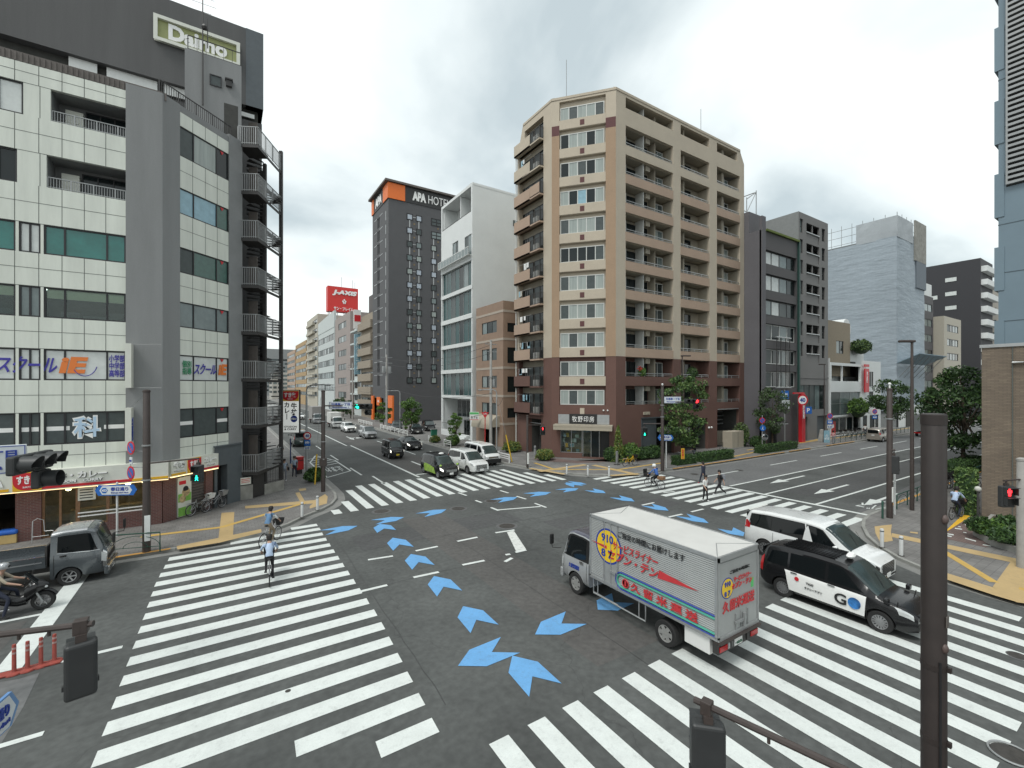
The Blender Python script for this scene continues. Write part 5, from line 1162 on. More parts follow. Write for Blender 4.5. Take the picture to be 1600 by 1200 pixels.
mb = MB(); netwall(mb, (100.3,36,0), (100.3,29.8,0), 34.0, 37.8, 4, 3, .1, 6); netwall(mb, (100.3,29.8,0), (108,29.8,0), 34.0, 37.8, 4, 3, .1, 7); mb.ob('loose_netting', MATS['net_pale'], b10, I)
MB().box(108.5,114.4,29.6,29.85,31,38.5).ob('uncovered_wall', MATS['block_wall'], b10, I); MB().box(109.2,114.42,29.62,29.86,26,31).ob('dark_netting', MATS['tower_net'], b10, I)
mb = MB(); mb.slab([(99.5,29.7,11.5),(114,29.7,11.5),(114,26.6,13.0),(99.5,26.6,13.0)], (0,0,.12)); mb.ob('protective_fan', mat('fan_blue', (.2,.28,.33), .6, var=.15), b10, I)
for x in (100.5,103,105.5,108,110.5,113):
    mb = MB(); mb.tube([(x,29.7,9.0),(x,26.8,12.8)], .05, 4); mb.ob('fan_strut', MATS['steel_grey'], b10, I)
MB().box(101,113.8,29.75,29.9,0,4.0).ob('hoarding', MATS['white_wall'], b10, I); MB().box(104,106.5,29.6,29.72,.1,3.2).ob('site_gate', MATS['interior_dark'], b10, I)
# blocks beyond the scaffold
t, fl, fr = strip_block('grey_netted_block', 'dark grey block with a pale attic storey right of the scaffolding', 117,128,32,46,26.5, MATS['charcoal'], 7, 3, 3, 'LR', .5)
mb = MB(); mb.box(117.2,127.8,32.2,44,26.5,29.2); mb.ob('attic', MATS['white_wall'], t, I)
t, fl, fr = strip_block('cream_side_block', 'cream block with small square windows beside the street tree', 129,141,30.5,42,22.5, MATS['cream_wall'], 6, 3, 3, 'LR', .5, marg=2)
b11 = thing('black_apartment_tower', 'black slab tower with white balconies on its street side, beyond the cream block', 'building', (160,36,0))
mb = MB(); mb.box(152,163,29.5,41,0,38.2); mb.ob('wall', mat('black_wall', (.04,.04,.045), .7, var=.1), b11, I)
mb = MB(); F11 = frame((152,41,0),(0,-1,0))
for s, z, w_ in ((1.6,32,1.0),(1.6,28.5,1.0),(1.6,25,1.0),(.2+5,33.5,2.2),(5.2,30,2.2),(5.2,26.5,2.2),(-.2+2.6,29.5,1.5)): window(b11, F11, s, z, w_, 1.1, 1, panes=[MATS['glass_white']], inset=-.03)
for i in range(11): MB().box(.4,11.5,3+3.2*i,4.3+3.2*i,-.1,1.1).ob('balcony', MATS['white_wall'], b11, frame((152,29.5,0),(1,0,0)))
t, fl, fr = strip_block('pale_far_tower', 'pale tower behind the black slab tower, far along the wide avenue', 170,184,29.5,40,33, MATS['far_pale'], 9, 3, 4, 'LR', .5)
t, fl, fr = strip_block('white_far_block', 'white low block farthest along the wide avenue', 190,215,29.5,40,24, MATS['white_wall'], 6, 3, 4, 'LR', .5)
t, fl, fr = strip_block('avenue_end_block', 'broad grey block closing the far end of the wide avenue', 420,440,-10,50,26, MATS['far_grey'], 7, 3, 14, 'L', .5)

brick_mat('tan_tile', (.21,.165,.12), (.16,.125,.095), (.115,.095,.075), .3, .08, .01, .75, var=.12)
b12 = thing('tan_tiled_building', 'low building faced in narrow tan tiles at the right edge behind the planter', 'building', (42,-2,0))
mb = MB(); mb.box(35,52,-18,6.75,0,9.45); mb.ob('wall', MATS['tan_tile'], b12, I)
mb = MB(); mb.box(34.93,52.05,-18.05,6.82,9.45,9.62); mb.ob('coping', MATS['alu'], b12, I)
for y in (5.6,2.0,-2,-6): MB().box(34.96,35.0,y-.02,y+.02,0,9.45).ob('joint', MATS['joint_and_letter_shade'], b12, I)
mb = MB(); mb.tube([(34.9,5.6,9.2-.6),(34.9,5.0,9.2-.6),(34.9,5.0,9.9)], .06, 6); mb.ob('overflow_pipe', MATS['alu'], b12, I)
mb = MB(); mb.box(36,40,-4,3.8,9.5,10.8); mb.ob('roof_box', MATS['steel_dark'], b12, I)
mat('tower_blue', (.16,.225,.27), .35, var=.08, scale=.2, spec=.6)
b13 = thing('blue_clad_tower', 'high tower clad in smooth blue grey panels at the upper right', 'building', (60,0,0))
XA = 48.; yE = OA(1560,300,XA)[0]
mb = MB(); mb.box(XA,66,-30,yE,0,62); mb.ob('wall', MATS['tower_blue'], b13, I)
F13 = frame((XA,yE,0),(0,-1,0))
for k in range(17):
    MB().box(-.02,30,5+3.55*k,5.06+3.55*k,-.1,.015).ob('panel_joint', mat('joint_blue', (.07,.1,.12), .6, var=0), b13, F13)
for k in range(8):
    z = 8+3.55*2*k*.5*1.0; zz_ = 9.0+5.4*k
    MB().box(-.2,.3,zz_,zz_+3.2,-2,.06).ob('bay_window', MATS['tower_blue'], b13, F13)
sl_ = yE - OA(1576,0,XA)[0]
mb = MB(); mb.box(sl_-.1,sl_,22,62,0,.3)
for i in range(100): mb.box(sl_,6,22+.38*i,22.18+.38*i,0,.3)
mb.ob('louvre_panel', MATS['steel_grey'], b13, F13)
MB().box(sl_-.12,6,21.9,62,-.05,.02).ob('louvre_backing', MATS['black'], b13, F13)
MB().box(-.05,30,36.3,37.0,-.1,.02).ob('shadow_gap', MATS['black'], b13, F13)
def cpaint(name, col, flake=0.): return mat(name, col, .28, flake, var=.03, scale=2, spec=.6, coat=.8)
cpaint('car_white', (.66,.67,.66)); mat('car_black', (.008,.008,.009), .25, var=.03, scale=2, spec=.4, coat=.25); cpaint('car_silver', (.38,.39,.40), .5); cpaint('car_grey', (.085,.097,.105), .3); cpaint('car_navy', (.012,.016,.03)); cpaint('car_green', (.012,.03,.026)); cpaint('truck_white', (.55,.56,.55)); cpaint('cab_violet', (.07,.07,.1), .3)
mat('car_glass', (.006,.008,.009), .04, var=0, spec=.35); mat('car_glass_front', (.03,.045,.045), .05, var=.3, scale=1.5, spec=.7)
mat('plastic_black', (.011,.011,.011), .6, var=.05); mat('headlamp', (.6,.62,.62), .12, .3, var=.1, spec=.8); mat('headlamp_lit', (.9,.9,.85), .2, var=0, emit=(1,.97,.85), estr=1.5); mat('tail_red', (.4,.012,.015), .2, var=.05); mat('amber', (.6,.25,.03), .3, var=0)
mat('rim_alloy', (.42,.42,.43), .3, .8, var=.05); mat('plate_white', (.7,.7,.68), .5, var=0); mat('plate_yellow', (.65,.5,.05), .5, var=0); mat('plate_ink', (.02,.12,.06), .5, var=0)
def lerp_list(pl, x):
    if x <= pl[0][0]: return pl[0][1]
    for (a, va), (b, vb) in zip(pl, pl[1:]):
        if x <= b: return va + (vb-va)*(x-a)/(b-a)
    return pl[-1][1]
class Body:
    def __init__(s, L, W, low, belt, roof, wid, rw, N=64):
        s.L, s.W = L, W; s.xs = [-L/2 + L*i/N for i in range(N+1)]
        def sm(pl, it):
            v = [lerp_list(pl, x) for x in s.xs]
            for _ in range(it): v = [v[0]] + [(v[i-1]+2*v[i]+v[i+1])/4 for i in range(1, N)] + [v[-1]]
            return v
        lo, be, ro, wi, rr = sm(low,2), sm(belt,3), sm(roof,3), sm(wid,4), sm(rw,4)
        s.sec = []
        for i in range(N+1):
            zb, zt, zr, w, r = lo[i], be[i], max(ro[i], be[i]+.012), wi[i], rr[i]
            k = min(1, (zr-zt)/.35); rwid = w*.9*(1-k) + r*k; h = zr-zt
            s.sec.append([(0,zb),(w*.9,zb),(w*.985,zb+.1),(w,zb+(zt-zb)*.5),(w*.985,zt-.06),(w*.955,zt),(rwid,zr-.11*k-h*.12*(1-k)),(rwid*.86,zr-.025*k-h*.05*(1-k)),(0,zr)])
    def p(s, x, t, side=1):
        f = (x + s.L/2)/s.L*(len(s.xs)-1); f = min(max(f,0),len(s.xs)-1.0001); i = int(f); u = f-i
        t = min(max(t,0),7.9999); j = int(t); v = t-j
        q = lambda a, b: s.sec[a][b]
        y = (q(i,j)[0]*(1-u)+q(i+1,j)[0]*u)*(1-v) + (q(i,j+1)[0]*(1-u)+q(i+1,j+1)[0]*u)*v
        z = (q(i,j)[1]*(1-u)+q(i+1,j)[1]*u)*(1-v) + (q(i,j+1)[1]*(1-u)+q(i+1,j+1)[1]*u)*v
        return Vector((x, side*y, z))
    def off(s, x, t, side, d):
        a = s.p(x-.03,t,side); b = s.p(x+.03,t,side); c = s.p(x,t-.08,side); e = s.p(x,t+.08,side)
        n = (b-a).cross(e-c); n.normalize(); 
        if n.y*side < 0 and abs(n.y) > .02 or (abs(n.y) <= .02 and n.z < 0): n = -n
        return s.p(x,t,side) + n*d
    def mesh(s, mb):
        n = 9; vs = []; fs = []
        for x, sc in zip(s.xs, s.sec):
            row = [(x, y, z) for y, z in sc] + [(x, -y, z) for y, z in sc[-2:0:-1]]
            vs += row
        m = 16; N = len(s.xs)
        for i in range(N-1):
            for j in range(m): fs.append((i*m+j, i*m+(j+1)%m, (i+1)*m+(j+1)%m, (i+1)*m+j))
        fs.append(tuple(range(m-1,-1,-1))); fs.append(tuple(range((N-1)*m, N*m)))
        return mb.add(vs, [f[::-1] for f in fs])
    def patch(s, mb, q, side=1, d=.006, nx=10, ny=5):
        """q: four (x, t) corners"""
        k = len(mb.v); vs = []
        for j in range(ny+1):
            for i in range(nx+1):
                a, b = i/nx, j/ny
                x = (q[0][0]*(1-a)+q[1][0]*a)*(1-b) + (q[3][0]*(1-a)+q[2][0]*a)*b
                t = (q[0][1]*(1-a)+q[1][1]*a)*(1-b) + (q[3][1]*(1-a)+q[2][1]*a)*b
                vs.append(s.off(x,t,side,d))
        fs = [(j*(nx+1)+i, j*(nx+1)+i+1, (j+1)*(nx+1)+i+1, (j+1)*(nx+1)+i) for j in range(ny) for i in range(nx)]
        return mb.add(vs, fs)
    def top(s, mb, x0, x1, t0, d=.006, t1=None, nx=8):
        """patch across the top from one side to the other (windscreen); t0 at x0, t1 at x1"""
        t1 = t1 or t0; vs = []; ny = 8
        for i in range(nx+1):
            x = x0+(x1-x0)*i/nx; ta = t0+(t1-t0)*i/nx
            ts = [(ta+(7.98-ta)*j/ny, 1) for j in range(ny+1)] + [(ta+(7.98-ta)*j/ny, -1) for j in range(ny-1,-1,-1)]
            vs += [s.off(x,t,sd,d) for t, sd in ts]
        m = 2*ny+1
        return mb.add(vs, [(i*m+j, i*m+j+1, (i+1)*m+j+1, (i+1)*m+j) for i in range(nx) for j in range(m-1)])
WH = {}
def wheel(par, x, y, r, wdt, side, style='alloy', spokes=10):
    k = (round(r,3), wdt, style, spokes)
    if k not in WH:
        a = MB(); a.lathe([(r*.62,-wdt/2),(r*.93,-wdt/2),(r,-wdt/2+.03),(r,wdt/2-.03),(r*.93,wdt/2),(r*.64,wdt/2-.01),(r*.62,wdt/2-.03)],24,cap=False)
        b = MB(); b.lathe([(r*.63,wdt/2-.1),(r*.63,wdt/2-.012),(r*.58,wdt/2-.012),(r*.54,wdt/2-.05),(r*.54,wdt/2-.08)],24,cap=False); b.lathe([(r*.14,wdt/2-.06),(r*.13,wdt/2-.015),(.001,wdt/2-.01)],12); b.lathe([(r*.55,wdt/2-.09),(.001,wdt/2-.09)],20,mi=1)
        for i in range(spokes):
            an = 2*PI*i/spokes; c, s_ = math.cos(an), math.sin(an); b.bar((r*.1*c,r*.1*s_,wdt/2-.03),(r*.57*c,r*.57*s_,wdt/2-.03),r*(.13 if style=='alloy' else .3),.025)
        WH[k] = (a.mesh('wheel', MATS['rubber'], True), b.mesh('rim', [MATS['rim_alloy'] if style != 'steel' else mat('rim_steel', (.3,.3,.29), .5, .2, var=.15, scale=8), MATS['black']], True, 30))
    M = WM[par] @ T(x,y,r) @ Matrix.Rotation(-PI/2*side,4,'X')
    w = link('wheel', WH[k][0], par, M); link('rim', WH[k][1], w, M); return w
def cut_arches(o, cs):
    """real wheel arches: subtract cylinders (x, y, r, depth)"""
    mb = MB()
    for x, y, r, dp in cs: mb.lathe([(r,-dp),(r,dp)],28,T(x,y,r-.06) @ Matrix.Rotation(PI/2,4,'X'))
    cm = mb.mesh('cut', MATS['plastic_black']); co = bpy.data.objects.new('cut', cm); COL.objects.link(co); co.matrix_world = WM[o]
    md = o.modifiers.new('arch', 'BOOLEAN'); md.object = co; md.operation = 'DIFFERENCE'; md.solver = 'EXACT'
    try: md.material_mode = 'TRANSFER'
    except Exception: pass
    dg = bpy.context.evaluated_depsgraph_get(); dg.update()
    me = bpy.data.meshes.new_from_object(o.evaluated_get(dg)); o.modifiers.clear(); o.data = me
    bpy.data.objects.remove(co)
    me.set_sharp_from_angle(angle=math.radians(35))
def car(name, label, cat, S, loc, head, pm, group=None, lit=False, kei=False, extra=None):
    """head: direction the car faces, as a world angle"""
    t = thing(name, label, cat, loc, head, group); L, W = S['L'], S['W']; B = Body(L, W, S['low'], S['belt'], S['roof'], S['wid'], S['rw']); M = WM[t]
    mb = MB(); B.mesh(mb); body = mb.ob('body', pm, t, smooth=True, ang=35)
    r = S.get('r',.31); ax = S['axles']
    cut_arches(body, [(x, sd*(W/2), r+.06, .24) for x in ax for sd in (1,-1)])
    for sd in (1,-1):
        for x in ax: wheel(t, x, sd*(W/2-.12), r, .2, sd, S.get('rim','alloy'), S.get('spokes',10))
        for q in S['side']: 
            mb = MB(); B.patch(mb, q, sd); mb.ob('side_window', MATS['car_glass'], t, smooth=True)
        mb = MB(); B.patch(mb, S['head'], sd, .012); mb.ob('headlight', MATS['headlamp_lit' if lit else 'headlamp'], t, smooth=True)
        mb = MB(); B.patch(mb, S['tail'], sd, .012); mb.ob('tail_light', MATS['tail_red'], t, smooth=True)
        for x0, x1 in S['doors']:
            mb = MB()
            for xx in (x0, x1): B.patch(mb, [(xx-.008,1.8),(xx+.008,1.8),(xx+.008,5.0),(xx-.008,5.0)], sd, .004, 1, 8)
            B.patch(mb, [(x0,1.78),(x1,1.78),(x1,1.86),(x0,1.86)], sd, .004, 8, 1); mb.ob('door_gap', MATS['plastic_black'], t)
        for xh in S['handles']:
            mb = MB(); c = B.off(xh,4.15,sd,.03); mb.box(c.x-.1,c.x+.1,c.y-.015,c.y+.015,c.z-.018,c.z+.018); mb.ob('door_handle', MATS['chrome'], t, bevel=.008)
        mx, mt = S['mirror']; c = B.off(mx,mt,sd,.02); mb = MB(); mb.box(c.x-.05,c.x+.06,c.y+sd*.02-(.0 if sd>0 else .2),c.y+sd*.02+(.2 if sd>0 else 0),c.z,c.z+.16); mb.ob('mirror', pm, t, bevel=.03)
        mb = MB(); B.patch(mb, [(-L/2+.25,1.05),(L/2-.25,1.05),(L/2-.25,1.75),(-L/2+.25,1.75)], sd, .003, 20, 2)
        mb2 = MB(); k = 0
        mb2 = mb
    x0, x1, t0, t1 = S['screen']; mb = MB(); B.top(mb, x0, x1, t0, .006, t1); mb.ob('windscreen', MATS['car_glass_front'], t, smooth=True)
    xf = L/2; g0, g1, gw = S['grille']
    mb = MB(); mb.box(xf-.06,xf+.012,-gw,gw,g0,g1); gr = mb.ob('grille', MATS['plastic_black'], t, bevel=.01)
    mb = MB(); n = S.get('bars',4)
    for i in range(n): z = g0+(g1-g0)*(i+.5)/n; mb.box(xf+.0,xf+.02,-gw*.96,gw*.96,z-.012,z+.012)
    mb.ob('grille_bars', MATS['chrome'], gr)
    mb = MB(); mb.box(xf-.1,xf+.015,-W*.36,W*.36,S['low'][-1][1]+.04,g0-.05); mb.ob('lower_grille', MATS['plastic_black'], t, bevel=.01)
    pz = S.get('plate', .45)
    for x, dx in ((xf+.02,1),(-L/2-.012,-1)):
        mb = MB(); zz_ = pz if dx > 0 else S.get('rplate',.8); mb.box(x-.008,x+.008,-.165,.165,zz_-.08,zz_+.08); pl = mb.ob('number_plate', MATS['plate_yellow' if kei else 'plate_white'], t)
    rb = S['rearw']; mb = MB(); mb.box(-L/2-.008,-L/2+.05,-rb[2],rb[2],rb[0],rb[1]); mb.ob('rear_window', MATS['car_glass'], t, bevel=.02)
    if S.get('wipers',1):
        mb = MB()
        for y in (.45,-.1): a = B.off(x0+(x1-x0)*.06,7.5,1,.02); b = B.off(x0+(x1-x0)*.5,7.5,1,.02); mb.tube([(a.x,y,a.z),(b.x,y+.35,b.z-.0)],.008,4)
        mb.ob('wipers', MATS['plastic_black'], t)
    if extra: extra(t, B)
    return t
TAXI = dict(L=4.4,W=1.7,low=[(-2.2,.36),(-2.0,.25),(2.0,.24),(2.2,.3)],belt=[(-2.2,.98),(-1.2,1.0),(.9,.98),(1.2,.96),(2.0,.86),(2.2,.68)],
    roof=[(-2.2,1.25),(-2.08,1.6),(-1.5,1.7),(-.5,1.75),(.3,1.73),(.62,1.62),(1.35,1.02),(2.0,.9),(2.2,.72)],wid=[(-2.2,.72),(-2.0,.82),(-1.2,.85),(1.3,.85),(1.9,.8),(2.2,.62)],rw=[(-2.2,.6),(-1.8,.66),(.3,.68),(1.2,.72)],
    axles=(-1.38,1.37),r=.32,spokes=14,side=[[(-1.95,5.12),(-1.25,5.12),(-1.25,5.9),(-1.8,5.9)],[(-1.17,5.1),(-.1,5.1),(-.1,5.92),(-1.17,5.92)],[(.0,5.1),(.98,5.15),(.42,5.9),(.0,5.92)]],
    head=[(1.82,3.6),(2.12,3.6),(2.1,4.9),(1.7,5.0)],tail=[(-2.19,3.2),(-2.07,3.2),(-2.05,5.6),(-2.17,5.6)],doors=[(-1.2,-.05),(-.05,1.05)],handles=(-1.0,.12),mirror=(1.55,5.6),screen=(1.3,.5,6.15,6.3),grille=(.58,.76,.5),bars=4,rearw=(1.08,1.5,.55),plate=.45,rplate=.75)
VAN = dict(L=4.95,W=1.85,low=[(-2.47,.36),(-2.2,.26),(2.2,.24),(2.47,.3)],belt=[(-2.47,1.12),(-.2,1.06),(.9,1.05),(1.5,1.04),(2.2,.98),(2.47,.82)],
    roof=[(-2.47,1.45),(-2.38,1.82),(-1.5,1.92),(0,1.94),(.55,1.88),(.85,1.76),(1.62,1.14),(2.2,1.02),(2.47,.86)],wid=[(-2.47,.78),(-2.3,.88),(-1.2,.92),(1.3,.92),(2.1,.88),(2.47,.72)],rw=[(-2.47,.7),(-1.8,.74),(.5,.74),(1.6,.78)],
    axles=(-1.55,1.45),r=.35,spokes=10,side=[[(-2.25,5.1),(-1.3,5.1),(-1.3,5.9),(-2.15,5.9)],[(-1.28,5.1),(.05,5.35),(-.05,5.9),(-1.28,5.9)],[(.2,5.1),(1.3,5.15),(.62,5.88),(.15,5.9)]],
    head=[(2.0,3.7),(2.36,3.6),(2.32,4.85),(1.85,5.0)],tail=[(-2.46,3.9),(-2.2,4.2),(-2.2,5.2),(-2.44,5.7)],doors=[(-1.2,.1),(.1,1.25)],handles=(-.05,.22),mirror=(1.15,5.1),screen=(1.6,.72,6.15,6.3),grille=(.45,.86,.55),bars=7,rearw=(1.2,1.68,.62),plate=.42,rplate=.95)
NOAH = dict(VAN, L=4.7, W=1.72)
def scale_spec(S, L, W, H):
    a, b, c = L/S['L'], W/S['W'], H/max(z for _, z in S['roof']); R = dict(S); R['L'], R['W'] = L, W
    for k in ('low','belt','roof'): R[k] = [(x*a, z*c) for x, z in S[k]]
    for k in ('wid','rw'): R[k] = [(x*a, y*b) for x, y in S[k]]
    R['axles'] = tuple(x*a for x in S['axles']); R['side'] = [[(x*a,t) for x, t in q] for q in S['side']]
    for k in ('head','tail'): R[k] = [(x*a,t) for x, t in S[k]]
    R['doors'] = [(x*a,y*a) for x, y in S['doors']]; R['handles'] = tuple(x*a for x in S['handles']); R['mirror'] = (S['mirror'][0]*a, S['mirror'][1])
    s = S['screen']; R['screen'] = (s[0]*a,s[1]*a,s[2],s[3]); g_ = S['grille']; R['grille'] = (g_[0]*c,g_[1]*c,g_[2]*b); w_ = S['rearw']; R['rearw'] = (w_[0]*c,w_[1]*c,w_[2]*b); R['plate'] = S['plate']*c; R['rplate'] = S['rplate']*c; R['r'] = S['r']*min(1,(a+c)/2)
    return R
HIACE = dict(L=4.7,W=1.7,low=[(-2.35,.36),(-2.1,.3),(2.1,.3),(2.35,.34)],belt=[(-2.35,1.12),(1.0,1.1),(1.7,1.06),(2.2,1.0),(2.35,.9)],
    roof=[(-2.35,1.5),(-2.27,1.9),(-1.5,1.98),(.7,1.98),(1.1,1.92),(1.35,1.8),(2.05,1.14),(2.25,1.05),(2.35,.94)],wid=[(-2.35,.76),(-2.2,.83),(1.6,.85),(2.1,.82),(2.35,.72)],rw=[(-2.35,.68),(1.2,.7),(2.0,.74)],
    axles=(-1.3,1.27),r=.32,spokes=8,rim='steel',side=[[(-2.2,5.1),(-.95,5.1),(-.95,5.9),(-2.15,5.9)],[(-.9,5.1),(.45,5.1),(.45,5.9),(-.9,5.9)],[(.62,5.1),(1.75,5.12),(1.15,5.9),(.62,5.9)]],
    head=[(2.05,3.4),(2.3,3.4),(2.28,4.8),(2.0,4.9)],tail=[(-2.34,3.6),(-2.24,3.6),(-2.24,5.6),(-2.33,5.6)],doors=[(-.7,.5),(.55,1.7)],handles=(-.5,.68),mirror=(1.7,5.2),screen=(2.03,1.28,6.15,6.3),grille=(.78,.92,.5),bars=2,rearw=(1.2,1.72,.62),plate=.5,rplate=.7)
KEI = dict(HIACE); KEI = scale_spec(HIACE, 3.4, 1.48, 1.86); KEI['roof'] = [(-1.7,1.5),(-1.64,1.8),(-1.0,1.86),(.75,1.85),(.95,1.76),(1.32,1.12),(1.6,1.0),(1.7,.9)]; KEI['belt'] = [(-1.7,1.05),(.9,1.04),(1.3,1.0),(1.6,.94),(1.7,.85)]; KEI['screen'] = (1.3,.92,6.1,6.3); KEI['r'] = .28; KEI['spokes'] = 10; KEI['rim'] = 'alloy'
SEDAN = dict(L=4.85,W=1.82,low=[(-2.42,.34),(-2.2,.24),(2.2,.22),(2.42,.28)],belt=[(-2.42,.86),(-1.6,.96),(.9,.93),(1.3,.92),(2.1,.8),(2.42,.62)],
    roof=[(-2.42,.88),(-1.9,1.03),(-1.6,1.08),(-.75,1.42),(-.2,1.47),(.2,1.45),(.4,1.4),(1.25,.97),(2.1,.82),(2.42,.66)],wid=[(-2.42,.72),(-2.1,.86),(-1.2,.91),(1.3,.91),(2.0,.86),(2.42,.66)],rw=[(-1.6,.66),(-.6,.58),(.3,.6),(1.2,.7)],
    axles=(-1.42,1.42),r=.34,spokes=10,side=[[(-1.35,5.12),(-.15,5.1),(-.15,5.9),(-.8,5.9)],[(-.08,5.1),(.98,5.12),(.35,5.88),(-.08,5.9)]],
    head=[(1.85,3.6),(2.3,3.5),(2.28,4.7),(1.7,5.0)],tail=[(-2.4,3.5),(-2.15,3.7),(-2.15,4.8),(-2.38,4.8)],doors=[(-1.1,-.1),(-.1,1.1)],handles=(-.95,.05),mirror=(.95,5.1),screen=(1.2,.42,6.15,6.3),grille=(.42,.7,.5),bars=5,rearw=(.75,.8,.3),plate=.42,rplate=.75)
SUV = scale_spec(SEDAN, 4.4, 1.8, 1.62); SUV['roof'] = [(-2.2,1.15),(-2.05,1.4),(-1.5,1.58),(-.3,1.63),(.2,1.6),(.4,1.54),(1.1,1.06),(1.9,.95),(2.2,.78)]; SUV['belt'] = [(-2.2,.98),(.8,1.02),(1.15,1.0),(1.9,.9),(2.2,.72)]; SUV['rearw'] = (1.1,1.38,.55); SUV['side'] = [[(-1.85,5.2),(-1.1,5.12),(-1.1,5.9),(-1.6,5.88)],[(-1.05,5.1),(-.12,5.1),(-.12,5.9),(-1.05,5.9)],[(-.05,5.1),(.9,5.12),(.35,5.88),(-.05,5.9)]]; SUV['screen'] = (1.08,.4,6.15,6.3)

# -- hero taxi
def taxi_extra(livery):
    def f(t, B):
        M = WM[t]
        mb = MB(); mb.lathe([(.0,1.78),(.13,1.79),(.15,1.84),(.1,1.91),(.001,1.93)],16,T(.35,0,-.02) @ Matrix.Diagonal((.75,1.6,1,1))); mb.ob('roof_lamp', MATS['letter_white'], t, smooth=True)
        mb = MB(); [mb.box(-1.5,.1,y-.012,y+.012,1.71,1.755) for y in (-.5,-.35,-.2,-.05,.1,.25,.4,.52)]; mb.ob('roof_ribs', MATS['car_black'], t)
        for sd in (1,-1):
            mb = MB()
            if livery == 'go':
                B.patch(mb, [(-1.16,1.95),(1.0,1.95),(1.05,4.45),(-1.32,4.75)], sd, .008, 14, 6); mb.ob('door_panel', MATS['letter_white'], t, smooth=True)
                zc = .62; Fm = M @ (frame((0,-.872,0),(1,0,0)) if sd < 0 else frame((0,.872,0),(-1,0,0)))
                gx = .55*(1 if sd < 0 else -1)
                text('G', .33, MATS['letter_black'], t, Fm @ T(gx-.17,zc+.02,.006), w=.33, bold=.02)
                mb = MB(); mb.lathe([(.17,0),(.17,.006),(.001,.006)],28,T(gx+.2,zc+.02,.002)); mb.ob('round_logo', mat('logo_blue', (.03,.16,.42), .4, var=.9, scale=3), t, Fm)
                mb = MB(); mb.lathe([(.07,0),(.07,.006),(.001,.006)],20,T(gx-1.45,zc+.18,.002)); mb.ob('emblem', MATS['letter_red'], t, Fm)
                text('TAXI', .07, MATS['letter_black'], t, Fm @ T(gx-1.05,zc+.14,.006), w=.22, bold=.02); text('タクシーアプリ', .07, MATS['letter_black'], t, Fm @ T(gx-.95,zc-.02,.006), w=.52, bold=.02)
            else:
                B.patch(mb, [(-1.1,1.95),(1.05,1.95),(.75,3.6),(-1.25,4.6)], sd, .008, 14, 6); mb.ob('door_graphic', mat('lime', (.32,.5,.08), .4, var=.35, scale=4), t, smooth=True)
            c = B.off(1.6,5.2,sd,0); 
            mb = MB(); mb.tube([(1.75,sd*.72,.88),(1.78,sd*.74,1.05)],.015,5); mb.ob('fender_mirror_stem', MATS['plastic_black'], t)
            if livery != 'go': mb = MB(); mb.ball((1.78,sd*.74,1.08),.1,10,sc=(.7,1.1,.8)); mb.ob('fender_mirror', MATS['lime'], t, smooth=True)
        mb = MB(); [mb.ball((.0,y,1.25),.13,8,sc=(.8,.8,1)) for y in ()]; 
    return f
S_ = -PI/2
car('black_taxi', 'black taxi with white door panels crossing the near zebra beside the box truck', 'taxi', TAXI, (17.2,6.66,0), S_, MATS['car_black'], extra=taxi_extra('go'))
def dark_pillars(t, B):
    for sd in (1,-1):
        for q in ([(-2.3,5.1),(.1,5.1),(.0,5.93),(-2.2,5.93)],[(.12,5.1),(1.4,5.12),(.66,5.93),(.05,5.93)]):
            mb = MB(); B.patch(mb, q, sd, .003, 16, 4); mb.ob('window_pillar', MATS['plastic_black'], t, smooth=True)
        mb = MB(); B.patch(mb, [(-.05,5.02),(.35,5.02),(.12,5.9),(.02,5.6)], sd, .009); mb.ob('white_pillar', MATS['car_white'], t, smooth=True)
        mb = MB(); B.patch(mb, [(2.28,1.2),(2.46,1.2),(2.46,4.6),(2.3,4.4)], sd, .008); mb.ob('chrome_corner', MATS['chrome'], t, smooth=True)
car('white_minivan', 'large white minivan with long dark windows, half hidden behind the black taxi', 'minivan', VAN, (20.55,8.85,0), S_, MATS['car_white'], extra=dark_pillars)
car('black_taxi', 'black taxi with lime green door graphics on the far zebra', 'taxi', TAXI, (15.1,34.7,0), S_+.04, MATS['car_black'], lit=True, extra=taxi_extra('lime'), group='traffic queued on the narrower avenue')
G_ = 'traffic queued on the narrower avenue'
car('white_minivan', 'white minivan waiting on the far zebra beside the lime marked taxi', 'minivan', scale_spec(VAN,4.7,1.74,1.86), (18.0,35.2,0), S_+.05, MATS['car_white'], G_)
car('white_delivery_van', 'tall white delivery van with a black bumper next to the kerb rail', 'van', HIACE, (20.85,37.9,0), S_, MATS['car_white'], G_, extra=lambda t, B: MB().box(2.2,2.42,-.78,.78,.32,.68).ob('bumper', MATS['plastic_black'], t, bevel=.03))
car('black_box_van', 'small boxy black van with a yellow number plate', 'van', KEI, (14.8,46.1,0), S_, MATS['car_black'], G_, lit=True, kei=True)
car('black_sedan', 'long black sedan with lit headlights behind the boxy van', 'car', SEDAN, (18.5,51.6,0), S_+.03, MATS['car_black'], G_, lit=True)
car('silver_minivan', 'silver minivan with a pale windscreen further down the queue', 'minivan', scale_spec(VAN,4.6,1.74,1.75), (17.5,65.9,0), S_, MATS['car_silver'], G_)
car('white_suv', 'white and black crossover ahead of the small white truck', 'car', SUV, (17.1,76.3,0), S_, MATS['car_white'], G_, lit=True)
car('white_far_car', 'small white car at the tail of the far queue', 'car', scale_spec(SEDAN,4.2,1.7,1.5), (14.5,112,0), S_, MATS['car_white'], G_)
car('dark_green_van', 'dark green van parked at the kerb behind the hanging restaurant sign', 'van', HIACE, (7.9,62,0), S_+PI, MATS['car_green'])
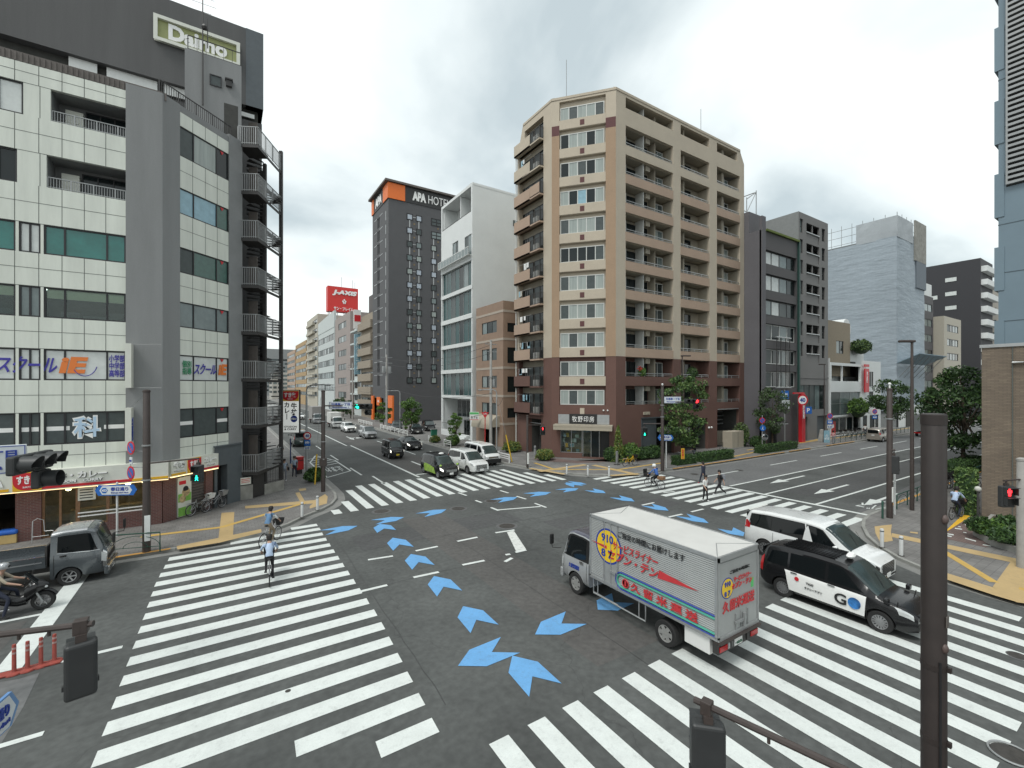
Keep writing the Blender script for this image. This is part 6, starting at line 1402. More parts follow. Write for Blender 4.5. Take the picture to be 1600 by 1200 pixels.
for i, (x, y, a, m_, lb, sp_) in enumerate([(25.3,67.2,-.25,'car_black','black car parked across the hotel car park entrance',SEDAN),(28.6,70.2,-.2,'car_black','black minivan parked deepest in the hotel car park',scale_spec(VAN,4.5,1.75,1.7)),(24.0,72.5,-.3,'car_grey','dark grey car parked nearest the hotel orange panel',SUV)]):
    car('parked_car', lb, 'car', sp_, (x,y,.14), S_+a, MATS[m_], 'cars in the hotel car park')
car('champagne_minivan', 'champagne coloured minivan at the far kerb of the wide avenue', 'minivan', scale_spec(VAN,4.6,1.74,1.86), (75.0,24.2,0), 0, mat('car_champagne', (.36,.33,.29), .3, .4, var=.03, coat=.6))

# -- truck helper
def cab(t, L, W, H, x0, pm, zb=.42, belt=1.2, rake=.35, ax=None, ar=.43):
    """cab-over body whose rear wall is at local x0"""
    B = Body(L, W, [(-L/2,zb),(L/2,zb)], [(-L/2,belt),(L/2-.15,belt),(L/2,belt-.12)], [(-L/2,H-.05),(-L/2+.3,H),(L/2-rake-.25,H),(L/2-rake,H-.08),(L/2-.08,belt+.08),(L/2,belt-.05)], [(-L/2,W/2),(L/2-.25,W/2),(L/2,W/2-.07)], [(-L/2,W/2-.1),(L/2,W/2-.1)])
    M = WM[t] @ T(x0+L/2,0,0); mb = MB(); B.mesh(mb); b = mb.ob('cab', pm, t, M, smooth=True, ang=35)
    if ax is not None: cut_arches(b, [(ax-x0-L/2, sd*W/2, ar, .3) for sd in (1,-1)])
    for sd in (1,-1):
        mb = MB(); B.patch(mb, [(-L/2+.18,5.12),(L/2-.2,4.75),(L/2-rake-.15,5.9),(-L/2+.18,5.9)], sd); mb.ob('side_window', MATS['car_glass'], b, M, smooth=True)
        mb = MB(); [B.patch(mb, [(x-.008,1.9),(x+.008,1.9),(x+.008,5.0),(x-.008,5.0)], sd, .004, 1, 8) for x in (-L/2+.1,L/2-.14)]; mb.ob('door_gap', MATS['plastic_black'], b, M)
        mb = MB(); c = B.off(-L/2+.35,4.0,sd,.02); mb.box(c.x-.09,c.x+.09,c.y-.02,c.y+.02,c.z-.03,c.z+.03); mb.ob('door_handle', MATS['chrome'], b, M)
        mb = MB(); B.patch(mb, [(L/2-.16,3.0),(L/2-.02,3.0),(L/2-.02,3.9),(L/2-.16,3.9)], sd, .012); mb.ob('headlight', MATS['headlamp'], b, M)
        mb = MB(); y = sd*(W/2); mb.tube([(L/2-.05,y,belt+.15),(L/2+.22,y+sd*.2,belt+.12),(L/2+.26,y+sd*.22,belt+.3)],.015,6); mb.ob('mirror_arm', MATS['plastic_black'], b, M)
        mb = MB(); mb.box(L/2+.2,L/2+.28,y+sd*.22-.08,y+sd*.22+.08,belt+.25,belt+.62); mb.ob('mirror', MATS['plastic_black'], b, M, bevel=.03)
    mb = MB(); B.top(mb, L/2-.06, L/2-rake+.02, 6.1, .006); mb.ob('windscreen', MATS['car_glass_front'], b, M, smooth=True)
    mb = MB(); mb.box(L/2-.08,L/2+.06,-W/2+.03,W/2-.03,zb-.1,zb+.22); mb.ob('bumper', pm, b, M, bevel=.03)
    mb = MB(); mb.box(L/2-.03,L/2+.015,-W*.33,W*.33,zb+.4,zb+.58); mb.ob('grille', MATS['plastic_black'], b, M, bevel=.01)
    mb = MB(); mb.box(L/2+.06,L/2+.07,-.17,.17,zb-.04,zb+.12); mb.ob('number_plate', MATS['plate_white'], b, M)
    return B, M, b
# -- hero box truck, heading away along the narrower avenue
t = thing('box_truck', 'silver corrugated box truck with red lettering and a yellow disc, turning through the junction', 'truck', (11.3,6.65,0), PI/2)
M = WM[t]; W_ = 1.84; LB = 4.62; zB0, zB1 = .98, 3.02
mat('alu_panel', (.38,.39,.385), .38, .35, var=.07, scale=1.2, fine=.03); mat('faded_red', (.52,.04,.045), .5, var=.12, scale=5); mat('roof_white', (.56,.555,.53), .6, var=.06, scale=1); mat('disc_yellow', (.78,.52,.02), .45, var=.03)
mb = MB(); mb.box(0,LB,-W_/2,W_/2,zB0,zB1); box = mb.ob('cargo_box', MATS['alu_panel'], t, bevel=.02)
for sd, F_ in ((1, M @ frame((LB,W_/2,0),(-1,0,0))), (-1, M @ frame((0,-W_/2,0),(1,0,0)))):
    mb = MB(); n = 34
    for i in range(n):
        z = zB0+.1+(zB1-zB0-.2)*i/n; h = (zB1-zB0-.2)/n
        for a, b in ([(.05,.62),(1.32,LB-.06)] if sd > 0 else [(.05,LB-.05)]): mb.add([(a,z,.002),(b,z,.002),(b,z+h*.5,.014),(a,z+h*.5,.014),(b,z+h,.002),(a,z+h,.002)],[(0,1,2,3),(3,2,4,5)])
    mb.ob('corrugation', MATS['alu_panel'], box, F_)
    mb = MB()
    for a, b, c, d in ((0,LB,zB1-.07,zB1+.03),(0,LB,zB0-.05,zB0+.06),(-.01,.06,zB0,zB1),(LB-.06,LB+.01,zB0,zB1)): mb.box(a,b,c,d,-.01,.03)
    mb.ob('edge_rail', MATS['alu'], box, F_, bevel=.008)
FL_ = M @ frame((LB,W_/2,0),(-1,0,0))           # side facing the camera: s runs from the front of the box backwards
mb = MB(); mb.box(.66,1.28,zB0+.02,zB1-.12,0,.02); dr = mb.ob('side_door', MATS['alu_panel'], box, FL_)
mb = MB(); [mb.box(x-.012,x+.012,zB0-.05,zB1-.05,.015,.04) for x in (.7,.98,1.25)]; mb.box(.95,1.2,zB0+.42,zB0+.5,.02,.06); mb.ob('door_bar', MATS['alu'], dr, FL_)
cx, cy = .86, 2.2
mb = MB(); mb.lathe([(.56,.022),(.56,.026),(.001,.026)],36,T(cx,cy,0)); dsc = mb.ob('disc_rim', MATS['letter_blue'], box, FL_)
mb = MB(); mb.lathe([(.5,.022),(.5,.03),(.001,.03)],36,T(cx,cy,0)); mb.ob('disc', MATS['disc_yellow'], dsc, FL_)
text('910', .26, MATS['letter_blue'], dsc, FL_ @ T(cx-.03,cy+.24,.036), w=.52, bold=.03); text('8 7', .26, MATS['letter_blue'], dsc, FL_ @ T(cx-.05,cy-.25,.036), w=.5, bold=.03)
text('サービスライナー', .26, MATS['faded_red'], box, FL_ @ T(1.95,cy+.12,.036), w=1.75, bold=.02, shear=.25); text('セブン・テン', .32, MATS['faded_red'], box, FL_ @ T(1.85,cy-.2,.036), w=1.95, bold=.03, shear=.25)
mb = MB(); mb.slab([(2.86,cy-.08,.024),(2.8,cy-.32,.024),(4.1,cy-.2,.024)],(0,0,.006)); mb.ob('red_wedge', MATS['faded_red'], box, FL_); mb = MB(); mb.slab([(.1,cy-.02,.024),(.8,cy-.1,.032),(.8,cy+.0,.032)],(0,0,.006)); mb.ob('red_wedge', MATS['faded_red'], box, FL_)
text('ご指定の時間にお届けします', .2, MATS['letter_black'], box, FL_ @ T(2.5,cy+.52,.036), w=2.4, bold=.005)
text('久 留 米 運 送', .26, MATS['faded_red'], box, FL_ @ T(2.95,1.28,.036), w=2.3, bold=.025)
mb = MB(); mb.lathe([(.13,.03),(.1,.03)],24,T(1.6,1.28,.004)); mb.tube([(1.6+.12*math.cos(a*PI/10),1.28+.12*math.sin(a*PI/10),.034) for a in range(20)],.02,5,closed=True); mb.box(1.56,1.64,1.2,1.36,.03,.036); mb.ob('emblem', MATS['faded_red'], box, FL_)
def rrect(x0,x1,y0,y1,w,z): 
    r = (y1-y0)/2; pts = [(x1,y1,z),(x0+r,y1,z)] + [(x0+r+r*math.cos(a),(y0+y1)/2+r*math.sin(a),z) for a in [PI/2+PI*i/10 for i in range(1,10)]] + [(x0+r,y0,z),(x1,y0,z)]
    m_ = MB()
    for p, q in zip(pts, pts[1:]): m_.bar(p,q,.012,w,up=(0,0,1)) if False else m_.tube([p,q],w/2,4)
    return m_
rrect(1.18,LB-.05,1.03,1.55,.045,.02).ob('blue_outline', MATS['letter_blue'], box, FL_); rrect(1.25,LB-.05,1.1,1.48,.07,.018).ob('green_outline', mat('letter_teal', (.05,.3,.22), .5, var=0), box, FL_)
# roof
mb = MB(); mb.box(.02,LB-.02,-W_/2+.03,W_/2-.03,zB1-.005,zB1+.02); rf = mb.ob('roof', MATS['roof_white'], box, bevel=.01)
mb = MB(); z = zB1+.022
for s in (1,-1): mb.bar((.03,s*(W_/2-.05),z),(.62,0,z),.02,.008); mb.bar((LB-.03,s*(W_/2-.05),z),(LB-.5,0,z),.02,.008)
mb.ob('roof_seam', MATS['steel_grey'], rf)
# rear
FR_ = M @ frame((0,W_/2,0),(0,-1,0))
mb = MB(); mb.box(.07,W_-.07,zB0+.05,zB1-.16,0,.02); rd = mb.ob('rear_door', MATS['alu_panel'], box, FR_)
mb = MB(); [mb.box(a,b,c,d,-.01,.04) for a,b,c,d in ((0,W_,zB1-.12,zB1+.02),(0,.06,zB0,zB1),(W_-.06,W_,zB0,zB1),(0,W_,zB0-.08,zB0+.05))]; mb.ob('rear_frame', MATS['alu'], box, FR_)
mb = MB(); mb.lathe([(.27,.02),(.27,.024),(.001,.024)],30,T(.4,2.18,0)); ds = mb.ob('disc_rim', MATS['letter_blue'], rd, FR_); mb = MB(); mb.lathe([(.24,.02),(.24,.028),(.001,.028)],30,T(.4,2.18,0)); mb.ob('disc', MATS['disc_yellow'], ds, FR_)
text('910', .13, MATS['letter_blue'], ds, FR_ @ T(.39,2.29,.034), w=.26, bold=.03); text('8 7', .13, MATS['letter_blue'], ds, FR_ @ T(.38,2.05,.034), w=.25, bold=.03)
text('サービスライナー', .13, MATS['faded_red'], rd, FR_ @ T(1.08,2.34,.034), w=.8, bold=.02, shear=.25); text('セブン・テン', .16, MATS['faded_red'], rd, FR_ @ T(1.05,2.18,.034), w=.95, bold=.025, shear=.25)
text('久留米運送', .3, MATS['faded_red'], rd, FR_ @ T(.9,1.72,.034), w=1.45, bold=.02, shear=.1)
text('ご指定の時間に', .09, MATS['letter_black'], rd, FR_ @ T(.95,2.56,.034), w=.9, bold=.01)
MB().box(1.48,1.6,1.95,2.2,.02,.026).ob('green_sticker', mat('sticker_green', (.1,.5,.15), .5, var=0), rd, FR_)
mb = MB(); [mb.box(x-.015,x+.015,zB0+.05,1.45,.02,.05) for x in (.75,1.0,1.3)]; mb.box(.7,1.2,1.2,1.26,.03,.08); mb.box(1.05,1.12,1.05,1.4,.04,.1); mb.ob('lock_bar', MATS['steel_grey'], rd, FR_)
mb = MB(); mb.box(.02,W_-.02,.58,.88,-.15,.02); bmp = mb.ob('rear_bumper', MATS['steel_dark'], t, FR_, bevel=.015); mb = MB(); mb.box(.0,W_,.86,.92,-.1,.1); mb.ob('rear_step', MATS['steel_brown'], t, FR_)
for x in (.22, W_-.22): MB().box(x-.17,x+.17,.64,.78,.02,.045).ob('tail_light', MATS['tail_red'], bmp, FR_, bevel=.01); 
MB().box(.42,.62,.64,.78,.02,.04).ob('reversing_light', MATS['headlamp'], bmp, FR_)
pl_ = MB().box(.7,1.05,.62,.82,.02,.035).ob('number_plate', MATS['plate_white'], bmp, FR_); text('・4 62-33', .07, MATS['plate_ink'], pl_, FR_ @ T(.875,.69,.042), w=.28, bold=.02)
# chassis, rails, wheels
mb = MB(); [mb.box(-.05,6.0,y-.05,y+.05,.62,.86) for y in (-.38,.38)]; [mb.box(x,x+.08,-.4,.4,.64,.84) for x in (.4,1.8,3.0,4.6)]; mb.ob('chassis', MATS['steel_dark'], t)
mb = MB(); y = W_/2-.04; mb.tube([(4.5,y,.9),(4.5,y,.42),(2.3,y,.42),(2.3,y,.9)],.025,6); mb.tube([(4.5,y,.68),(4.45,y,.68)],.02,5); mb.tube([(2.55,y,.42),(2.55,y,.9)],.02,5); mb.tube([(4.3,y,.42),(4.3,y,.95)],.02,5); mb.tube([(4.5,y,.44),(3.4,y,.44)],.03,6); mb.ob('side_guard', MATS['alu'], t)
mb = MB(); y = -y; mb.tube([(4.5,y,.9),(4.5,y,.42),(2.3,y,.42),(2.3,y,.9)],.025,6); mb.ob('side_guard', MATS['alu'], t)
MB().box(.25,1.0,W_/2-.5,W_/2-.06,.45,.9).ob('tool_box', MATS['plate_white'], t, bevel=.02); MB().box(3.1,4.1,-W_/2+.08,-W_/2+.5,.45,.85).ob('fuel_tank', MATS['steel_dark'], t, bevel=.03)
for x in (1.62,):
    for sd in (1,-1):
        wheel(t, x, sd*(W_/2-.14), .37, .2, sd, 'steel', 6); wheel(t, x, sd*(W_/2-.36), .37, .2, sd, 'steel', 6)
for sd in (1,-1): wheel(t, 5.45, sd*(W_/2-.16), .37, .2, sd, 'steel', 6)
mb = MB(); mb.box(1.1,2.15,W_/2-.3,W_/2-.02,.92,.96); mb.ob('mudguard', MATS['rubber'], t)
B_, MC, cb_ = cab(t, 1.5, 1.72, 2.18, 4.78, mat('cab_silver', (.36,.37,.375), .3, .2, var=.04, coat=.5), .45, 1.25, ax=5.45)
mb = MB(); B_.top(mb, -.72, .38, 6.25, .012); mb.ob('cab_roof', MATS['cab_violet'], cb_, MC, smooth=True)
for sd in (1,-1):
    mb = MB(); B_.patch(mb, [(-.73,4.9),(.69,4.6),(.42,5.98),(-.73,5.98)], sd, .003); mb.ob('window_surround', MATS['plastic_black'], cb_, MC, smooth=True)
    pass
text('久留米運送', .16, MATS['letter_blue'], cb_, MC @ frame((.0,.868,.95),(-1,0,0)), w=.55, bold=.03, shear=.15)

# -- silver flatbed at the stop line on the left
t = thing('flatbed_truck', 'dark silver flatbed truck with chrome front trim waiting at the left stop line', 'truck', (-5.3,23.5,0), 0)
M = WM[t]; B_, MC, cb_ = cab(t, 1.55, 1.7, 2.02, 0, MATS['car_grey'], .29, 1.18, rake=.32, ax=.5, ar=.38)
mb = MB(); B_.top(mb, -.75, .2, 6.3, .012); mb.ob('cab_roof', MATS['car_silver'], cb_, MC, smooth=True)
for sd in (1,-1):
    mb = MB(); B_.patch(mb, [(.66,2.4),(.775,2.4),(.775,4.6),(.66,4.9)], sd, .01); mb.ob('chrome_corner', MATS['chrome'], cb_, MC, smooth=True)
    mb = MB(); pth = [B_.off(x,tt,sd,.012) for x, tt in ((-.6,5.95),(-.6,5.05),(.1,5.0),(.3,4.65),(.57,4.7))]; mb.tube(pth, .014, 5); mb.ob('window_trim', MATS['chrome'], cb_, MC)
mb = MB(); mb.box(.77,.86,-.82,.82,.3,.5); mb.ob('chrome_bumper', MATS['chrome'], cb_, MC, bevel=.03)
mb = MB(); mb.box(.7,.79,-.7,.7,1.0,1.14); mb.ob('chrome_strip', MATS['chrome'], cb_, MC, bevel=.02)
mb = MB(); mb.box(-3.7,-.1,-.82,.82,.78,.88); bed = mb.ob('bed', MATS['car_grey'], t)
for y0, y1 in ((-.85,-.8),(.8,.85)): MB().box(-3.7,-.12,y0,y1,.8,1.2).ob('drop_side', MATS['car_grey'], bed); 
for y in (-.857,): MB().box(-3.6,-.2,y-.006,y,.98,1.02).ob('side_rib', MATS['car_silver'], bed)
MB().box(-3.72,-3.66,-.85,.85,.8,1.2).ob('tail_gate', MATS['car_grey'], bed); MB().box(-.14,-.08,-.8,.8,.8,1.55).ob('bulkhead', MATS['steel_dark'], bed)
mb = MB(); [mb.box(-3.6,-.2,y-.04,y+.04,.95+.12*i,1.05+.12*i) for i in range(4) for y in (.7,.55)]; mb.ob('stacked_timber', MATS['steel_brown'], bed) if False else None
mb = MB(); mb.ball((-.45,-.62,.98),.2,8,sc=(1.4,.8,.9)); mb.ob('blue_tarpaulin', mat('tarp_blue', (.02,.12,.5), .6, var=.15), bed)
mb = MB(); [mb.box(-3.7,1.3,y-.05,y+.05,.5,.7) for y in (-.36,.36)]; mb.ob('chassis', MATS['steel_dark'], t)
for x in (.5,-2.4):
    for sd in (1,-1): wheel(t, x, sd*(.72), .33, .2, sd, 'alloy', 6)
# -- far trucks
def small_truck(label, x, y, head, cabm, boxm, H=2.9, LB=3.4, z=0, group=G_, lit=False):
    t = thing('delivery_truck', label, 'truck', (x,y,z), head, group)
    cab(t, 1.5, 1.72, 2.1, LB/2-.3, cabm, ax=LB/2+.35); mb = MB(); mb.box(-LB/2-.5,LB/2-.42,-.9,.9,.85,H); mb.ob('cargo_box', boxm, t, bevel=.03)
    mb = MB(); mb.box(-LB/2-.4,LB/2,-.4,.4,.5,.8); mb.ob('chassis', MATS['steel_dark'], t)
    for xx in (-LB/2+.5, LB/2+.35):
        for sd in (1,-1): wheel(t, xx, sd*.74, .36, .2, sd, 'steel', 6)
    mb = MB(); mb.box(-LB/2-.52,-LB/2-.46,-.8,.8,.5,.7); mb.ob('rear_lamp_bar', MATS['tail_red'], t)
    return t
small_truck('small white box truck behind the white crossover', 16.9, 86, S_, MATS['truck_white'], MATS['roof_white'], 2.75)
small_truck('grey box truck furthest back in the queue', 15.7, 98.5, S_, MATS['car_silver'], mat('box_grey', (.27,.26,.25), .6, var=.1), 3.4, 4.2)
small_truck('grey box truck with an open dark cargo door on the wide avenue', 88.5, 22.8, 0, MATS['truck_white'], MATS['far_grey'], 3.3, 4.4, group=None)
small_truck('white truck crossing far down the avenue behind the restaurant sign', 9.5, 118, S_+PI, MATS['truck_white'], MATS['car_white'], 3.2, 4.4, group=None)
mat('skin', (.42,.26,.19), .6, var=.05); mat('hair_dark', (.015,.012,.01), .6, var=.1); mat('hair_brown', (.05,.03,.02), .6, var=.1)
for n_, c_ in dict(shirt_pale_blue=(.42,.52,.68), vest_blue=(.12,.22,.36), cloth_white=(.66,.66,.64), cloth_black=(.014,.014,.016), cloth_navy=(.02,.025,.045), cloth_beige=(.36,.31,.24), cloth_grey=(.2,.21,.23), jacket_blue=(.05,.13,.38), khaki=(.24,.19,.13), cloth_stripe=(.3,.36,.44), cloth_pink=(.5,.28,.28), shoe_dark=(.02,.02,.02), shoe_white=(.6,.6,.6), shoe_red=(.4,.03,.03)).items(): mat(n_, c_, .85, var=.14, scale=9)
def figure(label, loc, head, J, top, leg, shoe='shoe_dark', hair='hair_dark', sleeve='short', hat=None, group=None, female=False, lift=0., extra=None, armtop=None):
    """one continuous skinned body; J overrides joints of a standing pose (x forward, y left)"""
    t = thing('person', label, 'person', loc, head, group); M = WM[t]
    P = dict(pel=(0,0,.93), sp=(.01,0,1.1), ch=(.02,0,1.28), nk=(.02,0,1.43), hb=(.04,0,1.5), hm=(.05,0,1.59), ht=(.04,0,1.68))
    for s, k in ((1,'L'),(-1,'R')):
        P.update({'hip'+k:(0,s*.095,.9),'kn'+k:(.03,s*.1,.5),'an'+k:(0,s*.1,.08),'to'+k:(.15,s*.11,.045),'sh'+k:(.01,s*.185,1.37),'el'+k:(-.02,s*.235,1.1),'wr'+k:(.06,s*.24,.86)})
    P.update(J)
    R = dict(pel=.125, sp=.115, ch=.135, nk=.055, hb=.066, hm=.098, ht=.07)
    for k in 'LR': R.update({'hip'+k:.088,'kn'+k:.058,'an'+k:.042,'to'+k:.036,'sh'+k:.062,'el'+k:.043,'wr'+k:.029})
    if female: R.update(pel=.12, sp=.1, ch=.115, shL=.052, shR=.052)
    E = [('pel','sp','T'),('sp','ch','T'),('ch','nk','K'),('nk','hb','K'),('hb','hm','K'),('hm','ht','K')]
    for k in 'LR':
        E += [('pel','hip'+k,'L'),('hip'+k,'kn'+k,'L'),('kn'+k,'an'+k,'L'),('an'+k,'to'+k,'S'),('ch','sh'+k,'T'),('sh'+k,'el'+k,'A'),('el'+k,'wr'+k,'F')]
        w = Vector(P['wr'+k]); d = (w-Vector(P['el'+k])).normalized(); s = 1 if k == 'L' else -1
        q = d.cross(Vector((0,0,1))); q = q if q.length > .2 else Vector((1,0,0)); q.normalize(); nn = q.cross(d)
        P['pm'+k] = tuple(w+d*.05); R['pm'+k] = .03; E.append(('wr'+k,'pm'+k,'K'))
        P['pk'+k] = tuple(w+d*.085); R['pk'+k] = .03; E.append(('pm'+k,'pk'+k,'K'))
        for i, (o, ln) in enumerate(((-.027,.055),(-.009,.066),(.009,.062),(.026,.048))):
            a = 'f%d%s' % (i,k); P[a] = tuple(w+d*(.095+ln*.5)+q*o-nn*.01); P[a+'b'] = tuple(w+d*(.095+ln*.95)+q*o-nn*.035); R[a] = .0095; R[a+'b'] = .008
            E += [('pk'+k,a,'K'),(a,a+'b','K')]
        P['th'+k] = tuple(w+d*.075-q*.045*1-nn*.015); R['th'+k] = .011; P['tb'+k] = tuple(w+d*.11-q*.05-nn*.03); R['tb'+k] = .009; E += [('pm'+k,'th'+k,'K'),('th'+k,'tb'+k,'K')]
    ks = list(P); ix = {k:i for i, k in enumerate(ks)}
    me = bpy.data.meshes.new('body'); me.from_pydata([P[k] for k in ks], [(ix[a],ix[b]) for a, b, _ in E], [])
    o = bpy.data.objects.new('body', me); COL.objects.link(o)
    md = o.modifiers.new('skin','SKIN'); md.use_smooth_shade = True
    for k, sv in zip(ks, me.skin_vertices[0].data):
        r = R[k]; sv.radius = (r, r*(.78 if k in ('pel','sp','ch') else 1)); sv.use_root = (k == 'pel')
        if k in ('pel','sp','ch'): sv.radius = (r*.82, r*1.15)
    ss = o.modifiers.new('sub','SUBSURF'); ss.levels = 1; ss.render_levels = 1
    dg = bpy.context.evaluated_depsgraph_get(); dg.update(); bm_ = bpy.data.meshes.new_from_object(o.evaluated_get(dg)); bpy.data.objects.remove(o)
    mb = MB(); mb.v = [tuple(v.co) for v in bm_.vertices]; mb.f = [list(p.vertices) for p in bm_.polygons]
    seg_ = [(Vector(P[a]), Vector(P[b]), r) for a, b, r in E]
    sl = {'T':0,'L':1,'S':2,'K':3,'A':4,'F':(4 if sleeve == 'long' else 3)}
    for p in bm_.polygons:
        c = p.center; best = (9,'T')
        for a, b, r in seg_:
            d = b-a; u = max(0,min(1,(c-a).dot(d)/d.length_squared)); ds = (c-(a+d*u)).length
            if ds < best[0]: best = (ds, r if not (r == 'K' and a == seg_[2][0] and u < .55) else 'T')
        r = best[1]
        mb.m.append(sl[r])
    # face: eyes, nose, mouth, ears
    hm = Vector(P['hm']); up = (Vector(P['ht'])-Vector(P['hb'])).normalized(); fw = Vector((1,0,0)); fw = (fw-up*fw.dot(up)).normalized(); lf = up.cross(fw)
    for s in (1,-1): mb.ball(hm+fw*.088+lf*s*.034-up*.005, .011, 6, mi=5); mb.ball(hm+lf*s*.096-up*.01, .024, 6, mi=3, sc=(.8,.5,1.2))
    mb.ball(hm+fw*.1-up*.028, .017, 6, mi=3, sc=(1,.8,1.3)); mb.ball(hm+fw*.085-up*.062, .02, 6, mi=6, sc=(.5,1.1,.3))
    mb.ob('body', [MATS[top], MATS[leg], MATS[shoe], MATS['skin'], MATS[armtop or top], MATS['black'], MATS['cloth_pink']], t, smooth=True, ang=60)
    h = MB(); X = Matrix.Translation(hm+up*.022-fw*.012) @ Matrix(((fw.x,lf.x,up.x,0),(fw.y,lf.y,up.y,0),(fw.z,lf.z,up.z,0),(0,0,0,1)))
    if hat == 'helmet':
        h.lathe([(.135,-.06),(.14,.0),(.13,.06),(.09,.11),(.001,.135)],16,X); h.ob('helmet', MATS['white_paint' if top == 'jacket_blue' else 'car_silver'], t, smooth=True)
    else:
        h.lathe([(.094,-.03),(.108,.0),(.106,.05),(.075,.1),(.001,.115)],14,X)
        k0 = len(h.v); h.ball(hm-fw*.045-up*.02,.098,10,sc=(.75,1,1.1 if not female else 1.5)); h.ob('hair', MATS[hair], t, smooth=True)
    if extra: extra(t)
    return t
def walk(st=.3, arm=.18):
    return dict(knL=(st*.65,.1,.5),anL=(st,.1,.1),toL=(st+.14,.11,.07),knR=(-st*.15,-.1,.48),anR=(-st*1.1,-.1,.14),toR=(-st*.95,-.11,.05),elL=(-arm*.7,.24,1.12),wrL=(-arm,.25,.88),elR=(arm*.4,-.24,1.1),wrR=(arm*1.3,-.24,.93))
def ride(z=0., lean=.12, reach=.42, hz=1.0):
    J = dict(pel=(-.22,0,.98),sp=(-.17,0,1.14),ch=(-.1+lean*.3,0,1.31),nk=(-.05+lean*.4,0,1.46),hb=(-.01+lean*.4,0,1.53),hm=(.01+lean*.4,0,1.62),ht=(0+lean*.4,0,1.71))
    for s, k in ((1,'L'),(-1,'R')):
        J.update({'hip'+k:(-.2,s*.095,.94),'sh'+k:(-.1+lean*.3,s*.185,1.4),'el'+k:(.12,s*.28,1.17),'wr'+k:(reach-.1,s*.25,hz+.03)})
    J.update(knL=(.2,.1,.76),anL=(.1,.11,.38),toL=(.25,.12,.33),knR=(.17,-.1,.58),anR=(-.08,-.11,.2),toR=(.07,-.12,.13))
    return J
mat('bike_silver', (.4,.4,.41), .35, .6, var=.05); mat('bike_yellow', (.7,.42,.02), .4, var=.05)
def bicycle(label, loc, head, fm='bike_silver', basket=True, group=None, box=None, child=None):
    t = thing('bicycle', label, 'bicycle', loc, head, group); f = MB(); r = .33
    for p in [[(-.55,0,r),(-.18,.0,.5),(-.12,0,.3)],[(-.55,0,r),(-.26,0,.78)],[(-.12,0,.3),(-.24,0,.88)],[(-.12,0,.3),(.1,0,.42),(.4,0,.82)],[(-.2,0,.62),(.05,0,.6),(.4,0,.86)],[(.36,0,1.0),(.44,0,.74),(.5,0,.55),(.58,0,r)]]: f.tube(p,.017,6)
    fr = f.ob('frame', MATS[fm], t, smooth=True)
    for x in (-.55,.58):
        a = MB(); n = 26; a.tube([(x+r*.94*math.cos(2*PI*i/n),0,r+r*.94*math.sin(2*PI*i/n)) for i in range(n)],.02,6,closed=True); w = a.ob('wheel', MATS['rubber'], t, smooth=True)
        b = MB(); [b.tube([(x,0,r),(x+r*.9*math.cos(2*PI*i/14),0,r+r*.9*math.sin(2*PI*i/14))],.004,3) for i in range(14)]; b.tube([(x,-.05,r),(x,.05,r)],.02,6); b.tube([(x+r*.86*math.cos(2*PI*i/n),0,r+r*.86*math.sin(2*PI*i/n)) for i in range(n)],.01,4,closed=True); b.ob('rim', MATS['bike_silver'], w, smooth=True)
        g_ = MB(); g_.tube([(x+(r+.03)*math.cos(a),0,r+(r+.03)*math.sin(a)) for a in [(.5+.2*i if x < 0 else .9+.17*i) for i in range(11)]],.014,5); g_.ob('mudguard', MATS[fm], t, smooth=True)
    s = MB(); s.ball((-.27,0,.93),.1,10,sc=(1.3,.85,.4)); s.ob('saddle', MATS['plastic_black'], t, smooth=True)
    h = MB(); h.tube([(.22,.27,1.0),(.34,.24,1.02),(.38,.1,1.0),(.38,-.1,1.0),(.34,-.24,1.02),(.22,-.27,1.0)],.013,6); h.tube([(.36,0,.95),(.37,0,1.02)],.016,6); h.ob('handlebar', MATS['plastic_black'], t, smooth=True)
    c = MB(); c.lathe([(.09,-.012),(.09,.012)],16,T(-.12,-.05,.3) @ Matrix.Rotation(PI/2,4,'X')); c.tube([(-.12,.07,.3),(.0,.08,.36)],.01,5); c.tube([(-.12,-.07,.3),(-.2,-.08,.2)],.01,5); c.box(-.04,.06,.08,.17,.34,.37); c.box(-.25,-.15,-.17,-.08,.17,.2); c.ob('pedals', MATS['plastic_black'], t)
    if basket:
        b = MB(); b.add([(.5,-.15,.72),(.8,-.15,.74),(.8,.15,.74),(.5,.15,.72),(.46,-.19,.98),(.86,-.19,1.0),(.86,.19,1.0),(.46,.19,.98)],[(0,3,2,1),(0,1,5,4),(1,2,6,5),(2,3,7,6),(3,0,4,7)]); b.ob('basket', MATS['plastic_black' if basket is True else basket], t)
    if box:
        b = MB(); b.box(-.8,-.35,-.2,.2,.72,.95); b.ob('rear_carrier', MATS[box], t, bevel=.04)
    else:
        b = MB(); [b.tube([(-.3,y,.72),(-.78,y,.72)],.008,4) for y in (-.07,0,.07)]; b.ob('rear_carrier', MATS['bike_silver'], t)
    if child: 
        b = MB(); b.box(.44,.86,-.2,.2,.72,1.02); b.box(.8,.88,-.2,.2,1.0,1.3); b.ob('child_seat', MATS['plastic_black'], t, bevel=.05)
    return t
def cyc(lb, lp, rear, frontpt=None, head=None, top='cloth_white', leg='cloth_black', z=.012, J=None, **k):
    r = rear; head = head if head is not None else math.atan2(frontpt.y-r.y, frontpt.x-r.x); c = (r.x+.55*math.cos(head), r.y+.55*math.sin(head), z)
    pk = {q:k.pop(q) for q in list(k) if q in ('hat','sleeve','hair','female','shoe','armtop','extra')}
    bicycle(lb, c, head, **k); figure(lp, c, head, J or ride(), top, leg, **pk)
cyc('silver bicycle ridden by the cyclist in a pale blue shirt', 'cyclist in a pale blue shirt and black trousers, seen from behind on the left zebra', G(421,917), head=1.5, top='shirt_pale_blue', sleeve='short')
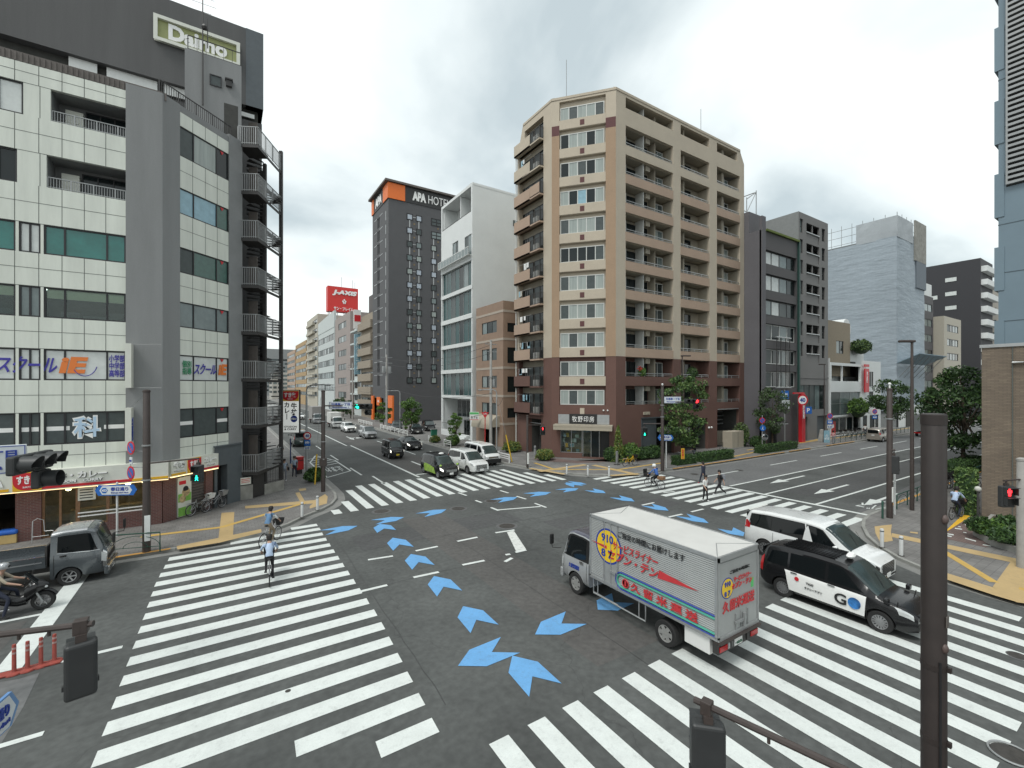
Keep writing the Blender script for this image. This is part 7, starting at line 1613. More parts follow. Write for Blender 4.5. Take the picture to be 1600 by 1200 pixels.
cyc('silver bicycle with a front basket under the blue vest cyclist', 'cyclist in a blue vest with white sleeves turning towards the left pavement', G(411,857), head=.94, top='vest_blue', leg='khaki', armtop='cloth_white', shoe='shoe_white')
cyc('bicycle with a big black front basket and brown rear box', 'cyclist in a blue jacket and white helmet on the right hand zebra', G(1033,765.5), G(1008,760), top='jacket_blue', sleeve='long', hat='helmet', box='wood', child=True)
cyc('dark bicycle ridden along the right pavement', 'cyclist in a pale shirt riding away along the right pavement past the yellow strip', G(1487,812,.14), head=-.12, top='shirt_pale_blue', z=.142, leg='cloth_navy', fm='steel_dark')
def backpack(m_):
    def f(t):
        mb = MB(); mb.box(-.32,-.1,-.16,.16,1.0,1.42); mb.ob('backpack', MATS[m_], t, bevel=.06)
    return f
def handbag(t): 
    mb = MB(); mb.box(-.05,.2,.24,.34,.82,1.05); mb.tube([(.05,.29,1.05),(.03,.2,1.38)],.012,5); mb.ob('shoulder_bag', MATS['cloth_black'], t, bevel=.02)
figure('pedestrian in dark navy clothes and red shoes on the right hand zebra', G(1099,757,0), 1.45, walk(.26), 'cloth_navy', 'cloth_navy', 'shoe_red', sleeve='long')
figure('pedestrian in a white top and black trousers, nearest on the right hand zebra', G(1102,784,0), -1.7, walk(.08), 'cloth_white', 'cloth_black', 'shoe_white', female=True)
figure('striding pedestrian all in black with a backpack on the right hand zebra', G(1125,774,0), 2.45, walk(.38), 'cloth_black', 'cloth_black', 'shoe_white', extra=backpack('cloth_grey'))
figure('pedestrian in patterned clothes with a shoulder bag beside the fire escape', G(444,752,.14), -1.5, walk(.15), 'cloth_stripe', 'cloth_grey', 'shoe_white', female=True, extra=handbag)
figure('pedestrian in a pale checked shirt walking in front of the red postbox', G(460,746,.14), -1.5, walk(.12), 'cloth_stripe', 'cloth_navy', hair='hair_dark')
figure('pedestrian in black half hidden behind the fire escape column', G(438,716,.14), 1.2, walk(.25), 'cloth_black', 'cloth_navy', sleeve='long')
figure('pedestrian in a pale top outside the dark hotel entrance', (26.3,92,.14), -1.2, walk(.2), 'cloth_beige', 'cloth_navy')
figure('pedestrian in a pink top on the far pavement by the bus stop board', G(1302,694,.14), 0, walk(.1), 'cloth_pink', 'cloth_grey')
figure('pedestrian in white outside the low white shop', (79.5,27.4,.14), .2, walk(.2), 'cloth_white', 'cloth_navy')
sq = dict(pel=(-.1,0,.35),sp=(-.02,0,.5),ch=(.08,0,.66),nk=(.16,0,.78),hb=(.2,0,.84),hm=(.24,0,.92),ht=(.25,0,1.0))
for s, k in ((1,'L'),(-1,'R')): sq.update({'hip'+k:(-.08,s*.1,.33),'kn'+k:(.3,s*.14,.42),'an'+k:(.05,s*.13,.08),'to'+k:(.2,s*.13,.04),'sh'+k:(.1,s*.18,.74),'el'+k:(.22,s*.22,.55),'wr'+k:(.36,s*.12,.5)})
figure('person in black crouching on the pavement behind the clipped hedge', G(1086,710,.14), 2.5, sq, 'cloth_black', 'cloth_grey', extra=None)

# motor scooter with rider, waiting at the left edge
t = thing('motor_scooter', 'large black motor scooter at the left edge of the street', 'motorcycle', (-5.72,20.75,0), 0)
for x in (.72,-.72):
    a = MB(); a.lathe([(.19,-.06),(.27,-.07),(.3,-.03),(.3,.03),(.27,.07),(.19,.06)],24,cap=False,M=T(x,0,.3) @ Matrix.Rotation(PI/2,4,'X')); w = a.ob('wheel', MATS['rubber'], t, smooth=True)
    b = MB(); b.lathe([(.2,-.04),(.2,.04)],20,T(x,0,.3) @ Matrix.Rotation(PI/2,4,'X'),cap=False); [b.bar((x,0,.3),(x+.19*math.cos(i*PI/3),0,.3+.19*math.sin(i*PI/3)),.03,.03) for i in range(6)]; b.lathe([(.13,-.055),(.13,-.05)],16,T(x,0,.3) @ Matrix.Rotation(PI/2,4,'X')); b.ob('rim', MATS['rim_alloy'], w, smooth=True)
def loft(secs, name, m_, par):
    mb = MB(); n = 12; vs = []
    for x, z, ry, rz in secs: vs += [(x, ry*math.cos(2*PI*j/n), z+rz*math.sin(2*PI*j/n)) for j in range(n)]
    fs = [(i*n+j, i*n+(j+1)%n, (i+1)*n+(j+1)%n, (i+1)*n+j) for i in range(len(secs)-1) for j in range(n)] + [tuple(range(n)), tuple(range((len(secs)-1)*n, len(secs)*n))[::-1]]
    mb.add(vs, fs); return mb.ob(name, m_, par, smooth=True, ang=50)
loft([(-1.05,.72,.05,.04),(-.9,.72,.16,.1),(-.5,.68,.2,.17),(-.1,.5,.18,.2),(.15,.4,.16,.16),(.35,.45,.16,.2)], 'body', MATS['car_black'], t)
loft([(.3,.55,.14,.28),(.5,.72,.2,.25),(.68,.8,.17,.18),(.86,.76,.08,.08)], 'front_fairing', MATS['car_black'], t)
loft([(-.95,.82,.1,.03),(-.6,.84,.17,.06),(-.2,.78,.17,.06),(-.05,.72,.12,.04)], 'seat', MATS['plastic_black'], t)
mb = MB(); mb.ball((.8,.07,.76),.07,8,sc=(.8,.9,.6)); mb.ball((.8,-.07,.76),.07,8,sc=(.8,.9,.6)); mb.ob('headlight', MATS['headlamp'], t, smooth=True)
mb = MB(); mb.add([(.62,-.2,.9),(.62,.2,.9),(.3,.17,1.28),(.3,-.17,1.28),(.66,0,.92),(.34,0,1.3)],[(0,4,5,3),(4,1,2,5)]); mb.ob('windshield', MATS['car_glass'], t, smooth=True)
mb = MB(); [mb.tube([(.72,y,.3),(.42,y,.95)],.03,8) for y in (-.1,.1)]; mb.ob('front_fork', MATS['steel_grey'], t, smooth=True)
mb = MB(); mb.tube([(.3,-.36,1.0),(.38,-.12,.98),(.38,.12,.98),(.3,.36,1.0)],.016,6); mb.ob('handlebar', MATS['plastic_black'], t, smooth=True)
for s in (1,-1):
    mb = MB(); mb.tube([(.36,s*.2,.98),(.4,s*.32,1.16)],.01,5); mb.ball((.4,s*.34,1.2),.07,8,sc=(.4,1,.7)); mb.ob('mirror', MATS['plastic_black'], t, smooth=True)
mb = MB(); mb.tube([(.0,-.2,.25),(-.4,-.24,.28),(-.9,-.26,.42)],[.03,.06,.07],8); mb.ob('exhaust', MATS['chrome'], t, smooth=True)
mb = MB(); mb.lathe([(.33,-.07),(.34,0),(.33,.07)],12,T(.72,0,.3) @ Matrix.Rotation(PI/2,4,'X')); o_ = MB(); o_.tube([(.72+.34*math.cos(a),0,.3+.34*math.sin(a)) for a in [.4+.2*i for i in range(12)]],.05,6); o_.ob('front_mudguard', MATS['car_black'], t, smooth=True)
J = ride(0,.1,.36,1.02); J.update(pel=(-.4,0,.92),sp=(-.35,0,1.08),ch=(-.28,0,1.26),nk=(-.23,0,1.41),hb=(-.19,0,1.48),hm=(-.17,0,1.57),ht=(-.18,0,1.66),hipL=(-.35,.12,.88),hipR=(-.35,-.12,.88),knL=(.05,.2,.72),anL=(.1,.24,.32),toL=(.25,.24,.28),knR=(.0,-.24,.6),anR=(-.1,-.34,.1),toR=(.05,-.36,.04),shL=(-.27,.19,1.35),shR=(-.27,-.19,1.35),elL=(-.05,.28,1.12),elR=(-.05,-.28,1.12),wrL=(.2,.29,1.03),wrR=(.2,-.29,1.03))
def visor(t):
    mb = MB(); mb.ball((-.09,0,1.58),.09,8,sc=(.7,1.1,.6)); mb.ob('visor', MATS['car_glass'], t, smooth=True)
figure('motor scooter rider in a beige shirt and silver helmet', (-5.72,20.75,0), 0, J, 'cloth_beige', 'cloth_navy', hat='helmet', extra=visor)

# parked bicycles
GB = 'bicycles parked on the pavements'
bicycle('grey bicycle leaning by the restaurant shutter under the food poster', (-1.15,30.9,.14), .76, 'steel_grey', 'plate_white', GB)
bicycle('second grey bicycle with a pale basket nearest the restaurant side door', (-.5,31.4,.14), .8, 'bike_silver', 'alu', GB)
bicycle('bright yellow bicycle parked against the shrubs by the seal shop', G(984,728,.14), -.1, 'bike_yellow', True, GB)
bicycle('white bicycle parked in the grey garage doorway of the beige block', G(1010,717,.14), 2.4, 'white_paint', 'alu', GB)
for i in range(5): bicycle('dark bicycle in the row behind the pipe railing on the right pavement', (41.5+1.1*i,9.4,.14), 1.2, 'steel_dark', True, 'bicycles behind the right railing')
for i in range(5): bicycle('bicycle in the row outside the low white shop across the avenue', (74.5+1.6*i,28.0,.14), 1.4, 'steel_grey', True, 'bicycles outside the white shop')
FWD = Vector((SA, CA, 0)); RGT = Vector((CA, -SA, 0))
mat('signal_body', (.03,.032,.033), .5, var=.1); mat('lens_dark', (.02,.022,.022), .2, var=0); mat('lens_green', (.0,.5,.35), .3, var=0, emit=(.02,1,.62), estr=2.2); mat('lens_red', (.5,.02,.02), .3, var=0, emit=(1,.03,.04), estr=2.2)
mat('green_paint', (.02,.07,.05), .5, var=.15); mat('white_pole', (.55,.56,.55), .5, var=.08); mat('sign_white', (.62,.66,.68), .4, var=.05); mat('grey_back', (.25,.25,.25), .5, .4, var=.1); mat('pole_concrete', (.33,.32,.30), .85, var=.12, scale=3)
def pole(name, label, base, h, r0, r1, m, group=None, cat='pole', cap=True, band=()):
    t = thing(name, label, cat, (base.x, base.y, base.z), 0, group)
    mb = MB(); mb.lathe([(r0*1.0,0),(r0,.3),(r1,h-.02),(r1*.9,h)],14); mb.ob('shaft', m, t, smooth=True)
    if cap: mb = MB(); mb.lathe([(r1*1.12,h-.06),(r1*1.12,h+.02),(r1*.5,h+.06),(.001,h+.06)],14); mb.ob('cap', m, t, smooth=True)
    for z in band: mb = MB(); mb.lathe([(r0*1.15,z),(r0*1.15,z+.06)],14); mb.ob('clamp_band', MATS['steel_grey'], t)
    return t
def W2(t, p): return WM[t].inverted() @ Vector(p)
def arm(t, p, q, r=.04, m='steel_brown'):
    mb = MB(); mb.tube([W2(t,p), W2(t,q)], r, 8); return mb.ob('arm', MATS[m], t, smooth=True)
def veh_signal(label, c, face, lit='red', arrow=False, group='vehicle signals'):
    """horizontal three-lens head; face = direction the lenses look"""
    face = Vector(face).normalized(); x = Vector((0,0,1)).cross(face).normalized(); t = thing('traffic_signal', label, 'traffic light', c, 0, group); Fm = frame(c, x)
    mb = MB(); mb.box(-.62,.62,-.2,.2,-.12,.04); mb.ob('housing', MATS['signal_body'], t, Fm, bevel=.04)
    for i, k in enumerate(('green','amber','red')):
        px = -.4+.4*i; l = MB(); l.lathe([(.15,.045),(.14,.06),(.001,.075)],20,T(px,0,0)); l.ob('lens', MATS['lens_'+k] if k == lit else MATS['lens_dark'], t, Fm, smooth=True)
        h = MB(); n = 14; vs = []
        for j in range(n+1):
            a = -.5+ (PI+1)*j/n
            vs += [(px+.18*math.cos(a),.18*math.sin(a),.04),(px+.18*math.cos(a),.18*math.sin(a),.38-.1*(1-math.sin(max(0,min(PI,a))))),(px+.165*math.cos(a),.165*math.sin(a),.38-.1*(1-math.sin(max(0,min(PI,a))))),(px+.165*math.cos(a),.165*math.sin(a),.04)]
        h.add(vs, [(4*j+q, 4*j+(q+1)%4, 4*j+4+(q+1)%4, 4*j+4+q) for j in range(n) for q in range(4)]); h.ob('hood', MATS['signal_body'], t, Fm, smooth=True)
    if arrow:
        mb = MB(); mb.box(.1,.55,-.62,-.22,-.12,.04); mb.ob('arrow_housing', MATS['signal_body'], t, Fm, bevel=.04); l = MB(); l.lathe([(.15,.045),(.001,.07)],18,T(.33,-.42,0)); l.ob('lens', MATS['lens_dark'], t, Fm)
        h = MB(); h.lathe([(.18,.04),(.18,.3),(.17,.3),(.17,.05)],16,T(.33,-.42,0),cap=False); h.ob('hood', MATS['signal_body'], t, Fm, smooth=True)
    mb = MB(); mb.tube([(0,-.05,-.12),(0,-.05,-.3)],.05,6); mb.ob('bracket', MATS['steel_dark'], t, Fm)
    return t
def ped_signal(label, c, face, lit='red', w=.42, h=.86, group='pedestrian signals'):
    face = Vector(face).normalized(); x = Vector((0,0,1)).cross(face).normalized(); t = thing('pedestrian_signal', label, 'traffic light', c, 0, group); Fm = frame(c, x)
    mb = MB(); mb.box(-w/2,w/2,-h/2,h/2,-.14,.06); mb.ob('housing', MATS['signal_body'], t, Fm, bevel=.05, seg=3)
    for i, k in enumerate(('red','green')):
        y = h*.23*(1 if k == 'red' else -1); on = k == lit
        MB().box(-w*.36,w*.36,y-h*.18,y+h*.18,.06,.075).ob('lens', MATS['lens_dark'], t, Fm, bevel=.01)
        if on:
            g_ = MB(); s = h*(.17 if w < .5 else .21); g_.lathe([(s*.24,.078),(s*.24,.086)],10,T(0,y+s*.68,0)); g_.box(-s*.26,s*.26,y-s*.25,y+s*.42,.078,.086)
            if k == 'green': g_.bar((0,y-s*.2,.082),(s*.5,y-s*.85,.082),s*.24,.008,up=(0,0,1)); g_.bar((0,y-s*.2,.082),(-s*.45,y-s*.85,.082),s*.24,.008,up=(0,0,1)); g_.bar((s*.1,y+s*.3,.082),(s*.55,y-s*.05,.082),s*.16,.008,up=(0,0,1)); g_.bar((-s*.1,y+s*.3,.082),(-s*.5,y-s*.05,.082),s*.16,.008,up=(0,0,1))
            else: g_.box(-s*.3,-s*.03,y-s*.9,y-s*.25,.078,.086); g_.box(s*.03,s*.3,y-s*.9,y-s*.25,.078,.086); g_.box(-s*.52,-s*.26,y-s*.2,y+s*.4,.078,.086); g_.box(s*.26,s*.52,y-s*.2,y+s*.4,.078,.086)
            g_.ob('walking_figure' if k == 'green' else 'standing_figure', MATS['lens_'+k], t, Fm)
        hd = MB(); hd.box(-w*.44,w*.44,y+h*.2,y+h*.22,.06,.26); hd.box(-w*.44,-w*.41,y-h*.14,y+h*.2,.06,.2); hd.box(w*.41,w*.44,y-h*.14,y+h*.2,.06,.2); hd.ob('hood', MATS['signal_body'], t, Fm)
    mb = MB(); mb.box(-.06,.06,h/2,h/2+.1,-.1,.02); mb.tube([(0,h/2+.05,-.04),(0,h/2+.22,-.04)],.035,6); mb.ob('hanger', MATS['steel_brown'], t, Fm)
    for s in (1,-1): MB().box(s*w/2-.015,s*w/2+.02,-h*.3,-h*.22,-.08,-.02).ob('hinge', MATS['signal_body'], t, Fm)
    return t
def name_board(label, c, face, w, h, jp, en, group='district name boards'):
    face = Vector(face).normalized(); x = Vector((0,0,1)).cross(face).normalized(); t = thing('name_sign', label, 'sign', c, 0, group); Fm = frame(c, x)
    MB().box(-w/2,w/2,-h/2,h/2,-.04,0).ob('board', MATS['sign_white'], t, Fm, bevel=.01)
    mb = MB(); [mb.box(a,b,c_,d,0,.004) for a,b,c_,d in ((-w/2+.02,w/2-.02,h/2-.035,h/2-.02),(-w/2+.02,w/2-.02,-h/2+.02,-h/2+.035),(-w/2+.02,-w/2+.035,-h/2+.02,h/2-.02),(w/2-.035,w/2-.02,-h/2+.02,h/2-.02))]; mb.ob('border', MATS['letter_blue'], t, Fm)
    text(jp, h*.36, MATS['letter_blue'], t, Fm @ T(0,h*.16,.008), w=w*.82, bold=.03); text(en, h*.17, MATS['letter_blue'], t, Fm @ T(0,-h*.25,.008), w=w*.7, bold=.03)
    return t
def street_sign(label, c, face, w, h, jp, en, num, group='street name signs', bm='blue_sign', fk=.84):
    face = Vector(face).normalized(); x = Vector((0,0,1)).cross(face).normalized(); t = thing('street_name_sign', label, 'sign', c, 0, group); Fm = frame(c, x)
    def hexa(k, d): return [(-w/2*k,0,d),(-w/2*k+h*.3,-h/2*k,d),(w/2*k-h*.3,-h/2*k,d),(w/2*k,0,d),(w/2*k-h*.3,h/2*k,d),(-w/2*k+h*.3,h/2*k,d)]
    mb = MB(); mb.slab(hexa(1,-.03),(0,0,.03)); mb.ob('board', MATS[bm], t, Fm); mb = MB(); mb.slab([(p[0]*(fk-.04),p[1]*fk,.002) for p in hexa(.97,0)],(0,0,.004)); mb.ob('white_field', MATS['sign_white'], t, Fm)
    mb = MB(); mb.lathe([(h*.3,.0),(h*.3,.006),(.001,.006)],6,T(-w*.27,0,.006)); mb.ob('route_shield', MATS['blue_sign'], t, Fm); text(num, h*.22, MATS['letter_white'], t, Fm @ T(-w*.27,0,.018), bold=.02)
    text(jp, h*.36, MATS['letter_blue'], t, Fm @ T(w*.09,h*.12,.014), w=w*.42, bold=.02); text(en, h*.17, MATS['letter_blue'], t, Fm @ T(w*.1,-h*.24,.014), w=w*.42, bold=.02)
    return t
def disc_sign(label, c, face, r, kind, group='round road signs'):
    face = Vector(face).normalized(); x = Vector((0,0,1)).cross(face).normalized(); t = thing('road_sign', label, 'sign', c, 0, group); Fm = frame(c, x)
    mb = MB(); mb.lathe([(r,-.02),(r,.0),(.001,.0)],28); mb.ob('disc', MATS['red_sign' if kind != 'ped' else 'blue_sign'], t, Fm)
    if kind in ('40',): mb = MB(); mb.lathe([(r*.74,.001),(r*.74,.006),(.001,.006)],28); mb.ob('white_field', MATS['letter_white'], t, Fm); text('40', r*.75, MATS['letter_blue'], t, Fm @ T(0,0,.014), w=r*1.0, bold=.04)
    if kind in ('no',): 
        mb = MB(); mb.lathe([(r*.76,.001),(r*.76,.006),(.001,.006)],28); mb.ob('blue_field', MATS['blue_sign'], t, Fm); mb = MB(); mb.bar((-r*.6,r*.6,.008),(r*.6,-r*.6,.008),r*.2,.006,up=(0,0,1)); mb.ob('red_bar', MATS['red_sign'], t, Fm)
    if kind == 'ped': mb = MB(); mb.lathe([(r*.12,.0),(r*.12,.006)],10,T(0,r*.4,0)); mb.bar((0,r*.3,.004),(-r*.1,-r*.1,.004),r*.2,.006,up=(0,0,1)); mb.bar((-r*.1,-r*.1,.004),(r*.25,-r*.55,.004),r*.12,.006,up=(0,0,1)); mb.bar((-r*.1,-r*.1,.004),(-r*.35,-r*.5,.004),r*.12,.006,up=(0,0,1)); mb.ob('white_figure', MATS['letter_white'], t, Fm)
    return t
def plate(name, label, c, face, w, h, m, txt=None, tm='letter_white', ts=.5, group=None, th=.04, tw=None, bold=.02):
    face = Vector(face).normalized(); x = Vector((0,0,1)).cross(face).normalized(); t = thing(name, label, 'sign', c, 0, group); Fm = frame(c, x)
    MB().box(-w/2,w/2,-h/2,h/2,-th,0).ob('board', MATS[m], t, Fm, bevel=.008)
    if txt: text(txt, h*ts, MATS[tm], t, Fm @ T(0,0,.008), w=tw or w*.75, bold=bold)
    return t
TOV = -FWD
# left corner pole
bL = G(229,862,.14); pL = pole('signal_pole', 'brown steel pole with a guy bracket at the left zebra by the restaurant', bL, 7.0, .15, .125, MATS['steel_brown'], band=(3.1,4.6))
dL = bL.x*SA + bL.y*CA
q = D(311,716,dL+.3); arm(pL, D(231,724,dL), q, .035)
ped_signal('green pedestrian signal hanging under the arm of the left brown pole', D(309,740,dL+.25), TOV, 'green', .42, .78)
disc_sign('upper no parking sign beside the left brown pole', D(204,700,dL), TOV*.9-RGT*.42, .29, 'no'); disc_sign('lower no parking sign beside the left brown pole', D(204,739,dL), TOV*.9-RGT*.42, .29, 'no')
plate('sub_plate', 'small white plate between the two no parking signs', D(204,720,dL), TOV*.9-RGT*.42, .2, .3, 'sign_white', '終日', 'letter_blue', .3)
arm(pL, D(204,705,dL+.06), D(229,705,dL+.06), .015, 'steel_grey'); arm(pL, D(204,730,dL+.06), D(229,730,dL+.06), .02, 'steel_grey')
arm(pL, D(204,695,dL+.06), D(204,742,dL+.06), .015, 'steel_grey')
mb = MB(); mb.tube([W2(pL, D(232,612,dL)), W2(pL, D(204,637,dL+2))],.012,4); mb.tube([W2(pL, D(208,538,dL+3)), W2(pL, D(252,538,dL+3))],.01,4); mb.tube([W2(pL, D(208,606,dL+3)), W2(pL, D(252,606,dL+3))],.01,4); mb.ob('stay_wire', MATS['steel_grey'], pL)
MB().box(-.06,.14,-.16,-.12,.5,1.6).ob('white_marker_strip', MATS['white_paint'], pL)
bS = G(183,838,.14); pS = pole('sign_post', 'white post carrying the left blue street name sign', bS, 2.55, .045, .045, MATS['white_pole'], cat='post')
dS = bS.x*SA + bS.y*CA
street_sign('blue arrow ended street name sign in front of the restaurant window', D(181,766,dS-.12), TOV+RGT*.1, 1.85, .5, '春日通り', 'Kasuga-dori Ave.', '453')
# left pipe railing
def pipe_rail(label, pts, group='green pipe railings', h=.85):
    t = thing('pipe_railing', label, 'railing', pts[0], 0, group); inv = WM[t].inverted(); P_ = [inv @ Vector(p) for p in pts]; up = Vector((0,0,1))
    mb = MB()
    for a, b in zip(P_, P_[1:]):
        n = max(1, int((b-a).length/1.6)); 
        for i in range(n):
            c0 = a.lerp(b,i/n); c1 = a.lerp(b,(i+1)/n); mb.tube([c0, c0+up*h, c1+up*h, c1], .03, 6); mb.tube([c0+up*.25, c1+up*.25], .015, 5)
            w_ = (c1-c0); mb.tube([c0 + w_*(.5-.5*math.cos(PI*k/10)) + up*(.25+.5*math.sin(PI*k/10)) for k in range(11)], .014, 5); mb.tube([c0 + w_*(.25+.25*(1-math.cos(PI*k/8))) + up*(.25+.25*math.sin(PI*k/8)) for k in range(9)], .012, 5)
    mb.ob('railing', MATS['green_paint'], t, smooth=True); return t
pipe_rail('green pipe railing behind the flatbed truck', [G(250,862,.14), G(172,868,.14)])
pipe_rail('dark pipe railing along the kerb of the right pavement', [Vector((33.2,9.9,.14)), Vector((52,9.95,.14))])
pipe_rail('dark pipe railing in front of the white shop', [Vector((66,26.0,.14)), Vector((92,26.0,.14))])
# white bollards
def bollard(label, p, group):
    t = thing('bollard', label, 'bollard', p, 0, group); mb = MB(); mb.lathe([(.075,0),(.075,.8),(.06,.83),(.001,.84)],14); mb.ob('post', MATS['white_pole'], t, smooth=True); mb = MB(); mb.lathe([(.078,.7),(.078,.75)],14); mb.ob('dark_band', MATS['slate'], t); mb = MB(); mb.lathe([(.12,0),(.12,.015),(.075,.02)],14); mb.ob('base', MATS['iron'], t)
for u, v, lb, g_ in ((472,808,'white bollard nearest the left zebra','left'),(496,797,'white bollard nearest the left kerb corner','left'),(885.6,741,'leftmost white bollard before the seal shop','far'),(918.5,743.5,'middle white bollard before the seal shop','far'),(951.6,744.5,'rightmost white bollard before the seal shop','far'),(1378,855,'white bollard beside the right tan tactile pad','right'),(1408,868,'white bollard nearest the front of the minivan','right')): bollard(lb, G(u,v,.14), 'white bollards on the corners')
# red lane delineators
for i, (u, v) in enumerate(((22,1053),(43,1047.5),(64,1041),(85,1035))):
    p = G(u,v); t = thing('lane_delineator', ['leftmost red lane delineator post on the divider line','second red lane delineator from the left edge','third red lane delineator from the left edge','red lane delineator nearest the left zebra'][i], 'delineator', (p.x,p.y,.012), 0, 'red lane delineators')
    mb = MB(); mb.lathe([(.17,0),(.16,.03),(.06,.05),(.045,.08),(.04,.72),(.035,.74),(.001,.745)],14); mb.ob('post', MATS['delin'] if 'delin' in MATS else mat('delin', (.30,.06,.045), .55, var=.2, scale=8), t, smooth=True)
    for z in (.5,.62): mb = MB(); mb.lathe([(.043,z),(.043,z+.05)],14); mb.ob('reflective_band', mat('band_pink', (.45,.3,.28), .4, var=.1), t)
p0, p1 = G(-8,1060), G(96,1033); t = thing('divider_base', 'low red rubber strip under the lane delineators', 'kerb strip', ((p0.x+p1.x)/2,(p0.y+p1.y)/2,0)); mb = MB(); mb.bar(p0+Vector((0,0,.03)), p1+Vector((0,0,.03)), .26, .04); mb.ob('strip', MATS['delin'], t, I, bevel=.01)
# narrower avenue, left kerb
bU = G(505,768,.14); dU = bU.x*SA+bU.y*CA; pU = pole('signal_pole', 'brown steel signal pole at the left kerb of the narrower avenue', bU, 6.9, .14, .12, MATS['steel_brown'], band=(2.2,3.4,4.8))
arm(pU, D(505,634,dU), D(574,634,dU+1.0), .045)
name_board('district name board on the arm over the narrower avenue', D(532,633.5,dU+.4), TOV, 1.6, .5, '元浅草一丁目', 'Motoasakusa 1')
veh_signal('vehicle signal showing green above the narrower avenue', D(568,635,dU+1.0), TOV, 'green', True)
MB().box(-.22,.22,-.15,.15,1.75,2.3).ob('control_box', MATS['steel_brown'], pU, bevel=.03)
bG = G(479,741,.14); dG = bG.x*SA+bG.y*CA; pG = pole('street_lamp', 'grey street lamp with a curved arm behind the brown signal pole', bG, 6.6, .09, .07, MATS['steel_grey'], cat='street lamp', cap=False)
mb = MB(); zt = 6.6; mb.tube([(0,0,zt-.02),(0,0,zt+.25)] + [tuple(RGT*(.5-.5*math.cos(a)) + Vector((0,0,zt+.25+.5*math.sin(a)))) for a in (.4,.8,1.2,PI/2)] + [tuple(RGT*1.5+Vector((0,0,zt+.78)))], .05, 8); mb.ob('curved_arm', MATS['steel_grey'], pG, smooth=True)
mb = MB(); c = RGT*1.75+Vector((0,0,zt+.75)); mb.ball(c,.3,10,sc=(1,.5,.3)); mb.ob('lamp_head', MATS['steel_grey'], pG, smooth=True)
disc_sign('speed limit 40 sign on the grey lamp post at the left', D(480,681,dG-.12), TOV, .32, '40'); plate('road_sign', 'square blue pedestrian crossing sign under the left speed limit', D(480,692,dG-.12), TOV, .5, .5, 'blue_sign', '歩', 'letter_white', .6, 'round road signs'); plate('sub_plate', 'small white plate under the blue crossing sign', D(480,700,dG-.12), TOV, .46, .2, 'sign_white', '区間', 'letter_blue', .5)
bP = G(467,740,.14); t = thing('postbox', 'red pillar postbox on the left pavement', 'postbox', bP, .3); mb = MB(); mb.box(-.28,.28,-.3,.3,.35,1.35); mb.ob('box', MATS['red_paint'], t, bevel=.04); mb = MB(); mb.box(-.3,.3,-.33,.33,1.33,1.42); mb.ob('top', MATS['red_paint'], t, bevel=.03); MB().box(-.2,.2,-.2,.2,0,.36).ob('base', MATS['steel_dark'], t); MB().box(-.2,.2,-.335,-.3,1.1,1.16).ob('slot', MATS['black'], t)
bB = G(454,724,.14); pole('sign_post', 'thin dark blue post on the left pavement behind the postbox', bB, 2.3, .06, .05, mat('post_blue', (.04,.06,.16), .5, var=.1), cat='post')
bY = G(492,757,.14); t = thing('guy_wire_guard', 'slanted yellow guy wire guard by the left signal pole', 'guard', bY, 0); mb = MB(); mb.tube([(0,0,0),(.15,.1,2.2)],.05,8); mb.ob('sleeve', MATS['yellow_paint'], t, smooth=True); mb = MB(); mb.tube([(.15,.1,2.2),(.45,.3,6.4)],.012,4); mb.ob('wire', MATS['steel_grey'], t)
# hanging restaurant sign beside the stair
dH = 35.5; cH = D(454,643,dH); t = thing('hanging_sign', 'tall lit restaurant sign projecting beside the fire escape', 'sign', cH, 0); Fm = frame(cH, RGT); w_, h_ = 1.32, 3.32
MB().box(-w_/2-.06,w_/2+.06,-h_/2-.06,h_/2+.06,-.18,0).ob('frame', MATS['black'], t, Fm, bevel=.02); MB().box(-w_/2,w_/2,-h_/2,h_/2,0,.015).ob('white_panel', mat('sign_lit', (.75,.76,.72), .4, var=.03, emit=(.9,.93,.9), estr=.25), t, Fm)
sukiya(t, Fm @ T(0,h_/2-.42,.03), w_, .82); text('牛\n丼', 1.0, MATS['letter_black'], t, Fm @ T(.28,.2,.03), w=.48, bold=.03); text('カ\nレ\n｜', 1.35, MATS['letter_black'], t, Fm @ T(-.28,.05,.03), w=.42, bold=.03)
mb = MB(); mb.lathe([(.27,.02),(.27,.025),(.001,.025)],20,T(.28,-.58,0)); mb.ob('blue_oval', MATS['letter_blue'], t, Fm); text('営業中', .16, MATS['letter_white'], t, Fm @ T(.28,-.58,.035), w=.42, bold=.03); text('GYUDON\n& CURRY', .34, MATS['letter_black'], t, Fm @ T(0,-1.3,.03), w=1.0, bold=.02)
mb = MB(); [mb.bar((-w_/2-.9,y,-.1),(-w_/2,y,-.1),.08,.12) for y in (1.2,-.9)]; mb.ob('bracket', MATS['steel_dark'], t, Fm)
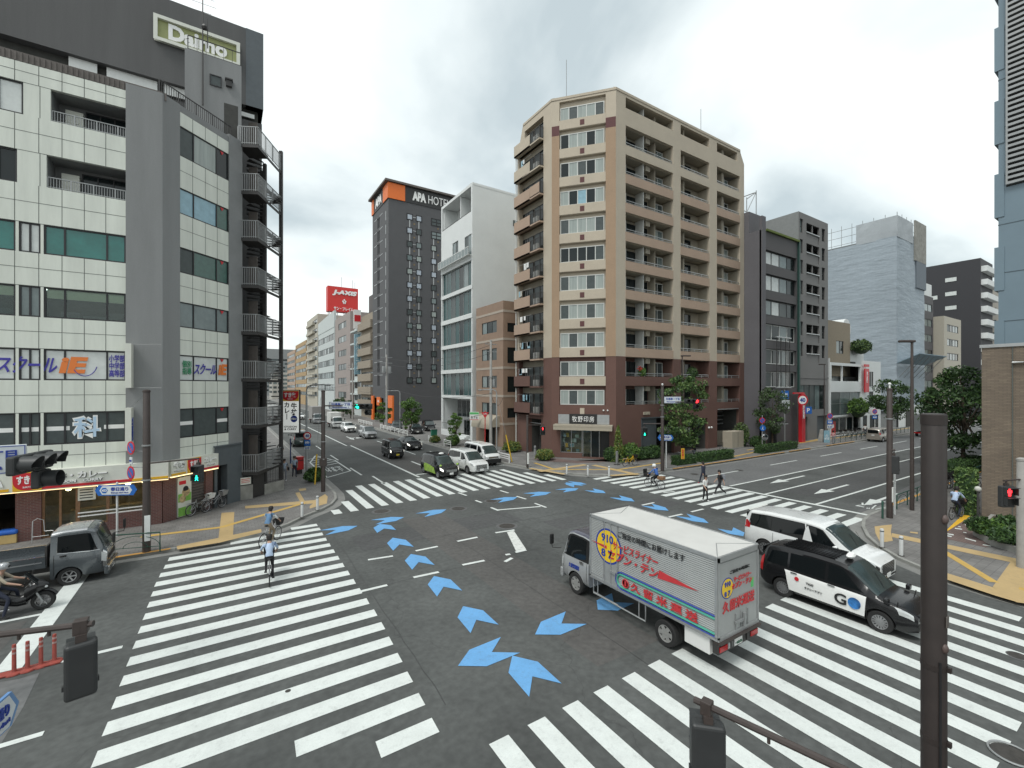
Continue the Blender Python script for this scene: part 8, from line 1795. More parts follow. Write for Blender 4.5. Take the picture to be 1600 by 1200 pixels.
# far side: rails, poles, signs along the right kerb of the narrower avenue
def white_rail(label, p, q):
    t = thing('guard_rail', label, 'guard rail', p, 0, 'white guard rails'); inv = WM[t].inverted(); a = inv @ p; b = inv @ q; mb = MB(); up = Vector((0,0,1)); n = max(1,int((b-a).length/1.8))
    for i in range(n+1): c = a.lerp(b,i/n); mb.tube([c,c+up*.8],.05,6)
    for z in (.35,.55,.75): mb.tube([a+up*z,b+up*z],.045 if z > .7 else .035,6)
    mb.ob('rail', MATS['white_paint'], t, smooth=True)
white_rail('white guard rail beside the tall delivery van', Vector((22.75,42.5,.14)), Vector((22.7,35.8,.14))); white_rail('white guard rail by the sapling before the white building', Vector((22.6,50.5,.14)), Vector((22.6,48.6,.14))); white_rail('white guard rail at the car park mouth', Vector((22.6,55.5,.14)), Vector((22.6,54.2,.14))); white_rail('long white guard rail along the hotel car park', Vector((22.6,63.5,.14)), Vector((22.6,77,.14))); white_rail('far white guard rail before the taupe block', Vector((22.6,82,.14)), Vector((22.6,92,.14)))
def at(u, a):                                        # ground point on the line x = a seen at column u
    X = (u-800)/F; return Vector((a, a/(X*CA+SA)*(-X*SA+CA), .14))
bC = at(767,24.2); dC = bC.x*SA+bC.y*CA; hC = H0+(VH-534)*dC/F
pC = pole('utility_pole', 'pale concrete utility pole before the brown tiled building', bC, hC, .17, .12, MATS['pole_concrete'], 'utility poles', band=(6.5,8.2))
mb = MB(); [mb.bar((-.7,0,z),(.7,0,z),.08,.08) for z in (hC-.4,hC-1.2)]; mb.ob('crossarm', MATS['steel_grey'], pC); mb = MB(); mb.lathe([(.2,7.2),(.22,7.3),(.22,7.9),(.2,8.0)],12,T(.35,0,0)); mb.ob('transformer', MATS['steel_grey'], pC, smooth=True)
bD = at(604,24.0); dD = bD.x*SA+bD.y*CA; hD = H0+(VH-556)*dD/F
pD = pole('utility_pole', 'utility pole with transformers before the dark hotel', bD, hD, .18, .12, MATS['pole_concrete'], 'utility poles')
mb = MB(); [mb.bar((-1,0,z),(1,0,z),.1,.1) for z in (hD-.4,hD-1.4,hD-3)]; mb.ob('crossarm', MATS['steel_grey'], pD)
for x in (.5,-.5): mb = MB(); mb.lathe([(.28,hD-3.2),(.3,hD-3),(.3,hD-2.1),(.28,hD-2)],12,T(x,0,0)); mb.ob('transformer', MATS['steel_grey'], pD, smooth=True)
bE = at(551,24.0); dE = bE.x*SA+bE.y*CA; pE = pole('utility_pole', 'utility pole beyond the hotel before the taupe balconies', bE, 12.5, .18, .12, MATS['pole_concrete'], 'utility poles')
mb = MB(); [mb.bar((-1,0,z),(1,0,z),.1,.1) for z in (12,11)]; mb.ob('crossarm', MATS['steel_grey'], pE)
for k, (a, b, za, zb) in enumerate(((bC,bD,hC-.35,hD-.35),(bC,bD,hC-1.2,hD-1.4),(bC,bD,6.6,7.5),(bD,bE,hD-.4,12),(bD,bE,hD-1.4,11),(bD,bE,7.5,7.2),(bC,Vector((28,45.6,0)),6.6,6.0),(bE,Vector((24,190,0)),12,12),(bE,Vector((24,190,0)),8,8))):
    pts = [Vector((a.x,a.y,za)).lerp(Vector((b.x,b.y,zb)),i/10) - Vector((0,0,1.1*(1-(2*i/10-1)**2))) for i in range(11)]
    t = thing('overhead_wire', ['top wire between the concrete pole and the hotel pole','second wire between the concrete pole and the hotel pole','lowest sagging cable between the concrete pole and hotel pole','top wire running on beyond the hotel pole','second wire running on beyond the hotel pole','low cable running on beyond the hotel pole','service cable from the concrete pole to the brown tiled building','top wire running far down the avenue','low cable running far down the avenue'][k], 'wire', (a.x,a.y,za), 0, 'overhead wires'); mb = MB(); mb.tube(pts, .022, 4); mb.ob('cable', MATS['steel_dark'], t, I)
def gooseneck(label, b, h, side, L_=1.3, m='steel_grey', r=.07):
    t = pole('street_lamp', label, b, h-.4, r, r*.8, MATS[m], 'street lamps', 'street lamp', cap=False); d = Vector(side)
    mb = MB(); mb.tube([(0,0,h-.45)] + [tuple(d*(.4-.4*math.cos(a)) + Vector((0,0,h-.4+.4*math.sin(a)))) for a in (0,.4,.8,1.2,PI/2)] + [tuple(d*L_+Vector((0,0,h)))], r*.7, 8); mb.ob('curved_arm', MATS[m], t, smooth=True); mb = MB(); mb.ball(d*(L_+.25)+Vector((0,0,h-.03)),.32,10,sc=(1,.7,.25)); mb.ob('lamp_head', MATS[m], t, smooth=True); return t
b = at(776,23.4); gooseneck('grey street lamp in front of the cream dutch awning', b, H0+(VH-611)*(b.x*SA+b.y*CA)/F, -RGT, 1.4)
b = at(625,23.4); gooseneck('grey street lamp beside the orange sign panel', b, H0+(VH-612)*(b.x*SA+b.y*CA)/F, -RGT, 1.6)
b = at(758,24.6); d_ = b.x*SA+b.y*CA; t = pole('sign_post', 'red and white post of the stop sign', b, H0+(VH-645)*d_/F, .05, .05, MATS['red_paint'], cat='post'); c = D(758,648,d_-.1); t = thing('stop_sign', 'red inverted triangle stop sign', 'sign', c, 0); Fm = frame(c, RGT); mb = MB(); mb.slab([(-.42,.28,0),(0,-.42,0),(.42,.28,0)],(0,0,.02)); mb.ob('triangle', MATS['red_sign'], t, Fm); text('止まれ', .14, MATS['letter_white'], t, Fm @ T(0,.1,.03), w=.4, bold=.04)
c = at(741,26.0); d_ = c.x*SA+c.y*CA; c = D(741,650,d_); t = plate('shop_sign', 'white green and red hanging shop sign left of the cream awning', c, TOV, 1.15, 1.0, 'letter_white'); MB().box(-.55,.55,.2,.45,0,.01).ob('green_stripe', MATS['sticker_green'], t, frame(c,RGT)); MB().box(-.55,.55,-.48,-.42,0,.01).ob('red_stripe', MATS['red_sign'], t, frame(c,RGT)); text('PIZZA', .3, MATS['letter_black'], t, frame(c,RGT) @ T(0,-.15,.02), w=.85, bold=.03) if False else text('カフェ', .3, MATS['letter_black'], t, frame(c,RGT) @ T(0,-.15,.02), w=.85, bold=.03)
mb = MB(); mb.bar((0,0,-.02),(1.2,.2,-.02),.05,.05); mb.ob('bracket', MATS['steel_dark'], t, frame(c,RGT))
c = at(678,23.3); t = thing('green_notice_box', 'green notice cabinet by the car park mouth', 'cabinet', c, 0); MB().box(-.4,.4,-.15,.15,.5,1.6).ob('cabinet', mat('cabinet_green', (.02,.16,.1), .5, var=.1), t, bevel=.02); MB().box(-.44,.44,-.2,.2,1.6,1.68).ob('roof', MATS['alu'], t); mb = MB(); [mb.box(x-.03,x+.03,-.03,.03,0,.5) for x in (-.3,.3)]; mb.ob('legs', MATS['steel_grey'], t)
# far corner in front of the beige block
bK = G(824,730,.14); dK = bK.x*SA+bK.y*CA; pK = pole('signal_pole', 'dark pole left of the seal shop with a red pedestrian signal', bK, H0+(VH-652)*dK/F, .11, .09, MATS['steel_brown'])
MB().box(-.1,.1,-.12,-.08,.3,1.3).ob('white_marker_strip', MATS['white_paint'], pK)
arm(pK, D(824,664,dK), D(850,664,dK+.2), .03); ped_signal('small red pedestrian signal on the dark pole left of the seal shop', D(848,673,dK+.1), TOV, 'red', .45, .8)
bJ = G(1035,736,.14); dJ = bJ.x*SA+bJ.y*CA; pJ = pole('signal_pole', 'brown signal pole before the garage of the beige block', bJ, H0+(VH-606)*dJ/F, .15, .12, MATS['steel_brown'], band=(4.6,5.6))
arm(pJ, D(1035,628,dJ), D(1095,628,dJ-.8), .05); name_board('district name board before the beige block', D(1051,625,dJ-.3), TOV, 1.42, .55, '元浅草一丁目', 'Motoasakusa 1'); veh_signal('vehicle signal showing red in front of the street tree', D(1081,627,dJ-.8), TOV, 'red', True)
mb = MB(); mb.tube([(0,0,7.1),(0,0,7.35)],.05,8); mb.ball((0,0,7.4),.09,8); mb.ob('camera', MATS['white_paint'], pJ, smooth=True)
arm(pJ, D(1035,662,dJ), D(1005,662,dJ+.3), .05); ped_signal('green pedestrian signal before the grey garage panel', D(1007,675,dJ+.3), TOV, 'green', .48, .8)
bI = G(1041,731,.14); dI = bI.x*SA+bI.y*CA; pole('sign_post', 'white post of the far street name sign', bI, H0+(VH-686)*dI/F, .05, .05, MATS['white_pole'], cat='post'); street_sign('blue street name sign before the beige block entrance', D(1040,684,dI-.12), TOV-RGT*.3, 1.35, .52, '春日通り', 'Kasuga-dori', '453')
bO = G(1067,731,.14); dO = bO.x*SA+bO.y*CA; t = plate('orange_sign', 'narrow orange vertical warning sign above the clipped hedge', D(1067,709,dO), TOV, .3, .95, 'yellow_paint', '駐\n輪\n禁\n止', 'letter_red', .85, tw=.2); MB().box(-.03,.03,-.02,.0,-1.2,-.5).ob('post', MATS['steel_grey'], t, frame(D(1067,709,dO),RGT))
b = Vector((43.6,28.2,.14)); b = at(1066, 41.0); d_ = b.x*SA+b.y*CA
def lamp_flat(label, b, h, side, m='steel_brown', L_=.9, r=.09):
    t = pole('street_lamp', label, b, h, r*1.2, r*.7, MATS[m], 'street lamps', 'street lamp', cap=False); d = Vector(side); mb = MB(); mb.bar(Vector((0,0,h))-d*.15, Vector((0,0,h))+d*L_, .22, .14); mb.ob('lamp_head', MATS[m], t, bevel=.04); return t
lamp_flat('tall brown street lamp in front of the beige block balconies', b, H0+(VH-558)*d_/F, RGT)
bR = G(1425,797,.14); dR = bR.x*SA+bR.y*CA; lamp_flat('tall brown street lamp on the right pavement', bR, H0+(VH-537)*dR/F, -RGT, L_=.75)
b = at(1288, 66); d_ = b.x*SA+b.y*CA; lamp_flat('thin brown street lamp before the mid grey block', b, H0+(VH-571)*d_/F, -RGT, L_=.7, r=.07)
bQ = G(1390,809,.14); dQ = bQ.x*SA+bQ.y*CA; pQ = pole('signal_pole', 'brown steel signal pole at the right kerb corner', bQ, H0+(VH-612)*dQ/F, .145, .125, MATS['steel_brown'], band=(5.4,))
mb = MB(); mb.tube([(0,0,7.0),(0,0,7.3)],.04,6); mb.ball((0,0,7.34),.08,8); mb.ob('camera', MATS['white_paint'], pQ, smooth=True); MB().box(-.1,.1,-.17,-.13,.9,1.7).ob('white_marker_strip', MATS['white_paint'], pQ)
arm(pQ, D(1388,703,dQ), D(1399,703,dQ-.2), .05); ped_signal('dark backed pedestrian signal clamped to the right signal pole', D(1397,726,dQ-.1), Vector((1,.2,0)), 'none', .45, 1.0)
bN = G(1398,804,.14); pole('sign_post', 'white post beside the right signal pole', bN, 2.35, .05, .05, MATS['white_pole'], cat='post')
bZ = G(1379,810,.14); pole('short_post', 'short dark post at the end of the right railing', bZ, .9, .05, .05, MATS['green_paint'], cat='post')
# signs on the far pavement of the wide avenue
b = at(1226, 57.5); d_ = b.x*SA+b.y*CA; pole('sign_post', 'grey mast of the blue square road sign', b, H0+(VH-612)*d_/F, .08, .07, MATS['steel_grey'], cat='post'); plate('road_sign', 'square blue lane sign before the charcoal block', D(1226,617,d_-.15), TOV, 1.05, 1.0, 'blue_sign', '左折', 'letter_white', .45, 'round road signs'); plate('road_sign', 'square white information board under the blue lane sign', D(1227,632,d_-.15), TOV, 1.05, 1.0, 'sign_white', '7-9\n指定', 'letter_black', .6, 'round road signs')
disc_sign('large speed limit 40 sign by the red sign column', D(1254,625,d_+2), TOV, .78*.9, '40'); b2_ = at(1246,60); arm_t = pole('sign_post', 'thin mast behind the large speed limit sign', b2_, 6.3, .06, .06, MATS['steel_brown'], cat='post')
b = at(1297, 66.5); d_ = b.x*SA+b.y*CA; pole('sign_post', 'white post with a no parking sign near the bus stop board', b, H0+(VH-645)*d_/F, .05, .05, MATS['white_pole'], cat='post'); disc_sign('no parking sign above the small blue plate across the avenue', D(1297,650,d_-.1), TOV, .36, 'no'); plate('road_sign', 'small blue plate under the far no parking sign', D(1297,660,d_-.1), TOV, .7, .5, 'blue_sign', '駐車', 'letter_white', .5, 'round road signs'); plate('sub_plate', 'white plate lowest on the far no parking post', D(1297,667,d_-.1), TOV, .7, .4, 'sign_white', '8-20', 'letter_blue', .5)
b = at(1293, 65.5); t = plate('bus_stop_board', 'pale blue bus stop board at the far kerb', D(1292,683,b.x*SA+b.y*CA), TOV, .75, 1.7, 'glass_blue', 'バス\nのりば', 'letter_white', .4); MB().box(-.3,.3,-1.1,-.85,-.15,.12).ob('base', MATS['steel_grey'], t, frame(D(1292,683,b.x*SA+b.y*CA),RGT))
b = at(1263, 66.0); plate('parking_sign', 'square blue and white parking sign on the mid grey block', D(1263,641,b.x*SA+b.y*CA), TOV, .95, .95, 'blue_sign', 'P', 'letter_white', .6, tw=.4)
b = at(1367, 88); d_ = b.x*SA+b.y*CA; pole('sign_post', 'post carrying the farthest no parking sign', b, H0+(VH-642)*d_/F, .05, .05, MATS['white_pole'], cat='post'); disc_sign('farthest no parking sign before the white shop annex', D(1367,643,d_-.1), TOV, .4, 'no'); plate('road_sign', 'small blue plate under the farthest no parking sign', D(1367,652,d_-.1), TOV, .75, .55, 'blue_sign', '駐車', 'letter_white', .5, 'round road signs')
b = at(1191, 50.5); d_ = b.x*SA+b.y*CA; pole('sign_post', 'post with two round signs beside the charcoal block tree', b, H0+(VH-652)*d_/F, .05, .05, MATS['steel_grey'], cat='post'); disc_sign('upper round no stopping sign beside the charcoal block tree', D(1191,657,d_-.1), TOV, .33, 'no'); disc_sign('lower round blue sign beside the charcoal block tree', D(1192,669,d_-.1), TOV, .33, 'ped'); c = D(1195,683,d_-.1); t = thing('traffic_mirror', 'round convex traffic mirror low beside the charcoal block', 'mirror', c, 0); mb = MB(); mb.lathe([(.36,-.03),(.36,.02)],20); mb.lathe([(.33,.02),(.2,.07),(.001,.09)],20,mi=1); mb.ob('mirror', [MATS['orange'] if False else MATS['steel_grey'],MATS['chrome']], t, frame(c, TOV.cross(Vector((0,0,1)))*-1), smooth=True)
b = at(1284, 66.3); t = thing('concrete_block', 'pair of slanted pale concrete barrier blocks at the far kerb', 'barrier', b, 0); mb = MB(); mb.add([(-.5,-.3,0),(.5,-.3,0),(.5,.3,0),(-.5,.3,0),(-.1,-.2,1.6),(.4,-.2,1.6),(.4,.2,1.6),(-.1,.2,1.6)],[(0,3,2,1),(4,5,6,7),(0,1,5,4),(1,2,6,5),(2,3,7,6),(3,0,4,7)]); mb.ob('block', MATS['concrete'], t, bevel=.05)
c = at(1316, 75.5); t = thing('red_vending_box', 'red box under the glazed front of the white shop', 'box', c+Vector((0,1.5,0)), 0); MB().box(-.7,.7,-.4,.4,0,2.1).ob('cabinet', MATS['red_paint'], t, bevel=.03); MB().box(-.4,.1,-.42,-.39,1.2,1.7).ob('label', MATS['letter_white'], t)
# utility cabinet by the beige block
c = Vector((50.6,30.4,.14)); t = thing('utility_cabinet', 'pale grey utility cabinet at the right end of the beige block', 'cabinet', c, 0); MB().box(-1.2,1.2,-.6,.6,.1,2.0).ob('cabinet', MATS['niche'], t, bevel=.03); MB().box(-1.25,1.25,-.65,.65,0,.12).ob('plinth', MATS['concrete'], t); MB().box(-.02,.02,-.615,-.6,.2,1.95).ob('door_gap', MATS['joint_and_letter_shade'], t)
mb = MB(); c = Vector((47.3,29.8,.14)); t = thing('bicycle_rack', 'black hoop bicycle rack beside the utility cabinet', 'rack', c, 0); mb.tube([(-.3,0,0),(-.3,0,.9),(.3,0,.9),(.3,0,0)],.03,6); mb.ob('hoop', MATS['steel_dark'], t, smooth=True)
c = G(964,726,.14); t = thing('notice_post', 'grey notice post on a dark foot by the seal shop shrubs', 'post', c, 0); MB().box(-.12,.12,-.05,.05,.05,1.25).ob('panel', MATS['steel_grey'], t, bevel=.02); mb = MB(); mb.lathe([(.3,0),(.28,.05),(.001,.06)],14); mb.ob('foot', MATS['steel_dark'], t)
c = G(836,712,.14); t = thing('grey_bollard', 'grey bollard at the bicycle room of the beige block', 'bollard', c, 0); mb = MB(); mb.lathe([(.12,0),(.12,1.0),(.001,1.08)],12); mb.ob('post', MATS['alu'], t, smooth=True); mb = MB(); mb.lathe([(.125,.75),(.125,.85)],12); mb.ob('dark_band', MATS['slate'], t)
c = Vector((23.6,40.6,.14)); t = thing('guy_wire_guard', 'slanted yellow and white guy wire guard by the white rail', 'guard', at(800,23.2), 0); mb = MB(); mb.tube([(0,0,0),(-.5,.3,2.6)],.06,8); mb.ob('sleeve', MATS['yellow_paint'], t, smooth=True); mb = MB(); mb.tube([(-.5,.3,2.6),(-1.6,1.0,8.5)],.015,4); mb.ob('wire', MATS['steel_grey'], t)
cN = D(1459,648,4.6); bN = Vector((cN.x,cN.y,.13)); hN = cN.z-.13
pN = pole('signal_pole', 'very near thick brown steel pole on the right with an arm', bN, hN, .105, .1, mat('steel_umber', (.026,.019,.017), .5, var=.2, scale=4), cap=False)
mb = MB(); mb.lathe([(.104,hN-.1),(.104,hN),(.09,hN+.012),(.001,hN+.012)],24); mb.ob('cap', MATS['steel_umber'], pN, smooth=True)
for z in (hN-1.05,hN-2.35): mb = MB(); mb.ball((-.03,-.09,z),.04,10,sc=(1,.8,1.3)); mb.ob('cable_cover', mat('cover_brown', (.09,.062,.055), .5, var=.1), pN, smooth=True)
MB().box(.08,.125,-.02,.02,hN-.8,hN-.26).ob('side_plate', MATS['steel_brown'], pN)
for z in (3.55,4.3): mb = MB(); mb.lathe([(.106,z),(.106,z+.05)],20); mb.box(-.02,.02,-.135,-.1,z,z+.05); mb.ob('clamp_band', MATS['steel_umber'], pN)
mb = MB(); mb.tube([(-.085,-.072,0),(-.085,-.072,2.6),(-.082,-.07,4.4)],.011,6); mb.ob('cable', MATS['black'], pN)
MB().box(-.035,.035,-.108,-.1,4.75,4.86).ob('number_sticker', MATS['rib_brown'], pN)
qN = D(1085,1093,6.26); arm(pN, Vector((bN.x,bN.y,qN.z)), qN, .045)
vN = (qN-Vector((bN.x,bN.y,qN.z))).normalized()
for f_ in (.35,.62): c = Vector((bN.x,bN.y,qN.z)).lerp(qN,f_); mb = MB(); p_ = W2(pN,c); mb.tube([p_,p_-Vector((0,0,.11))],.022,6); mb.ob('arm_stud', MATS['steel_brown'], pN)
cS = Vector((bN.x,bN.y,qN.z)).lerp(qN,.93); ped_signal('near pedestrian signal seen from behind at the bottom edge', cS-Vector((0,0,.62)), FWD*.95+RGT*.2, 'none', .44, .85)
MB().box(-.07,.07,-.07,.07,-.12,.07).ob('arm_clamp', MATS['steel_brown'], pN, T(cS.x,cS.y,cS.z) @ Rz(math.atan2(vN.y,vN.x)), bevel=.01)
bM = D(-60,990,6.0); bM = Vector((bM.x,bM.y,.13)); pM = pole('signal_pole', 'brown pole just outside the left edge carrying a short arm', bM, 6.6, .15, .13, MATS['steel_brown'])
qM = D(146,974,6.4); zM = qM.z; arm(pM, Vector((bM.x,bM.y,zM)), qM, .045)
cS = Vector((bM.x,bM.y,zM)).lerp(qM,.9)
for f_ in (.42,.65): c = Vector((bM.x,bM.y,zM)).lerp(qM,f_); mb = MB(); p_ = W2(pM,c); mb.tube([p_,p_-Vector((0,0,.1))],.022,6); mb.ob('arm_stud', MATS['steel_brown'], pM)
ped_signal('near pedestrian signal seen from behind over the left lanes', cS-Vector((0,0,.6)), Vector((cS.x,cS.y,0)), 'none', .35, .78)
MB().box(-.08,.08,-.07,.07,-.12,.08).ob('arm_clamp', MATS['steel_brown'], pM, T(cS.x,cS.y,cS.z), bevel=.01)
bV = D(-110,720,9.7); pV = pole('signal_pole', 'brown pole beyond the left edge carrying the near vehicle signal', Vector((bV.x,bV.y,.13)), 6.8, .14, .12, MATS['steel_brown'])
arm(pV, bV, D(34,720,9.8), .05, 'steel_dark'); arm(pV, bV+Vector((0,0,.22)), D(34,706,9.8), .03, 'steel_dark')
cV = D(52,722,9.8); veh_signal('near vehicle signal seen from the side at the left edge', cV, RGT*.93+FWD*.3, 'none', True)
name_board('near district name board cut by the left edge', D(-46,722,9.3), RGT*.62-FWD*.78, 1.6, .62, '元浅草一丁目', 'Motoasakusa 1')
mat('sign_blue_sheen', (.12,.25,.48), .4, var=.05); tipN = D(30,1096,4.6); othN = D(-75,1190,3.85); othN.z = tipN.z  # board blue lightened in the colour for the reflection on this sign
street_sign('near blue street name sign tilted at the bottom left corner', (tipN+othN)/2, (tipN-othN).cross(Vector((0,0,1))), (tipN-othN).length, .34, '春日通り', 'Kasuga-dori', '453', bm='sign_blue_sheen', fk=.93)
# right edge pedestrian signal on a grey post
dT = 17.5; cT = D(1574,776,dT); bT = D(1597,740,dT+.3); bT = Vector((bT.x,bT.y,.14)); pT = pole('signal_pole', 'grey post at the right edge holding a red pedestrian signal', bT, 4.3, .16, .15, MATS['pole_concrete'])
arm(pT, Vector((bT.x,bT.y,cT.z+.62)), cT+Vector((0,0,.62))-RGT*.15, .035); ped_signal('large red pedestrian signal before the tan tiled building', cT, TOV, 'red', .52, .84)
c = G(1528,838,.14); t = pole('bollard_light', 'black post with a small lamp by the climbing plant', c, 2.2, .05, .04, MATS['steel_dark'], cat='lamp', cap=False); mb = MB(); mb.ball((0,0,2.28),.13,10); mb.ob('lamp_globe', MATS['curtain'], t, smooth=True)
c = G(1581,1180); t = thing('round_fitting', 'dark round fitting with a pale rim at the bottom right corner', 'fitting', (c.x,c.y,.0), 0)
mb = MB(); n = 28; mb.tube([(.33*math.cos(2*PI*i/n),.33*math.sin(2*PI*i/n),.03) for i in range(n)],.02,6,closed=True); mb.ob('rim', MATS['steel_grey'], t, smooth=True); mb = MB(); mb.lathe([(.31,.0),(.3,.02),(.12,.035),(.001,.035)],24); mb.ob('plate', MATS['iron'], t)
c = G(14,848,.14); t = thing('beer_crate', 'yellow crate under a blue cloth by the restaurant brick pier', 'crate', c, 0); MB().box(-.3,.3,-.22,.22,0,.4).ob('crate', mat('crate_yellow', (.5,.36,.15), .6, var=.1), t, bevel=.02); MB().box(-.33,.33,-.25,.25,.4,.62).ob('blue_cover', MATS['tarp_blue'], t, bevel=.08)
c = G(62,848,.14); t = thing('hand_trolley', 'pale metal hand trolley leaning before the restaurant door', 'trolley', c, 0); mb = MB(); mb.tube([(-.25,0,.05),(-.25,.1,1.0),(-.1,.12,1.1),(.1,.12,1.0),(.15,.05,.5),(.45,0,.5),(.45,0,.02)],.02,6); mb.tube([(-.25,0,.3),(.3,0,.3)],.015,5); mb.ob('frame', MATS['alu'], t, smooth=True)

for n_, c_ in dict(leaf_dark=(.03,.062,.022), leaf_mid=(.065,.125,.035), leaf_light=(.13,.2,.06), leaf_yellow=(.17,.17,.035), leaf_grey=(.06,.085,.045), leaf_bright=(.11,.2,.035)).items(): mat(n_, c_, .55, var=.25, scale=4, spec=.35)
mat('bark', (.09,.07,.05), .9, var=.25, scale=6)
def leaves(mb, c, r, n, size, rnd, mats, weights):
    for _ in range(n):
        while True:
            p = Vector((rnd.uniform(-1,1),rnd.uniform(-1,1),rnd.uniform(-1,1)))
            if p.length < 1: break
        p = Vector(c) + Vector((p.x*r[0],p.y*r[1],p.z*r[2])); s = size*rnd.uniform(.6,1.25)
        a = Vector((rnd.gauss(0,1),rnd.gauss(0,1),rnd.gauss(0,.7))).normalized(); b = a.orthogonal().normalized(); an = rnd.uniform(0,2*PI); b = (b*math.cos(an)+a.cross(b)*math.sin(an)); q = a.cross(b)
        mi = rnd.choices(range(mats), weights)[0]
        mb.add([p-b*s, p+q*s*.45-b*.1*s, p+b*s, p-q*s*.45+b*.1*s], [(0,1,2,3)], mi)
def tree(label, base, h, z0, rx, ms, n=40, per=90, size=.16, seed=1, tr=.12, shape=1., group='street trees', name='street_tree', cat='tree', lean=(0,0)):
    rnd = random.Random(seed); t = thing(name, label, cat, base, 0, group); mb = MB(); cz = (h+z0)/2; rz = (h-z0)/2
    tip = Vector((lean[0]*.6,lean[1]*.6,h*.82)); mb.tube([(0,0,0),(lean[0]*.1+.03,.02,z0*.6),(lean[0]*.3,lean[1]*.3,z0+rz*.4),tuple(tip)],[tr,tr*.8,tr*.55,tr*.15],8)
    cl = MB(); W8 = [1]*len(ms)
    for i in range(n):
        u = rnd.uniform(-1,1); th = rnd.uniform(0,2*PI); rr = math.sqrt(max(0,1-abs(u)**(2*shape))); rad = rnd.uniform(.45,1.0)
        c = Vector((lean[0]*.5+rx*rr*rad*math.cos(th), lean[1]*.5+rx*rr*rad*math.sin(th), cz+rz*u*.92)); k = rnd.uniform(.55,1.25)*rx*.36
        w = [1.0]*len(ms); w[rnd.randrange(len(ms))] += 2.2
        leaves(cl, c, (k,k,k*.62), int(per*rnd.uniform(.6,1.3)), size, rnd, len(ms), w)
        if i % 3 == 0: s0 = Vector((lean[0]*.2,lean[1]*.2,z0+rnd.random()*rz*.9)); mb.tube([tuple(s0), tuple(s0.lerp(c,.55)+Vector((0,0,.1))), tuple(c)],[tr*.4,tr*.25,tr*.08],5)
    mb.ob('trunk', MATS['bark'], t, smooth=True); cl.ob('crown', [MATS[m] for m in ms], t); return t
def shrub(label, c, r, ms, n=500, size=.09, seed=1, cat='shrub', name='shrub', group='shrubs', cone=False, stem=True):
    rnd = random.Random(seed); t = thing(name, label, cat, c, 0, group); mb = MB()
    for i in range(n):
        th = rnd.uniform(0,2*PI); u = rnd.random(); k = rnd.uniform(.78,1.04)
        if cone: z = u*r[2]*2; f = (1-u)**.8*k*(1+.15*math.sin(th*3+u*9)); p = (r[0]*f*math.cos(th), r[1]*f*math.sin(th), z)
        else: ph = math.acos(1-1.45*u); k *= 1+.12*math.sin(th*4+ph*5); p = (r[0]*k*math.sin(ph)*math.cos(th), r[1]*k*math.sin(ph)*math.sin(th), r[2]*(.75+k*math.cos(ph)))
        leaves(mb, p, (.06,.06,.06), 2, size, rnd, len(ms), [1]*len(ms))
    mb.ob('foliage', [MATS[m] for m in ms], t)
    if cone: st_ = MB(); st_.tube([(0,0,0),(0,0,r[2]*1.7)],[.06,.02],6)
    else: st_ = MB(); st_.ball((0,0,r[2]*.62),1,12,sc=(r[0]*.8,r[1]*.8,r[2]*.85))
    st_.ob('stem' if cone else 'inner_twigs', MATS['bark'] if cone else MATS['leaf_dark'], t); return t
def hedge(label, p, q, w, h, ms=('leaf_dark','leaf_mid'), seed=1, size=.08, dens=240):
    p = Vector(p); q = Vector(q); L_ = (q-p).length; t = thing('hedge', label, 'hedge', (p+q)/2, math.atan2((q-p).y,(q-p).x), 'clipped hedges'); rnd = random.Random(seed); mb = MB()
    for i in range(int(dens*L_*(w+2*h)/3)):
        f = rnd.random()*(w+2*h); x = rnd.uniform(-L_/2,L_/2); j = rnd.uniform(-.07,.05)
        if f < h: pt = (x,-w/2-j,f)
        elif f < h+w: pt = (x,f-h-w/2,h+j)
        else: pt = (x,w/2+j,f-h-w)
        leaves(mb, pt, (.05,.05,.05), 2, size, rnd, len(ms), [1]*len(ms))
    for e_ in (-1,1):
        for i in range(int(90*w*h)): leaves(mb, (e_*L_/2, rnd.uniform(-w/2,w/2), rnd.uniform(0,h)), (.06,.06,.06), 2, size, rnd, len(ms), [1]*len(ms))
    mb.ob('foliage', [MATS[m] for m in ms], t); MB().box(-L_/2+.05,L_/2-.05,-w/2+.06,w/2-.06,0,h-.06).ob('inner_twigs', MATS['leaf_dark'], t); return t
LD = ('leaf_dark','leaf_mid','leaf_light')
tree('tall narrow street tree in front of the beige block entrance', Vector((38.9,28.6,.14)), 8.5, 1.3, 2.1, LD, 64, 105, .15, 3, shape=2.2)
tree('dull green street tree in front of the charcoal block', at(1207,54.5), 7.4, 1.6, 1.75, ('leaf_grey','leaf_mid','leaf_grey'), 44, 80, .15, 5, shape=2)
tree('dense round street tree before the white shop annex', at(1391,80), 8.3, 2.6, 2.3, ('leaf_dark','leaf_mid'), 50, 90, .17, 7, shape=1.4)
tree('large dark street tree on the right pavement', Vector((54.3,11.6,.14)), 8.9, 1.7, 2.8, ('leaf_dark','leaf_dark','leaf_mid'), 80, 110, .16, 9, tr=.2, shape=1.3)
tree('small bright tree left of the orange sign panel', at(599,24.4), 4.4, .6, 1.4, ('leaf_mid','leaf_bright'), 28, 100, .16, 11)
tree('small round tree right of the orange sign panel', at(643,26.2), 5.2, 1.0, 1.9, ('leaf_mid','leaf_bright'), 34, 110, .18, 12)
tree('slim sapling beside the car park guard rail', at(634,23.6), 3.2, .8, .8, ('leaf_mid','leaf_bright'), 14, 50, .13, 13)
tree('leafy sapling in front of the white building', at(712,23.9), 4.0, .3, .95, ('leaf_mid','leaf_bright'), 26, 60, .13, 14)
